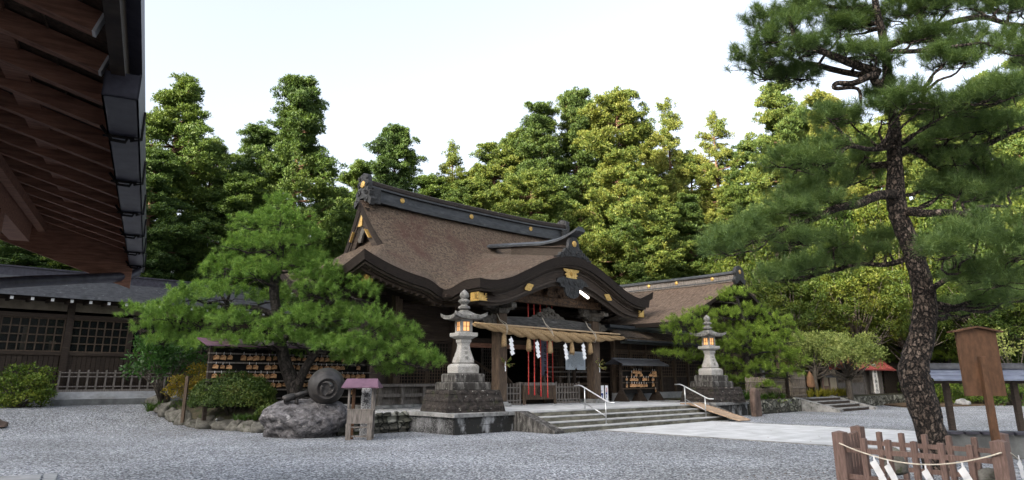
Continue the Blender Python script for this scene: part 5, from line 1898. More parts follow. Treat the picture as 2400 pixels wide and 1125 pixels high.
# offering box and low fences between the pillars
bx = thing('offering_box', 'dark wooden offering box with sloped legs under the red bell ropes', 'offering box', (22.08, 21.2, .606), SROT)
q = MB()
q.box(21.22, 22.96, 20.95, 21.5, .83, 1.38); q.build('body', W_POST, bx)
q = MB(); q.box(21.12, 23.06, 20.88, 21.56, 1.38, 1.47)
for k in range(9): q.box(21.2, 22.98, 20.92 + k * .068, 20.95 + k * .068, 1.47, 1.50)
q.build('slatted_top', W_GREY, bx)
for u in (21.16, 23.02):
    q = MB(); q.beam((u, 20.95, 1.40), (u + (.03 if u > 22 else -.03), 20.92, .606), .12, .12); q.beam((u, 21.5, 1.4), (u, 21.52, .606), .12, .12); q.build('leg', W_POST, bx)
q = MB(); q.box(21.2, 22.98, 20.90, 20.96, .80, .90); q.build('rail', W_POST, bx)
q = MB(); crest(q, (22.09, 20.945, 1.15), .17); q.build('carved_crest', W_DARK, bx)
q = MB(); q.beam((21.0, 21.5, 1.3), (20.9, 22.4, 2.1), .10, .30); q.build('side_rail', W_DARK, bx)


def low_fence(u0, u1, v, label, n):
    o = thing('low_lattice_fence', label, 'fence', ((u0 + u1) / 2, v, .606), SROT)
    for k in range(n):
        u = u0 + (u1 - u0) * k / (n - 1)
        q = MB(); w = .045 if k in (0, n - 1) else .026
        q.box(u - w, u + w, v - .03, v + .03, .66, 1.46 + (.06 if k in (0, n - 1) else 0)); q.build('post', W_GREY, o)
    for z in (.78, 1.06, 1.30):
        q = MB(); q.box(u0, u1, v - .045, v - .02, z - .025, z + .025); q.build('rail', W_GREY, o)
    q = MB(); q.box(u0 - .02, u1 + .02, v - .06, v + .06, .606, .68); q.build('sill', W_GREY, o)
    return o


low_fence(19.45, 20.95, 21.0, 'low weathered lattice fence between the left front pillar and the offering box', 9)
low_fence(23.2, 24.75, 21.0, 'low weathered lattice fence between the offering box and the right front pillar', 9)

# notice board on a post
nb = thing('notice_board', 'white notice board with fine columns of writing on a dark post by the right pillar', 'notice board', (25.2, 21.7, .606), SROT)
q = MB(); q.box(24.56, 25.96, 21.58, 21.62, 2.06, 2.90); q.build('board', BOARDW, nb, bevel=.01)
q = MB()
random.seed(12)
for c in range(15):
    u = 25.80 - c * .078
    z = 2.80 - (0 if c > 1 else .06)
    zend = 2.80 - random.uniform(.45, .66)
    while z > zend:
        h = random.uniform(.022, .034)
        q.box(u - .016, u + .016, 21.576, 21.579, z - h * .35, z)
        q.box(u - .004, u + .012, 21.576, 21.579, z - h, z)
        z -= .042
q.build('writing', INK, nb)
q = MB(); q.box(25.18, 25.32, 21.625, 21.74, .606, 2.12); q.build('post', W_DARK, nb)
q = MB(); q.prism([(-.1, 0), (.1, 0), (0, .12)], (25.25, 21.57, 2.04), (1, 0, 0), (0, 0, 1), (0, -.02, 0)); q.build('post_tip', W_DARK, nb)
sb = thing('small_sign', 'small white placard with red and blue writing standing right of the right pillar', 'sign', (26.1, 20.4, .606), SROT)
c0 = atV(1403, 944, 20.3)
q = MB(); q.box(25.52, 26.12, 20.40, 20.43, .66, 1.36); q.build('placard', PAPER, sb)
q = MB(); q.box(25.82, 25.89, 20.385, 20.40, .62, 1.38); q.box(25.5, 26.14, 20.385, 20.43, 1.36, 1.40); q.build('frame', W_DARK, sb)
q = MB()
for k in range(4):
    q.box(25.97, 26.05, 20.394, 20.397, 1.22 - k * .05, 1.25 - k * .05)
q.build('red_writing', INKR, sb)
q = MB()
for (a, b, w, h) in ((25.60, .92, .15, .10), (25.66, .80, .06, .12), (25.95, .95, .10, .10), (25.97, .80, .05, .12), (25.6, 1.1, .1, .03)):
    q.box(a, a + w, 20.394, 20.397, b, b + h)
q.build('blue_writing', INKB, sb)
hb = thing('hanging_board', 'tall slate blue board with dark characters hung inside the hall behind the red ropes', 'sign', (23.1, 22.6, 1.8), SROT)
q = MB()
p0 = atV(1270, 880, 22.2); p1 = atV(1286, 805, 22.2)
q.box(p0[0], p0[0] + .42, 22.2, 22.24, p0[2], 3.5); q.build('board', INDIGO, hb)
q = MB(); q.box(p0[0] + .02, p0[0] + .4, 22.2, 22.24, 3.5, 3.6); q.beam((p0[0] + .2, 22.22, 3.6), (p0[0] + .2, 22.22, 4.5), .03, .03); q.build('hanger', W_DARK, hb)
q = MB()
for k in range(6):
    z = 3.2 - k * .26
    for (a, b, w, h) in ((.14, .0, .16, .03), (.2, -.1, .035, .13), (.13, -.08, .17, .025), (.26, -.14, .03, .08)):
        q.box(p0[0] + a, p0[0] + a + w, 22.192, 22.196, z + b, z + b + h)
q.build('writing', INK, hb)

# leafy sprigs tied to the pillars
for u, lab in ((UC - 2.95, 'green leafy sprig with white paper tied to the left front pillar'), (UC + 2.95, 'green leafy sprig with white paper tied to the right front pillar')):
    o = thing('sacred_sprig', lab, 'sprig', (u, 20.05, 2.3), SROT)
    q = MB(); l_ = MB()
    random.seed(int(u))
    for k in range(9):
        d = Vector((random.uniform(-1, 1), random.uniform(-.7, -.1), random.uniform(-.3, 1.1))).normalized()
        q.tube([(u + (.0 if u < UC else .1), 20.1, 2.15), (u + d.x * .2, 20.08 + d.y * .2, 2.2 + d.z * .2), (u + d.x * .42, 20.05 + d.y * .3, 2.2 + d.z * .4)], .006, 4)
        for j in range(9):
            t = random.uniform(.3, 1)
            b_ = Vector((u + d.x * .42 * t, 20.05 + d.y * .3 * t, 2.2 + d.z * .4 * t))
            e = Vector((random.uniform(-1, 1), random.uniform(-1, 0), random.uniform(-.6, .8))).normalized() * .085
            s2 = e.cross(Vector((random.random(), random.random(), 1))).normalized() * .022
            l_.add([b_, b_ + e * .5 + s2, b_ + e, b_ + e * .5 - s2], [(0, 1, 2, 3)])
    q.build('stem', W_EAVE, o); l_.build('leaves', L_PLUM, o)
    q = MB(); zigzag(q, (u, 20.0, 2.25), (1, 0, 0), .06, .09, 4); q.build('paper', PAPER, o)

# ------------------------------------------------------------------ hand rails on the steps
def handrail(u, label):
    o = thing('handrail', label, 'handrail', (u, 15.9, 0), SROT)
    q = MB()
    q.tube([(u, 16.85, 1.42), (u, 16.62, 1.43), (u, 16.5, 1.40), (u, 15.35, .88), (u, 15.22, .85), (u, 15.05, .86)], .024, 10)
    q.build('top_rail', STEEL, o)
    q = MB(); q.tube([(u, 16.38, .82), (u, 15.45, .40)], .018, 8); q.build('lower_rail', STEEL, o)
    for v, z0, z1 in ((16.38, .45, 1.35), (15.45, .15, .93)):
        q = MB(); q.tube([(u, v, z0), (u, v, z1)], .021, 10); q.lathe((u, v, z0), [(.045, 0), (.045, .012)], 14); q.build('post', STEEL, o)


handrail(19.62, 'left stainless steel handrail in the middle of the stone steps')
handrail(26.2, 'right stainless steel handrail beside the plywood ramp')
rmp = thing('wheelchair_ramp', 'narrow plywood ramp laid over the right side of the stone steps', 'ramp', (27, 15.4, 0), SROT)
q = MB()
q.prism([(16.75, .612), (16.75, .65), (16.4, .65), (14.1, .04), (14.1, .018), (16.35, .60)], (26.35, 0, 0), (0, 1, 0), (0, 0, 1), (1.0, 0, 0))
q.build('deck', RAMPW, rmp)
for u in (26.37, 27.31):
    q = MB(); q.beam((u, 16.4, .668), (u, 14.15, .06), .03, .035); q.build('edge_strip', RAMPW, rmp)

# ------------------------------------------------------------------ boulder with the bronze mallet, little notice stand, stone pillar
BY = 21.2
bc = atY(712, 985, BY)
q = MB()
q.rock((bc[0], bc[1] + .25, .38), (1.28, .95, .66), 77, 5, .17, .62, .08)
q.single('boulder', ROCK, 'big grey veined boulder carrying the bronze mallet', 'boulder', (bc[0], bc[1], 0), 0)
mc = Vector(atY(765, 905, 21.35))
ml = thing('bronze_mallet', 'giant dark bronze mallet with a three comma crest lying on the grey boulder', 'mallet sculpture', (mc.x, mc.y, mc.z - .5), 0)
AX = Vector((math.sin(rad(17)), -math.cos(rad(17)), -.10)).normalized()       # the drum's axis, towards the viewer
SX = AX.cross(Vector((0, 0, 1))).normalized() * -1
SZ = SX.cross(AX) * -1
if SZ.z < 0: SZ = -SZ


def along(mb, prof, n=40):
    t = MB(); t.lathe((0, 0, 0), prof, n)
    mb.add([mc + SX * x + SZ * y + AX * z for x, y, z in t.v], [f[::-1] for f in t.f], True)


q = MB()
along(q, [(.28, -.60), (.40, -.44), (.51, -.18), (.545, .0), (.525, .18), (.46, .38), (.38, .53), (.315, .61), (.312, .63), (.305, .66), (.275, .66), (.27, .635), (.01, .63)])
md = q.build('drum', BRONZE, ml)
q = MB()
for k in range(3):
    a0 = k * 2 * math.pi / 3 + .5
    pp, rr_ = [], []
    for t in np.linspace(0, 1, 18):
        r_ = .13 + .085 * t
        a = a0 + t * 2.0
        pp.append(mc + SX * (r_ * math.cos(a)) + SZ * (r_ * math.sin(a)) + AX * .637)
        rr_.append(.070 * (1 - t) ** .9 + .006)
    q.tube(pp, rr_, 8)
q.build('comma_crest', BRONZE, md)
he = Vector(atY(672, 934, 20.95))
d_ = (he - mc).normalized()
q = MB()
hp = [mc + d_ * .42, mc + d_ * .8, mc.lerp(he, .80), mc.lerp(he, .82), he]
q.tube([hp[0], hp[1], hp[2]], [.062, .07, .078], 8)
q.tube([hp[2], hp[3], he + d_ * .0, he + d_ * .10], [.085, .10, .115, .10], 8)
q.build('handle', BRONZE, ml)
q = MB(); q.tube([he - d_ * .3 + Vector((0, 0, -.08)), he - d_ * .3 + Vector((0, 0, -.30))], [.05, .07], 8); q.build('prop', BRONZE, ml)

NX, NY = -4.28, 20.3
ns = thing('shrine_notice_stand', 'little grey wooden stand with a plum coloured roof beside the boulder', 'notice stand', (NX, NY, 0), 0)
NR = .06
q = MB()
q.add([(NX - .52, NY - .36, 1.43), (NX + .52, NY - .36, 1.43), (NX + .42, NY, 1.66), (NX - .46, NY, 1.66), (NX + .52, NY + .36, 1.43), (NX - .52, NY + .36, 1.43),
       (NX - .52, NY - .36, 1.40), (NX + .52, NY - .36, 1.40), (NX + .52, NY + .36, 1.40), (NX - .52, NY + .36, 1.40)], [(0, 1, 2, 3), (3, 2, 4, 5), (6, 7, 1, 0), (1, 7, 8, 4, 2), (9, 6, 0, 3, 5), (9, 8, 7, 6)])
q.build('roof', PURPLE, ns)
for x, y, w, m_ in ((-.33, -.16, .06, W_GREY), (.33, -.16, .06, W_GREY), (-.27, .14, .085, W_SIGN), (.33, .14, .06, W_GREY)):
    q = MB(); q.box(NX + x - w / 2, NX + x + w / 2, NY + y - w / 2, NY + y + w / 2, -.02, 1.42); q.build('post', m_, ns)
q = MB(); q.box(NX - .34, NX + .38, NY - .24, NY - .20, .44, .80); q.box(NX - .37, NX + .41, NY - .25, NY + .16, .80, .825); q.build('panel', W_GREY, ns)
q = MB()
for z in (.10, .34): q.box(NX - .32, NX + .32, NY - .18, NY - .14, z - .02, z + .02)
for x in (-.30, .30): q.box(NX + x - .07, NX + x + .07, NY - .22, NY - .19, -.02, .44)
q.build('rail', W_GREY, ns)
sp_ = thing('inscribed_stone_pillar', 'slim granite pillar with engraved lettering behind the little notice stand', 'stone pillar', (-4.25, 20.9, 0), 0)
q = MB(); q.box(-4.41, -4.12, 20.78, 21.02, -.02, 1.40, .01); q.build('shaft', MAT('speckled granite', (.10, .10, .105), (.42, .425, .43), 34, bump=.5, bdist=.01, lo=.42, hi=.58), sp_, bevel=.015)
q = MB()
for i, ch in enumerate('御神'):
    q.text(ch, .15, (-4.265, 20.775, 1.15 - i * .19), (1, 0, 0), (0, 0, 1), .004)
q.build('lettering', INK, sp_)
q = MB(); q.box(-4.75, -4.45, 22.4, 22.5, .2, 1.15); q.single('small_stone_marker', S_CAP, 'pale square stone slab standing behind the bronze mallet', 'stone marker', (-4.6, 22.4, 0), 0)

# ------------------------------------------------------------------ lower right: fenced pine, cord and streamers, back of a wooden sign
FA, FB, FC = Vector((5.08, 11.17, 0)), Vector((5.98, 12.45, 0)), Vector((6.42, 9.53, 0))
FD = FB + (FC - FA)
ZT = .85
fn = thing('pine_fence', 'red brown square post fence around the foreground pine at lower right', 'fence', (6, 11, 0), 0)


def fpost(p, w, z):
    d = (FC - FA).normalized()
    a = math.atan2(d.y, d.x)
    q = MB()
    q.cbox((p.x, p.y, z / 2 - .02), w, w, z + .04, a)
    i = len(q.v)
    c = [q.v[k] for k in (4, 5, 6, 7)]
    q.add(c + [(p.x, p.y, z + w * .16)], [(0, 1, 4), (1, 2, 4), (2, 3, 4), (3, 0, 4)])
    q.build('corner_post' if w > .1 else 'post', W_BROWN, fn)


for c in (FA, FB, FC, FD): fpost(c, .17, ZT)
for p, r_, n in ((FA, FC, 5), (FB, FD, 5), (FA, FB, 5), (FC, FD, 5)):
    for k in range(1, n + 1):
        fpost(p.lerp(r_, k / (n + 1)), .075, ZT - .07)
    for z in (.60, .22):
        q = MB(); d = (r_ - p).normalized()
        q.beam(p + d * .085 + Vector((0, 0, z)), r_ - d * .085 + Vector((0, 0, z)), .045, .07)
        q.build('rail', W_BROWN, fn)
off = (FA - FB).normalized() * .12
cp = []
for t in np.linspace(0, 1, 24):
    p = FA.lerp(FC, t) + off
    cp.append((p.x, p.y, .70 - .22 * math.sin(math.pi * t) ** .9 - .01 * t + .03 * t))
q = MB(); q.tube(cp, .010, 6)
p = FC + off
q.tube([(p.x, p.y, .72), (FC.x + .2, FC.y + .1, .70), (FC.x + .6, FC.y + .5, .55)], .010, 6)
q.single('straw_cord', CORD, 'thin pale cord strung along the front of the brown pine fence', 'cord', (6, 10.4, .6), 0)
labs = ('grey paper streamer on the fence cord, nearest the left corner post', 'second grey paper streamer from the left corner post on the fence cord', 'grey paper streamer on the fence cord in front of the pine trunk', 'grey paper streamer on the fence cord beside the right corner post')
ZS = None
fd = (FC - FA).normalized()
for i, t in enumerate((.235, .325, .56, .78)):
    p = FA.lerp(FC, t) + off * 1.12
    z = .70 - .22 * math.sin(math.pi * t) ** .9
    if ZS is None:
        q = MB(); zigzag(q, (0, 0, -.05), (1, 0, 0), .13, .125, 5, .003, .34)
        ZS = q.single('fence_paper_streamer', PAPER2, labs[0], 'paper streamer', (0, 0, 0), 0, 'streamers on the fence cord'); o = ZS
    else:
        o = copy_tree(ZS)
    o['label'] = labs[i]
    o.location = (p.x, p.y, z)
    o.rotation_euler = (0, 0, math.atan2(fd.y, fd.x) + random.uniform(-.2, .2))
o = copy_tree(ZS); o['label'] = 'grey paper streamer hanging at the right edge beyond the right corner post'; o.location = (FC.x + .30, FC.y + .1, .66); o.rotation_euler = (0, 0, .5)
q = MB(); q.rock((5.98, 11.35, .26), (.15, .13, .36), 61, 3, .14); q.single('small_standing_rock', ROCK2, 'rounded dark rock inside the brown fence, left of the pine trunk', 'rock', (5.98, 11.35, 0), 0)
q = MB(); q.rock((7.2, 11.0, .12), (.25, .2, .22), 64, 3, .18); q.single('small_rock', ROCK2, 'low brown rock inside the brown fence, right of the pine trunk', 'rock', (7.2, 11.0, 0), 0)

SGY = 9.9
sg2 = thing('wooden_signboard', 'back of a rusty brown wooden signboard with a peaked cap on a single post', 'signboard', (6.5, SGY, 0), 0)
q = MB()
tl, tr_, bl, br = [Vector(atY(*p, SGY)) for p in ((2240, 778), (2338, 768), (2266, 926), (2354, 930))]
cx = (tl.x + tr_.x + bl.x + br.x) / 4
w2 = (tr_.x - tl.x + br.x - bl.x) / 4
zt, zb_ = (tl.z + tr_.z) / 2, (bl.z + br.z) / 2
q.prism([(cx - w2, zb_), (cx + w2, zb_), (cx + w2, zt - .02), (cx - .02, zt + .02), (cx - w2, zt - .02)], (0, SGY, 0), (1, 0, 0), (0, 0, 1), (.0, .045, 0))
q.build('board', W_SIGN, sg2)
q = MB()
q.beam((cx - w2 - .075, SGY + .02, zt - .03), (cx, SGY + .02, zt + .04), .15, .022, (0, 0, 1)); q.beam((cx, SGY + .02, zt + .04), (cx + w2 + .075, SGY + .02, zt - .03), .15, .022, (0, 0, 1))
q.build('cap', W_SIGN, sg2)
q = MB(); q.box(cx - .05, cx + .04, SGY - .075, SGY - .001, -.02, zt - .37); q.build('post', W_SIGN, sg2, bevel=.008)

# small things by the left building and island
o = thing('plant_marker', 'tiny wooden label board on a stake by the left shrub', 'plant label', (5.85, 32.9, .6), SROT)
q = MB(); q.box(6.28, 6.33, 32.9, 32.94, .55, 1.0); q.build('stake', W_BROWN, o)
q = MB(); q.box(6.12, 6.5, 32.87, 32.9, .95, 1.12); q.build('board', W_BROWN, o)
pw = atY(457, 980, 25.6)
q = MB(); q.box(pw[0] - .05, pw[0] + .05, 24.6, 24.7, .2, 1.75); q.single('wooden_stake', W_POST, 'grey wooden stake standing in the round clipped azalea', 'stake', (pw[0], 24.6, .3), 0)
pe = atY(505, 1012, 24.2)
o = thing('path_light', 'small steel bollard light stuck in gravel before the garden stones', 'light', (pe[0], 24.2, 0), 0)
q = MB(); q.tube([(pe[0], 24.2, -.02), (pe[0], 24.2, .30)], .028, 10); q.build('tube', STEEL, o)
q = MB(); q.lathe((pe[0], 24.2, .30), [(.036, 0), (.04, .05), (.01, .06)], 12); q.build('cap', STEEL, o)
q = MB(); q.rock((-16.45, 22.6, .20), (.42, .35, .34), 33, 3, .3); q.single("tree_stump_root", ROCKB, "brown root stub sticking out of the gravel at the left edge", "root", (-16.45, 22.6, .15), 0)
# ------------------------------------------------------------------ vegetation
def fast_mesh(name, V, nper, mat):
    """V: (N*nper, 3) vertices, one face per nper vertices."""
    n = len(V) // nper
    me = bpy.data.meshes.new(name)
    me.vertices.add(n * nper)
    me.vertices.foreach_set('co', np.ascontiguousarray(V, dtype=np.float32).ravel())
    me.loops.add(n * nper)
    me.loops.foreach_set('vertex_index', np.arange(n * nper, dtype=np.int32))
    me.polygons.add(n)
    me.polygons.foreach_set('loop_start', np.arange(0, n * nper, nper, dtype=np.int32))
    me.update(calc_edges=True)
    me.materials.append(mat)
    return me


def unit(a): return a / np.maximum(np.linalg.norm(a, axis=-1, keepdims=True), 1e-9)


def leaf_verts(rng, P, D, L, W, Nn=None, loose=.55):
    """Leaves at P along D; with Nn their faces lie near the clump's own surface."""
    N = len(P)
    if Nn is not None:
        Nn = unit(unit(Nn) + rng.normal(size=(N, 3)) * loose)
        D = unit(D + rng.normal(size=(N, 3)) * .5)
        D = D - Nn * np.sum(D * Nn, -1, keepdims=True) * .75
    D = unit(D)
    s = unit(np.cross(D, rng.normal(size=(N, 3)) if Nn is None else Nn))
    L = L * rng.uniform(.7, 1.3, (N, 1))
    W = W * rng.uniform(.7, 1.3, (N, 1))
    nn = np.cross(s, D)
    bend = nn * L * rng.uniform(-.12, .12, (N, 1))
    V = np.stack([P, P + D * L * .45 + s * W * .5 + bend, P + D * L, P + D * L * .45 - s * W * .5 + bend], 1)
    return V.reshape(-1, 3)


def needle_verts(rng, P, A, n, L, w, lo=12, hi=88):
    N = len(P)
    A = unit(np.repeat(A, n, 0))
    B = np.repeat(P, n, 0)
    M = N * n
    s = unit(np.cross(A, rng.normal(size=(M, 3))))
    th = np.radians(lo + (hi - lo) * rng.random((M, 1)) ** .75)
    d = A * np.cos(th) + s * np.sin(th)
    l = L * rng.uniform(.65, 1.1, (M, 1)) * np.repeat(rng.uniform(.8, 1.2, (N, 1)), n, 0)
    B = B + A * rng.uniform(-.5, .5, (M, 1)) * l
    p = unit(np.cross(d, unit(np.array([0, 0, 1.0]) + rng.normal(size=(M, 3)) * .45))) * w * .5
    tip = B + d * l
    tip[:, 2] -= (l[:, 0] * .06)
    V = np.stack([B - p, B + p, tip], 1)
    return V.reshape(-1, 3)


def link(name, me, parent=None, o3=(0, 0, 0)):
    o = bpy.data.objects.new(name, me)
    COL.objects.link(o)
    if parent is not None:
        o.parent = parent
        ORG[o.name] = ORG[parent.name]
    return o


def clump_leaves(rng, C, R, per, flat=.8, up=.55, lowest=-.45):
    """Leaves over the shells of many rounded clumps: returns points and directions."""
    n = np.maximum(6, (per * R ** 2)).astype(int)
    idx = np.repeat(np.arange(len(C)), n)
    M = len(idx)
    d = unit(rng.normal(size=(M, 3)) + np.array([0, 0, .25]))
    d[:, 2] = np.where(d[:, 2] < lowest, -d[:, 2], d[:, 2])
    r = R[idx][:, None] * rng.random((M, 1)) ** .28
    P = C[idx] + d * r * np.array([1, 1, flat])
    D = d * .75 + np.array([0, 0, up]) + rng.normal(size=(M, 3)) * .30
    clump_leaves.last = d
    return P, D


def cedar_mesh(seed, H=25.0, R=5.6, nb=140, per=760, thin=1.0, mat=None, nm='cedar'):
    rng = np.random.default_rng(seed)
    C, Rr = [], []
    tw = MB()
    for k in range(nb):
        t = (k + .5) / nb
        t = t ** .95
        z = H * (.10 + .89 * t) + rng.normal() * .35
        prof_ = (1 - t) ** .45 * (.80 + .20 * math.sin(seed + t * 13)) + .02
        if t < .12: prof_ *= .72 + 2.3 * t
        L = R * prof_ * rng.uniform(.55, 1.15)
        az = k * 2.39996 + rng.uniform(-.5, .5)
        L *= 1 + .22 * math.sin(2 * az + seed + 5 * t)
        ca, sa = math.cos(az), math.sin(az)
        rise = (-.10 + .35 * t) * L
        m = 3 if L > 2 else (2 if L > .8 else 1)
        for j in range(m):
            f = 1.0 if m == 1 else (.40 + .60 * (j + rng.uniform(.6, 1.0)) / m)
            bx = np.array((ca * L * f, sa * L * f, z + rise * f - .12 * L * math.sin(math.pi * f)))
            bx[2] = min(bx[2], H - .5)
            spread = (.30 + .19 * L) * (.75 if j < m - 1 else 1.0)
            for q in range(3 if L < .8 else (7 if thin > .9 else 5)):
                o = unit(rng.normal(size=3)) * spread * rng.uniform(.5, 1.2) * np.array([1.1, 1.1, .55])
                C.append(tuple(bx + o)); Rr.append(rng.uniform(.19, .44) * thin ** .5 * (1.0 if L > .8 else .8))
        if L > 1.0:
            tw.tube([(0, 0, z - .1 * L), (ca * L * .5, sa * L * .5, z + rise * .3 - .1 * L), (ca * L * .95, sa * L * .95, z + rise)], [.09, .05, .015], 4)
    for dz, rr in ((0, .26), (.35, .36), (.8, .46), (1.3, .55), (1.8, .6), (2.4, .7)):
        C.append((rng.normal() * .12, rng.normal() * .12, H - dz)); Rr.append(rr)
    P, D = clump_leaves(rng, np.array(C), np.array(Rr), per)
    V = leaf_verts(rng, P, D, .24, .075, clump_leaves.last, .8)
    me = fast_mesh(nm + '_crown', V, 4, mat)
    tw.tube([(0, 0, -1.0), (.05, 0, H * .3), (0, .08, H * .6), (0, 0, H * .93)], [.48, .38, .25, .05], 10)
    tm = bpy.data.meshes.new(nm + '_trunk')
    tm.from_pydata([tuple(v) for v in tw.v], [], tw.f)
    tm.polygons.foreach_set('use_smooth', tw.sm)
    tm.materials.append(BARK_C)
    return me, tm


def broad_mesh(seed, R=(3.2, 3.2, 2.8), H=6.5, nc=46, per=150, leaf=(.26, .15), mat=None, nm='tree', bark=None, rc=(.6, 1.15)):
    rng = np.random.default_rng(seed)
    d = unit(rng.normal(size=(nc, 3)))
    d[:, 2] = np.where(d[:, 2] < -.55, -d[:, 2], d[:, 2])
    f = rng.random((nc, 1)) ** .35
    C = d * f * np.array(R) + np.array([0, 0, H])
    Rr = rng.uniform(rc[0], rc[1], nc)
    P, D = clump_leaves(rng, C, Rr, per, .8, .35, -.6)
    V = leaf_verts(rng, P, D, leaf[0], leaf[1], clump_leaves.last)
    me = fast_mesh(nm + '_crown', V, 4, mat)
    tw = MB()
    tw.tube([(0, 0, -.6), (.1, .05, H * .35), (0, .1, H * .7), (0, 0, H)], [.22, .17, .11, .04], 8)
    for c in C[::3]:
        z0 = rng.uniform(.35, .75) * H
        m_ = (c[0] * .5, c[1] * .5, (z0 + c[2]) / 2 - .2)
        tw.tube([(0, 0.05, z0), m_, tuple(c)], [.07, .045, .012], 5)
    tm = bpy.data.meshes.new(nm + '_trunk')
    tm.from_pydata([tuple(v) for v in tw.v], [], tw.f)
    tm.polygons.foreach_set('use_smooth', tw.sm)
    tm.materials.append(bark or BARK_D)
    return me, tm


def ground_at(x, y):
    u, v = rot2(x, y, -SROT)
    return float(ground_h(np.float64(u), np.float64(v))) + hill_h(x, y)


def hill_h(x, y):
    return 16.0 * float(smooth01(np.float64((y - 62) / 70.0))) * (1 + .25 * float(smooth01(np.float64((x - 5) / 40.0))))


hx_ = np.linspace(-260, 260, 105)
hy_ = np.linspace(58, 300, 50)
HX, HY = np.meshgrid(hx_, hy_, indexing='ij')
HZ = 16.0 * smooth01((HY - 62) / 70.0) * (1 + .25 * smooth01((HX - 5) / 40.0)) + .62 * smooth01((HY - 58) / 3)
h_ = MB(); h_.grid(HX, HY, HZ)
h_.struct('hillside', MAT('forest floor', (.012, .016, .007), (.04, .045, .018), .8, bump=1, bdist=.3))

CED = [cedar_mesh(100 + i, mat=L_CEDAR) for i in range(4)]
CEDD = [cedar_mesh(200 + i, mat=L_CEDAR_SHADED) for i in range(3)]
CEDT = [cedar_mesh(300 + i, mat=L_CEDAR, nb=110, per=560, thin=.75, R=4.2) for i in range(2)]


def place_tree(name, meshes, x, y, sxy, sz, rz, label, cat, group=None, z=None):
    z = ground_at(x, y) if z is None else z
    o = thing(name, label, cat, (0, 0, 0), 0, group)
    o.location = (x, y, z)
    o.rotation_euler = (0, 0, rz)
    o.scale = (sxy, sxy, sz)
    a = link('crown', meshes[0], o)
    b = link('trunk', meshes[1], o)
    return o


random.seed(77)
cedars = [
    (432, 172, 50, 4.3, 'd0', 'tallest dark cedar on the left, just right of the gutter end'),
    (372, 345, 46, 3.6, 'd1', 'lower dark cedar hugging the gutter at far left'),
    (712, 178, 54, 4.3, 'd2', 'tall dark cedar with a leaning ragged top above the big left pine'),
    (612, 285, 58, 4.0, 'd0', 'dark cedar filling the gap left of the leaning ragged cedar'),
    (505, 320, 56, 3.8, 'd1', 'dark cedar between the two tall left cedars, lower than both'),
    (930, 290, 64, 4.0, 'd2', 'dark cedar rising alone above the left end of the hall ridge'),
    (845, 372, 66, 3.8, 'd1', 'low dark cedar left of the hall ridge ornament'),
    (1062, 326, 68, 2.9, 't0', 'slender see through cedar standing above the hall ridge'),
    (1160, 330, 62, 3.9, 'l0', 'bright round topped cedar right of the slender one above the ridge'),
    (1270, 240, 62, 4.2, 'l1', 'sunlit cedar forming the left shoulder of the tall central group'),
    (1350, 203, 64, 3.8, 'l2', 'sunlit cedar with a pointed top, middle of the tall central group'),
    (1442, 204, 58, 4.3, 'l3', 'tallest bright cedar with a domed top behind the curved gable'),
    (1562, 228, 68, 3.3, 't1', 'airy cedar with sky showing through, right of the central group'),
    (1668, 256, 66, 3.2, 't0', 'airy cedar with a thin spire left of the black pine needles'),
    (1812, 186, 60, 4.0, 'l0', 'bright cedar seen at the left edge of the black pine crown'),
    (1915, 215, 62, 4.0, 'l1', 'bright cedar behind the zigzag branches of the black pine'),
    (2030, 290, 60, 4.0, 'l2', 'bright cedar directly behind the black pine upper trunk'),
    (2165, 225, 62, 4.2, 'l3', 'bright cedar right of the black pine trunk, seen through its needles'),
    (2300, 165, 60, 4.4, 'l0', 'bright cedar near the upper right corner behind the pine boughs'),
    (2400, 120, 58, 4.4, 'l1', 'bright cedar cut by the right edge of the picture'),
    (1095, 420, 58, 3.4, 'l2', 'low bright cedar just behind the middle of the hall ridge'),
    (778, 430, 60, 3.5, 'd0', 'low dark cedar between the big left pine and the hall gable'),
    (1245, 395, 54, 3.8, 'l3', 'bright cedar low behind the right end of the hall ridge'),
    (1505, 400, 56, 3.6, 'l0', 'bright cedar whose bare trunk shows right of the curved gable'),
    (1610, 455, 60, 3.6, 'l1', 'low bright cedar above the wing hall roof'),
    (1722, 430, 62, 3.6, 'l2', 'low bright cedar above the ornament of the wing hall ridge'),
    (235, 430, 50, 4.0, 'd2', 'dark cedar seen in the gap under the eaves at far left'),
    (1010, 405, 62, 4.0, 'd1', 'low dark cedar at the foot of the slender one above the ridge'),
    (1215, 300, 66, 4.0, 'l2', 'bright cedar between the round topped one and the left shoulder of the central group'),
    (1395, 262, 68, 4.2, 'l0', 'cedar filling the notch between the two highest bright cedars'),
    (1510, 300, 66, 3.8, 'l1', 'bright cedar just left of the airy see through cedar'),
    (1615, 350, 70, 4.0, 'l3', 'bright cedar standing between the two airy cedars'),
    (1735, 330, 66, 4.0, 'l0', 'bright cedar between the thin spire and the black pine'),
    (1120, 385, 68, 4.0, 'l3', 'low bright cedar behind the round topped one above the ridge'),
    (570, 400, 50, 3.6, 'd1', 'dark cedar whose top shows just above left of the big left pine'),
    (1865, 235, 66, 4.2, 'l3', 'bright cedar seen between the two left boughs of the black pine crown'),
    (1968, 250, 68, 4.2, 'l1', 'bright cedar right behind the hooked bough of the black pine'),
    (2095, 255, 68, 4.2, 'l0', 'bright cedar whose top meets the black pine trunk'),
    (2235, 245, 68, 4.2, 'l2', 'bright cedar under the long upper right bough of the black pine'),
    (2350, 200, 66, 4.2, 'l3', 'bright cedar between the two cedars nearest the upper right corner'),
    (60, 520, 48, 4.0, 'd0', 'dark cedar behind the left building, mostly hidden by the eaves'),
]
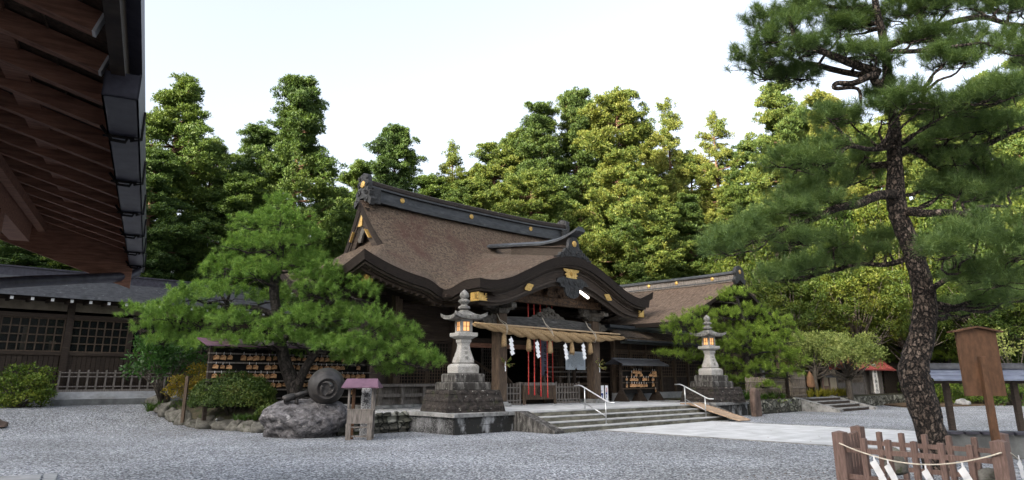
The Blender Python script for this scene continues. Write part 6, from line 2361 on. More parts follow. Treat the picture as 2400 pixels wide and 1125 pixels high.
for i, (px, py, Y, R, var, lab) in enumerate(cedars):
    x, y, z = atY(px, py, Y)
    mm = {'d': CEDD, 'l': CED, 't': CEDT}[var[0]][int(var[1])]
    g0_ = ground_at(x, y)
    place_tree('cedar_tree', mm, x, y, R / (3.4 if var[0] == 't' else 4.0), (z - g0_) / 25.3, i * 1.7, lab, 'tree', 'cedars of the wood behind the shrine')
random.seed(5)
for i in range(20):
    x = -62 + i * 6.6 + random.uniform(-2, 2)
    y = random.uniform(76, 88)
    top = random.uniform(15, 19) if x < 18 else random.uniform(17, 22)
    mm = random.choice(CEDD if x < -2 else CED + CEDD)
    place_tree('back_cedar', mm, x, y, random.uniform(1.0, 1.25), top / 25.3, i * 2.1, 'cedar in the back row of the wood, almost hidden by nearer trees', 'tree', 'back row cedars of the wood')

BRD = [broad_mesh(400 + i, mat=L_WOOD, R=(3.3, 3.3, 3.9), H=6.0, nc=230, per=520, rc=(.28, .62), leaf=(.19, .085), nm='broadleaf') for i in range(3)]
broads = [
    (1775, 500, 54, 1.05, 'yellow green leafy tree left of the black pine lower boughs'),
    (1905, 440, 56, 1.15, 'yellow green leafy tree behind the lowest left bough of the black pine'),
    (2060, 450, 54, 1.2, 'yellow green leafy tree behind the black pine trunk at mid height'),
    (2210, 430, 52, 1.15, 'yellow green leafy tree right of the black pine trunk at mid height'),
    (2350, 400, 52, 1.25, 'yellow green leafy tree at the right edge at mid height'),
    (1840, 610, 50, .95, 'low yellow green tree above the plum tree'),
    (1980, 590, 50, 1.0, 'low yellow green tree above the red roofed hut'),
    (2110, 620, 50, .95, 'low yellow green tree just left of the black pine lower trunk'),
    (2290, 600, 48, 1.05, 'low yellow green tree above the wooden signboard'),
    (2420, 590, 46, 1.0, 'low yellow green tree cut by the right edge above the shelter'),
    (1690, 560, 58, 1.0, 'leafy yellow green tree above the right end of the wing hall'),
    (1560, 600, 62, 1.0, 'shaded leafy tree right of the curved gable'),
]
for i, (px, py, Y, s_, lab) in enumerate(broads):
    x, y, z = atY(px, py, Y)
    g0_ = ground_at(x, y) + (.6 if x > 10 else 0)
    place_tree('broadleaf_tree', BRD[i % 3], x, y, s_, (z - g0_) / 9.9, i * 2.3, lab, 'tree', 'broadleaved trees of the wood')
# dark undergrowth inside the wood: nobody could count it
rng = np.random.default_rng(9)
C, Rr = [], []
for k in range(420):
    x = rng.uniform(-60, 66)
    y = rng.uniform(57, 76) if x < 14 else rng.uniform(50, 74)
    C.append((x, y, ground_at(x, y) + rng.uniform(.3, 4.2) * (1 if x > 5 else .8)))
    Rr.append(rng.uniform(.8, 1.6))
P, D = clump_leaves(rng, np.array(C), np.array(Rr), 60)
o = link('undergrowth', fast_mesh('undergrowth', leaf_verts(rng, P, D, .38, .2), 4, L_CEDAR_SHADED))
tag(o, 'dark leafy undergrowth filling the shade of the wood', 'undergrowth', None, 'stuff')

# ---- pines
def pads_to_tufts(rng, pads, Y, dens, grow=1.25):
    P, A, centres = [], [], []
    for (cx, cy, rx, ry, dy) in pads:
        Yc = Y + dy
        c = np.array(atY(cx, cy, Yc))
        sc = Yc / 1655.0
        R = np.array([rx * sc, rx * sc * .85, ry * sc]) * grow
        n = int(dens * R[0] * R[1] * 3.2 * (.5 + R[2] / R[0])) + 5
        d = unit(rng.normal(size=(n, 3)))
        d[:, 2] = np.where(d[:, 2] < -.35, -d[:, 2], d[:, 2])
        lump = 1 + .22 * np.sin(d[:, :1] * 5 + cx) * np.cos(d[:, 1:2] * 6 + cy)
        p = c + d * R * lump * (rng.random((n, 1)) ** .33)
        a = d * np.array([.9, .9, .35]) + np.array([0, 0, .75]) + rng.normal(size=(n, 3)) * .32
        P.append(p); A.append(a); centres.append((c, R))
    return np.concatenate(P), np.concatenate(A), centres


def limb(mb, p, q, r0, r1, rng, sag=.12, n=9, wig=.10, sides=7):
    p, q = np.array(p, float), np.array(q, float)
    L = np.linalg.norm(q - p)
    pts, rs = [], []
    ph = rng.uniform(0, 6.28, 3)
    for i in range(n):
        t = i / (n - 1)
        w = math.sin(math.pi * t) * wig * L
        o = np.array([math.sin(7 * t + ph[0]), math.sin(6 * t + ph[1]), .7 * math.sin(8 * t + ph[2])]) * w * .6
        x = p + (q - p) * t + o
        x[2] += math.sin(math.pi * t) * sag * L * -.3
        pts.append(tuple(x)); rs.append(r0 + (r1 - r0) * t ** .8)
    mb.tube(pts, rs, sides, True, .10, int(rng.integers(1e6)))
    return pts


def build_pine(name, label, Y, trunks, pads, dens, needle, mat, bark, seed, limbs=True, base=None, grow=1.1, r_lim=.07):
    rng = np.random.default_rng(seed)
    b0 = atY(*trunks[0][0][:2], Y) if base is None else base
    o = thing(name, label, 'tree', tuple(b0), 0)
    tk = MB()
    tpts = []
    for tr_ in trunks:
        pts, rs = [], []
        for (px, py, w, *dy) in tr_:
            Yc = Y + (dy[0] if dy else 0)
            pts.append(Vector(atY(px, py, Yc))); rs.append(w * Yc / 1655.0 / 2)
        # smooth the polyline
        P2, R2 = [], []
        for i in range(len(pts) - 1):
            p0, p1, p2, p3 = pts[max(i - 1, 0)], pts[i], pts[i + 1], pts[min(i + 2, len(pts) - 1)]
            for k in range(5):
                t = k / 5
                P2.append(.5 * ((2 * p1) + (p2 - p0) * t + (2 * p0 - 5 * p1 + 4 * p2 - p3) * t * t + (3 * p1 - p0 - 3 * p2 + p3) * t ** 3))
                R2.append(rs[i] + (rs[i + 1] - rs[i]) * t)
        P2.append(pts[-1]); R2.append(rs[-1])
        tk.tube(P2, R2, 14, True, .07, seed)
        tpts += [(np.array(p), r) for p, r in zip(P2, R2)]
    P, A, cen = pads_to_tufts(rng, pads, Y, dens, grow)
    if limbs:
        for c, R in cen:
            below = [(np.linalg.norm((p - c) * np.array([1, 1, 1.6]) + np.array([0, 0, .5])), p, r) for p, r in tpts if p[2] < c[2] + .6]
            if not below: continue
            dmin, p, r = min(below, key=lambda t: t[0])
            e = c - np.array([0, 0, R[2] * .35])
            pts = limb(tk, p, e, min(r_lim, r * .7), r_lim * .35, rng)
            for k in range(int(3 + R[0] * 3)):
                d = unit(rng.normal(size=3) * np.array([1, 1, .45]))
                q = e + d * R * np.array([.85, .85, .7])
                limb(tk, pts[-2] if k % 2 else e, q, r_lim * .32, r_lim * .1, rng, 0, 5, .14, 5)
    tk.build('trunk', bark, o)
    V = needle_verts(rng, P, A, needle[0], needle[1], needle[2]) - np.array(b0)
    c_ = link('crown', fast_mesh('pine_crown', V, 3, mat), o)
    return o


LP = [(655, 478, 34, 26, 0), (600, 528, 62, 30, .3), (670, 520, 60, 36, -.3), (705, 560, 52, 36, .2), (560, 575, 42, 26, -.4), (640, 575, 72, 34, -.6), (530, 618, 52, 30, .2),
      (500, 640, 40, 24, .6), (600, 640, 68, 34, -.9), (690, 625, 76, 36, .4), (740, 610, 34, 30, .5),
      (460, 690, 60, 32, .4), (530, 690, 66, 32, -.7), (430, 705, 34, 26, .0), (625, 700, 46, 24, 1.4), (730, 690, 70, 34, -.3), (800, 668, 62, 36, .3), (855, 690, 40, 36, -.2),
      (330, 738, 50, 26, .8), (395, 735, 60, 32, -.2), (470, 750, 70, 36, .5), (545, 755, 60, 34, -.9), (355, 770, 50, 22, .4), (430, 790, 64, 28, .9), (510, 800, 60, 26, .2),
      (745, 642, 46, 32, -.2), (785, 650, 38, 26, .0), (715, 660, 40, 26, -.6), (640, 770, 42, 24, -1.3), (480, 812, 52, 22, -.6), (560, 805, 56, 22, -1.0), (620, 800, 40, 20, -1.2), (690, 795, 50, 22, -1.0), (770, 815, 50, 22, -1.2), (840, 845, 60, 26, -.6), (380, 800, 44, 20, .2), (710, 750, 70, 34, -.9), (785, 740, 70, 34, .2), (860, 760, 64, 38, -.4), (915, 780, 56, 40, .2), (960, 795, 34, 34, .0),
      (740, 800, 56, 24, .6), (820, 810, 70, 32, -.8), (900, 830, 70, 36, .1), (960, 840, 60, 36, -.3), (1005, 855, 38, 28, 0), (930, 870, 50, 18, .3), (680, 830, 36, 18, .9), (580, 830, 40, 20, .8)]
build_pine('garden_pine', 'broad layered garden pine with several trunks left of the hall, behind the mallet', 25.2,
           [[(700, 960, 38), (686, 900, 33), (668, 850, 29), (655, 795, 26), (648, 730, 23), (642, 670, 22), (655, 610, 18), (660, 550, 12), (658, 490, 6)],
            [(575, 950, 38, .6), (560, 880, 32, .6), (545, 830, 26, .6), (543, 770, 20, .6), (535, 715, 14, .6)],
            [(690, 930, 22), (712, 870, 20, -.2), (745, 825, 17, -.2), (800, 800, 14), (870, 815, 12), (940, 840, 7)],
            [(655, 800, 20), (700, 770, 16), (760, 720, 12), (810, 690, 7)], [(648, 740, 16), (590, 720, 12), (520, 720, 8)], [(545, 800, 14, .6), (470, 780, 10, .6), (400, 765, 7, .6)]],
           LP, 31, (64, .185, .013), L_PINE, BARK_L, 31, base=None, grow=1.12)

CP = [(1640, 735, 36, 20, -2.2), (1665, 770, 40, 26, -.5), (1606, 800, 34, 20, -3.0), (1690, 850, 44, 24, -.6), (1660, 870, 34, 20, .2), (1800, 815, 50, 30, -.9), (1740, 800, 50, 30, -.9), (1725, 690, 52, 20, 0), (1690, 702, 34, 12, .2), (1600, 755, 46, 26, -3.2), (1575, 775, 32, 20, -3.0), (1640, 778, 34, 24, -1.8), (1700, 738, 46, 22, -.5), (1760, 735, 60, 26, .2), (1820, 755, 46, 26, .0),
      (1660, 815, 40, 22, .8), (1720, 775, 56, 26, .2), (1785, 780, 60, 28, -.6), (1840, 795, 46, 28, .2), (1590, 832, 48, 14, -2.4), (1552, 830, 24, 10, -2.6), (1640, 845, 40, 16, 0), (1700, 820, 50, 24, -.4), (1760, 825, 60, 26, .3),
      (1825, 835, 54, 28, -.3), (1868, 845, 30, 28, .2), (1720, 862, 48, 22, .2), (1790, 865, 60, 26, -.5), (1850, 875, 40, 24, 0), (1740, 893, 50, 16, -.6), (1790, 903, 36, 14, -.7)]
build_pine('cloud_pine', 'bright green cloud pruned pine behind the right stone lantern', 36.6,
           [[(1772, 945, 26), (1768, 890, 22), (1748, 840, 19), (1755, 790, 16), (1738, 740, 12), (1728, 700, 6)], [(1755, 860, 14), (1700, 850, 10), (1640, 850, 7), (1590, 840, 4)], [(1750, 800, 12), (1690, 790, 8), (1620, 780, 5)]],
           CP, 18, (50, .22, .018), L_PINE2, BARK_L, 33, base=atY(1772, 930, 36.6), grow=.92)
build_pine('garden_pine', 'small layered pine in the garden behind the black pine trunk and the signboard', 52,
           [[(2215, 900, 18), (2222, 820, 14), (2210, 760, 9), (2215, 700, 4)]],
           [(2215, 700, 30, 12, 0), (2180, 745, 40, 14, 0), (2240, 740, 36, 14, .5), (2160, 800, 46, 14, 0), (2225, 785, 50, 16, -.4), (2260, 825, 40, 14, 0), (2195, 840, 50, 14, .2), (2130, 815, 24, 10, 0), (2110, 835, 30, 10, 0)],
           6, (80, .30, .024), L_PINE2, BARK_L, 35, base=atY(2215, 915, 52))

# the black pine in front at the right
YB = 13.2
BPT = [[(2205, 1115, 65), (2192, 1060, 62), (2172, 980, 65), (2148, 900, 68), (2142, 860, 65), (2158, 800, 58), (2168, 740, 54), (2166, 690, 51), (2152, 630, 47), (2132, 570, 45), (2108, 510, 43), (2100, 470, 45), (2098, 410, 39), (2096, 350, 34), (2098, 300, 26), (2086, 230, 25), (2078, 150, 23), (2068, 80, 20), (2052, 10, 17), (2046, -70, 13)],
       [(2108, 455, 26), (2060, 458, 24, -.4), (2010, 478, 22, -.7), (1960, 488, 19, -.9), (1905, 515, 14, -1.0), (1850, 530, 9, -1.2)],
       [(2118, 495, 22), (2170, 500, 19, -.5), (2230, 498, 16, -.7), (2300, 515, 13, -1.0), (2360, 545, 9, -1.2)],
       [(2098, 385, 20), (2050, 388, 17, .3), (2010, 400, 15, .4), (1985, 435, 11, .4), (1950, 445, 8, .4)],
       [(2108, 360, 22), (2150, 345, 18, .2), (2220, 345, 16, .3), (2300, 342, 15, .4), (2350, 320, 13, .3), (2420, 290, 9, .2)],
       [(2096, 345, 14), (2040, 350, 12, -.6), (1985, 345, 11, -.9), (1940, 390, 9, -1.0), (1890, 380, 7, -1.1)],
       [(2082, 215, 20), (2050, 190, 20, -.3), (2048, 175, 20, -.4), (2000, 195, 16, -.5), (1962, 195, 13, -.5), (1958, 207, 11, -.5), (2010, 208, 9, -.5), (2018, 248, 7, -.5)],
       [(2060, 170, 24, -.2), (2000, 150, 22, -.3), (1930, 122, 18, -.5), (1870, 95, 13, -.6), (1850, 40, 8, -.7)],
       [(2040, 180, 18, .3), (1960, 165, 16, .5), (1890, 150, 13, .6), (1830, 180, 9, .7), (1790, 185, 6, .7)],
       [(2075, 110, 20, .1), (2140, 85, 18, .3), (2220, 55, 16, .4), (2300, 40, 15, .5), (2360, 55, 11, .5), (2420, 60, 8, .5)],
       [(2090, 245, 16), (2140, 210, 16, -.4), (2165, 215, 14, -.5), (2160, 245, 11, -.5), (2220, 250, 8, -.6)],
       [(2055, 30, 14), (1990, 20, 12, .2), (1920, 10, 9, .3), (1860, -20, 6, .3)],
       [(2082, 120, 14), (2150, 120, 12, -.6), (2230, 110, 10, -.9), (2300, 100, 7, -1.0)],
       [(2165, 690, 16), (2210, 660, 12, -.6), (2260, 640, 9, -.9), (2330, 650, 6, -1.0)],
       [(2140, 600, 16), (2080, 620, 12, .3), (2010, 620, 9, .6), (1930, 640, 6, .7)]]
rngb = np.random.default_rng(41)
BP = []
def padline(pts, rx, ry, n, dy0=0, dy1=0, jit=18):
    for k in range(n):
        t = (k + .5) / n * (len(pts) - 1)
        i = min(int(t), len(pts) - 2)
        f = t - i
        BP.append((pts[i][0] + (pts[i + 1][0] - pts[i][0]) * f + rngb.uniform(-jit, jit), pts[i][1] + (pts[i + 1][1] - pts[i][1]) * f + rngb.uniform(-jit, jit) * .7, rx * rngb.uniform(.75, 1.2), ry * rngb.uniform(.75, 1.2), dy0 + (dy1 - dy0) * t / (len(pts) - 1) + rngb.uniform(-.5, .5)))
padline([(1850, 515), (1770, 520), (1720, 560), (1700, 600)], 52, 34, 7, -1.2, -1.0)
padline([(1960, 470), (1900, 500), (1840, 480)], 50, 26, 4, -.8, -1.0)
padline([(2290, 540), (2230, 570), (2180, 590)], 58, 40, 4, -1.6, -2.2)
padline([(2330, 540), (2400, 590), (2420, 560)], 50, 40, 4, -1.4, -2.0)
padline([(1985, 410), (1930, 430), (1880, 450), (1850, 460)], 46, 30, 6, .4, .2)
padline([(1980, 330), (1920, 370), (1870, 390), (1830, 370)], 46, 30, 7, -.9, -1.1)
padline([(2060, 290), (2110, 240), (2150, 230)], 56, 36, 4, -.9, -1.4)
padline([(2000, 290), (1940, 270), (1990, 320)], 46, 30, 4, -.6, -.6)
padline([(2180, 280), (2250, 260), (2330, 220), (2400, 200)], 60, 40, 8, -.8, -1.2)
padline([(2230, 320), (2300, 300), (2370, 290)], 56, 34, 6, .2, .2)
padline([(2200, 420), (2280, 420), (2360, 400), (2400, 440)], 60, 30, 7, .8, .9)
padline([(2170, 460), (2240, 450), (2330, 470)], 50, 26, 5, .4, .2)
padline([(1960, 610), (1900, 620), (1850, 650), (1820, 630)], 52, 26, 6, .6, .8)
padline([(2030, 610), (1980, 590), (1930, 570)], 46, 22, 4, .3, .3)
padline([(2230, 640), (2300, 640), (2370, 660)], 56, 28, 5, -.8, -1.2)
padline([(2250, 720), (2330, 700), (2400, 690)], 56, 24, 5, .3, .3)
padline([(1800, 30), (1780, 90), (1790, 130), (1760, 165)], 46, 32, 8, .4, .6)
padline([(1840, 60), (1880, 20), (1920, -10)], 50, 34, 7, -.3, .2)
padline([(1830, 110), (1880, 130), (1940, 90)], 46, 28, 6, -.4, -.6)
padline([(1800, 160), (1850, 195), (1900, 160)], 44, 26, 6, .6, .6)
padline([(1960, 60), (2020, 60), (1990, 10)], 54, 34, 7, .2, .3)
padline([(1960, 120), (2030, 110), (2090, 150)], 46, 26, 5, .0, -.3)
padline([(2100, 30), (2160, 10), (2220, 10)], 56, 34, 7, .1, .3)
padline([(2130, 90), (2200, 90), (2280, 80)], 52, 28, 6, .3, .4)
padline([(2180, 140), (2250, 130), (2320, 120)], 52, 30, 6, -.8, -1.0)
padline([(2290, 20), (2350, 10), (2410, 20)], 50, 32, 6, .4, .5)
padline([(2330, 90), (2390, 110), (2420, 140)], 46, 26, 5, .3, .4)
padline([(2080, 200), (2040, 240), (2120, 190)], 40, 22, 4, .3, .3)
padline([(2050, 340), (2030, 370), (2010, 440)], 40, 24, 4, -.3, .4)
padline([(2150, 330), (2200, 380), (2260, 360)], 50, 26, 5, .5, .4)
padline([(1900, 560), (1850, 590), (1880, 540)], 44, 26, 4, -.8, -.9)
padline([(2080, 560), (2060, 590), (2030, 540)], 40, 22, 3, .5, .4)
b_base = atY(2205, 1100, YB)
build_pine('black_pine', 'tall leaning black pine with thick cracked bark in the foreground at right', YB, BPT, BP, 36, (70, .21, .0085), L_BPINE, BARK_P, 43, base=(b_base[0], b_base[1], 0), r_lim=.045, grow=1.2)

# ---- plum tree, shrubs, garden plants
x, y, z = atY(1990, 915, 42)
pm = broad_mesh(501, R=(2.2, 1.9, 1.2), H=2.3, nc=70, per=480, leaf=(.17, .06), mat=L_PLUM, nm='plum', bark=BARK_D, rc=(.35, .7))
place_tree('plum_tree', pm, x, y, 1.0, 1.0, .4, 'pale green plum tree with whippy shoots in front of the red roofed hut', 'tree', None, .66)
x, y, z = atY(1915, 900, 41.5)
place_tree('plum_tree', pm, x, y, .8, 1.0, 2.4, 'pale green bushy tree between the cloud pine and the hut', 'tree', None, .66)

IS = 0.5
isl = MB()
ip = [(-14.6, 29.6), (-13.3, 27.4), (-12.0, 25.9), (-10.8, 25.0), (-9.3, 24.1), (-7.8, 22.9), (-6.2, 21.9), (-5.0, 21.6), (-4.3, 22.3), (-5.0, 24.0), (-6.6, 25.8), (-8.2, 27.0), (-9.5, 28.2), (-11.5, 30.0), (-13.4, 31.2)]
cxy = np.mean(ip, 0)
vs, fs = [], []
rings = (1.0, .97, .85, .6, .3)
hz = (-.05, .34, .46, .62, .72)
for r_, h in zip(rings, hz):
    for (x, y) in ip:
        vs.append((cxy[0] + (x - cxy[0]) * r_, cxy[1] + (y - cxy[1]) * r_, h + (ground_at(x, y) if h > 0 else 0) * .6 + .03 * mnoise.noise(Vector((x * 3, y * 3, r_)))))
n = len(ip)
for k in range(4):
    for i in range(n):
        j = (i + 1) % n
        fs.append((k * n + i, k * n + j, (k + 1) * n + j, (k + 1) * n + i))
fs.append(tuple(4 * n + i for i in range(n)))
isl.add(vs, fs, True)
isl.struct('garden_island', SOIL)
# edging stones, one by one
random.seed(14)
stones = [(368, 972, 29.2, .42, .36, 'pale rounded edging stone at the left tip of the garden island')]
q = MB(); c = atY(*stones[0][:3]); q.rock((0, 0, .1), (.5, .38, .34), 5, 3, .2); q.single('edging_stone', ROCK2, stones[0][5], 'stone', (0, 0, 0), 0, 'edging stones of the garden island').location = (c[0], c[1], ground_at(c[0], c[1]) + .05)
protos = []
for k in range(5):
    q = MB(); q.rock((0, 0, .10), (.44 + .06 * (k % 2), .30, .24 + .05 * (k % 3)), 20 + k, 3, .36, .7)
    protos.append(q)
k = 0
first = {}
front = ip[0:8]
for (x0, y0), (x1, y1) in zip(front[:-1], front[1:]):
    L = math.hypot(x1 - x0, y1 - y0)
    m_ = max(1, int(L / .56))
    for i in range(m_):
        t = (i + .5) / m_
        x, y = x0 + (x1 - x0) * t, y0 + (y1 - y0) * t
        if abs(x - bc[0]) < 1.2 and y < 23: continue
        pi_ = k % 5
        if pi_ not in first:
            o = protos[pi_].single('edging_stone', ROCK2, 'mossy grey edging stone in the front rim of the garden island', 'stone', (0, 0, 0), 0, 'edging stones of the garden island')
            first[pi_] = o
        else:
            o = copy_tree(first[pi_])
        o.location = (x, y, ground_at(x, y) - .02)
        o.rotation_euler = (0, 0, math.atan2(y1 - y0, x1 - x0) + random.uniform(-.4, .4))
        sc = random.uniform(.8, 1.25)
        o.scale = (sc, sc, random.uniform(.8, 1.35))
        k += 1


def dome_bush(name, label, cat, c, R, n, leaf, mat, seed, up=.3, shell=.3, stems=8):
    rng = np.random.default_rng(seed)
    o = thing(name, label, cat, (c[0], c[1], c[2] - R[2] * .3), 0)
    d = unit(rng.normal(size=(n, 3)))
    d[:, 2] = np.abs(d[:, 2]) * 1.0 - .12 * (rng.random(n) < .4)
    bump = np.array([1 + .11 * mnoise.noise(Vector((a * 3.1, b * 3.1, cc * 3.1 + seed))) + .07 * mnoise.noise(Vector((a * 8, b * 8, cc * 8 + seed))) for a, b, cc in d])[:, None]
    P = np.array(c) + d * np.array(R) * bump * (1 - shell * rng.random((n, 1)) ** 2)
    D = d * .6 + np.array([0, 0, up]) + rng.normal(size=(n, 3)) * .45
    V = leaf_verts(rng, P, D, leaf[0], leaf[1], d) - np.array(ORG[o.name])
    link('foliage', fast_mesh(name + '_foliage', V, 4, mat), o)
    q = MB()
    for k in range(stems):
        a = rng.uniform(0, 6.28)
        e = (c[0] + R[0] * .75 * math.cos(a), c[1] + R[1] * .75 * math.sin(a), c[2] + R[2] * rng.uniform(.2, .8))
        q.tube([(c[0] + .1 * math.cos(a), c[1] + .1 * math.sin(a), c[2] - R[2] * .45), ((c[0] + e[0]) / 2, (c[1] + e[1]) / 2, (c[2] + e[2]) / 2 - .05), e], [.03, .02, .008], 5)
    q.build('stem', BARK_D, o)
    return o


def loose_bush(name, label, cat, base, spread, H, nc, rc, per, leaf, mat, seed, z0=.25, bark=None):
    rng = np.random.default_rng(seed)
    o = thing(name, label, cat, base, 0)
    C, Rr = [], []
    q = MB()
    for k in range(nc):
        a = rng.uniform(0, 6.28); r_ = math.sqrt(rng.random())
        h = H * (z0 + (1 - z0) * rng.random() * (1 - .45 * r_ * r_))
        c = (base[0] + spread * r_ * math.cos(a), base[1] + spread * .8 * r_ * math.sin(a), base[2] + h)
        C.append(c); Rr.append(rng.uniform(*rc))
        if k % 2 == 0: q.tube([(base[0], base[1], base[2] - .1), (base[0] + (c[0] - base[0]) * .35, base[1] + (c[1] - base[1]) * .35, base[2] + h * .55), c], [.03, .02, .006], 5)
    P, D = clump_leaves(rng, np.array(C), np.array(Rr), per, .7, .35, -.6)
    V = leaf_verts(rng, P, D, leaf[0], leaf[1], clump_leaves.last, .8) - np.array(base)
    link('foliage', fast_mesh(name + '_foliage', V, 4, mat), o)
    q.build('stem', bark or BARK_D, o)
    return o


c = atY(548, 925, 24.7)
dome_bush('clipped_azalea', 'round clipped dark green azalea left of the boulder', 'shrub', (c[0], c[1], c[2] - .26), (1.45, 1.2, 1.02), 19000, (.075, .045), L_AZAL, 3)
c = atY(640, 962, 23.3)
dome_bush('low_shrub', 'small low dark shrub tucked between the azalea and the boulder', 'shrub', (c[0], c[1], c[2] - .1), (.55, .4, .3), 2500, (.07, .045), L_AZAL, 5)
c = atY(455, 950, 26.4)
loose_bush('yellowing_shrub', 'yellow and orange leaved shrub behind the wooden stake', 'shrub', (c[0], c[1], .55), .95, 1.7, 44, (.18, .36), 900, (.085, .05), L_YELL, 7)
c = atY(500, 930, 26.8)
loose_bush('yellowing_shrub', 'low yellow green shrub between the pine stems and the azalea', 'shrub', (c[0], c[1], .6), .8, 1.75, 30, (.16, .3), 900, (.085, .05), L_YELL, 8)
c = atY(385, 930, 28.0)
loose_bush('broadleaf_sapling', 'young tree with glossy drooping leaves under the left end of the garden pine', 'sapling', (c[0], c[1], .55), 1.35, 2.95, 54, (.28, .5), 300, (.20, .07), L_BROAD, 9, .4)
c = atY(42, 940, 27.2)
loose_bush('leafy_shrub', 'yellow green leafy shrub in front of the left building', 'shrub', (c[0], c[1], .40), 1.1, 1.9, 80, (.22, .42), 700, (.10, .06), L_SHRUB, 11, .12)
c = atY(415, 965, 27.4)


def blades(name, label, cat, spots, L, w, n, mat, seed, spread=.9):
    rng = np.random.default_rng(seed)
    base = spots[0]
    o_ = None
    Vv = []
    for s_ in spots:
        a = rng.uniform(0, 6.28, n)
        lean = rng.uniform(.1, spread, n)
        d = np.stack([np.cos(a) * lean, np.sin(a) * lean, np.ones(n)], 1)
        d = unit(d)
        l = L * rng.uniform(.6, 1.15, (n, 1))
        s = unit(np.cross(d, np.array([0, 0, 1.0]))) * w * .5
        b = np.array(s_) + np.stack([np.cos(a), np.sin(a), np.zeros(n)], 1) * .04
        m_ = b + d * l * .55
        t = b + d * l + np.stack([np.cos(a) * lean, np.sin(a) * lean, -np.ones(n) * .6], 1) * l * .28
        Vv.append(np.stack([b - s * .6, b + s * .6, m_ + s, m_ - s], 1)); Vv.append(np.stack([m_ - s, m_ + s, t + s * .1, t - s * .1], 1))
    V = np.concatenate(Vv).reshape(-1, 3) - np.array(base)
    o = link(name, fast_mesh(name, V, 4, mat))
    o.location = base
    return tag(o, label, cat)


random.seed(6)
blades('fern_clump', 'green ferns and grass at the left tip of the garden island', 'fern', [(c[0] + random.uniform(-1.1, 1.1), c[1] + random.uniform(-.7, .7), .45) for _ in range(16)], .5, .035, 26, L_FERN, 3)
c = atY(600, 985, 23.4)
blades('fern_clump', 'small green ferns growing at the left foot of the boulder', 'fern', [(c[0] + random.uniform(-.7, .5), c[1] + random.uniform(-.2, .3), .34) for _ in range(12)], .28, .03, 22, L_FERN, 4)
c = atY(825, 985, 22.2)
blades('fern_clump', 'thin green grass at the right side of the boulder', 'fern', [(c[0] + random.uniform(-.15, .15), c[1] + random.uniform(-.2, .3), .1) for _ in range(5)], .5, .025, 18, L_FERN, 5)
gp = []
for _ in range(26):
    u = random.uniform(39.6, 45.6)
    p_ = S(u, 16.75 + random.uniform(0, .4), .64); gp.append(p_)
blades('yellow_lily_leaves', 'strappy yellow green leaves at the foot of the ochre standing stone', 'plant', gp, .62, .05, 18, L_BLADE, 6)
gp = [S(random.uniform(32, 36.8), 16.7 + random.uniform(0, .3), .62) for _ in range(26)]
blades('green_border_plants', 'dark green plants spilling over the wall below the bamboo fence', 'plant', gp, .5, .05, 18, L_FERN, 7)
c = S(34.8, 16.4, .55)
loose_bush('trailing_shrub', 'small green shrub hanging over the pale stone retaining wall', 'shrub', (c[0], c[1], .4), .6, .5, 16, (.12, .22), 400, (.07, .04), L_SHRUB, 15, .1)
c = atY(1700, 955, 34.5)
c = S(36.5, 18.5, .66)
loose_bush('garden_shrub', 'green shrub behind the bamboo fence', 'shrub', (c[0], c[1], .6), 1.6, 1.7, 50, (.2, .4), 600, (.10, .06), L_SHRUB, 16, .15)
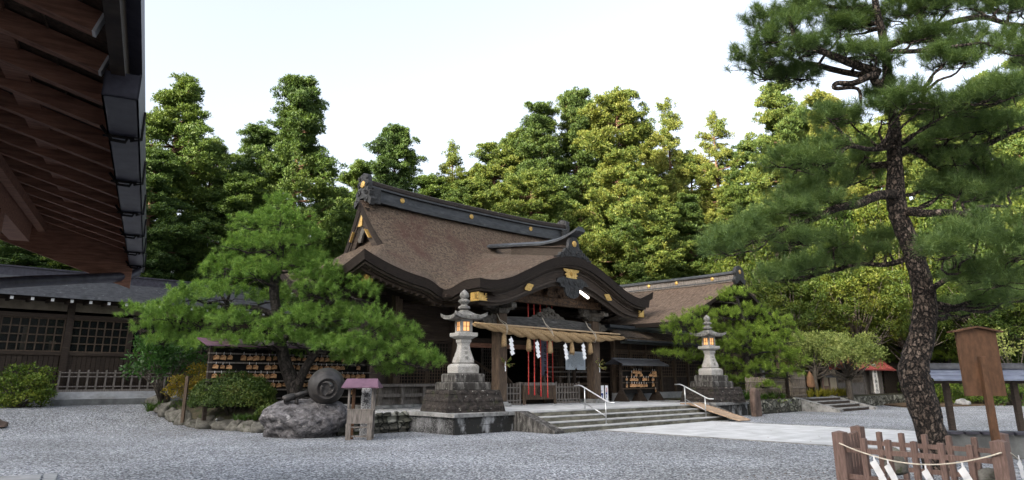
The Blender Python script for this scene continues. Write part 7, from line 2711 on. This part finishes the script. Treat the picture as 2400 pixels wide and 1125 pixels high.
# hedge and bushes beyond the shelter at the right
hd = [(2285, 905, 47, 'green hedge bush under the shelter roof, left of the signboard post'), (2370, 900, 46, 'green hedge bush beyond the shelter post at the right edge'), (2225, 900, 49, 'dark hedge bush just right of the black pine trunk')]
for i, (px, py, Y, lab) in enumerate(hd):
    p_ = atY(px, 935, Y)
    loose_bush('hedge_bush', lab, 'bush', (p_[0], p_[1], 0), 2.0, 2.0, 80, (.3, .5), 330, (.13, .08), L_SHRUB, 20 + i, .05)
p_ = atY(2390, 930, 45)
loose_bush('maple_sapling', 'thin maple with flat yellow green sprays above the shelter at the right edge', 'sapling', (p_[0], p_[1], 0), 1.6, 4.8, 26, (.3, .55), 130, (.16, .12), L_PLUM, 30, .62)
bd_ = MB()
for (a, b) in (((2130, 956), (2420, 948)),):
    A_, B_ = atG(*a), atG(*b)
    bd_.prism([(A_[0], A_[1]), (B_[0], B_[1]), (B_[0] + 4, B_[1] + 12), (A_[0] + 2, A_[1] + 12)], (0, 0, -.05), (1, 0, 0), (0, 1, 0), (0, 0, .13))
bd_.struct('leaf_litter_bed', MAT('brown leaf litter', (.05, .030, .018), (.13, .085, .05), 9, bump=.6, spots=[(4, (1, 1, 1), .55, .7, (.05, .07, .02))]))
p_ = atG(2250, 951)
q = MB(); q.rock((0, 0, .1), (.5, .35, .35), 51, 3, .2); o = q.single('pale_rock', S_CAP, 'pale rock lying at the edge of the gravel right of the black pine', 'rock', (0, 0, 0), 0); o.location = (p_[0], p_[1] - .3, 0)
p_ = atG(2222, 948)
q = MB(); q.tube([(0, 0, -.1), (-.1, 0, 1.0), (-.25, 0, 2.0)], [.12, .11, .10], 8); q.tube([(-1.2, 0, 2.02), (1.6, 0, 2.12)], .06, 6); o = q.single('leaning_prop_post', BAMB_O, 'pale wooden prop post with a crossbar right of the black pine trunk', 'post', (0, 0, 0), 0); o.location = (p_[0], p_[1], 0)

# fallen needles and leaves: nobody could count them
rng = np.random.default_rng(77)
pts = []
for (cx_, cy_, r_, n_k) in ((6.0, 11.0, 2.6, 500), (-9.5, 25.0, 4.5, 700), (-16.0, 27.0, 3.0, 260), (13.0, 34.0, 4.0, 300), (2.0, 18.0, 14.0, 420)):
    a = rng.uniform(0, 6.283, n_k); q_ = r_ * rng.random(n_k) ** .6
    for xx, yy in zip(cx_ + q_ * np.cos(a), cy_ + q_ * np.sin(a)):
        u_, v_ = rot2(xx, yy, -SROT)
        if (v_ > 14.9 and u_ > 11.0): continue
        pts.append((xx, yy, float(ground_h(np.float64(u_), np.float64(v_))) + .018))
pts = np.array(pts)
Dn = np.concatenate([rng.normal(size=(len(pts), 2)), rng.normal(size=(len(pts), 1)) * .06], 1)
Vn = leaf_verts(rng, pts, Dn, .07, .022, np.tile(np.array([0, 0, 1.0]), (len(pts), 1)), .15)
o = link('fallen_needles', fast_mesh('fallen_needles', Vn, 4, MAT('dead needles', (.07, .04, .02), (.16, .10, .05), 3, bump=0)))
tag(o, 'brown fallen needles and leaves scattered over the gravel', 'leaf litter', None, 'stuff')
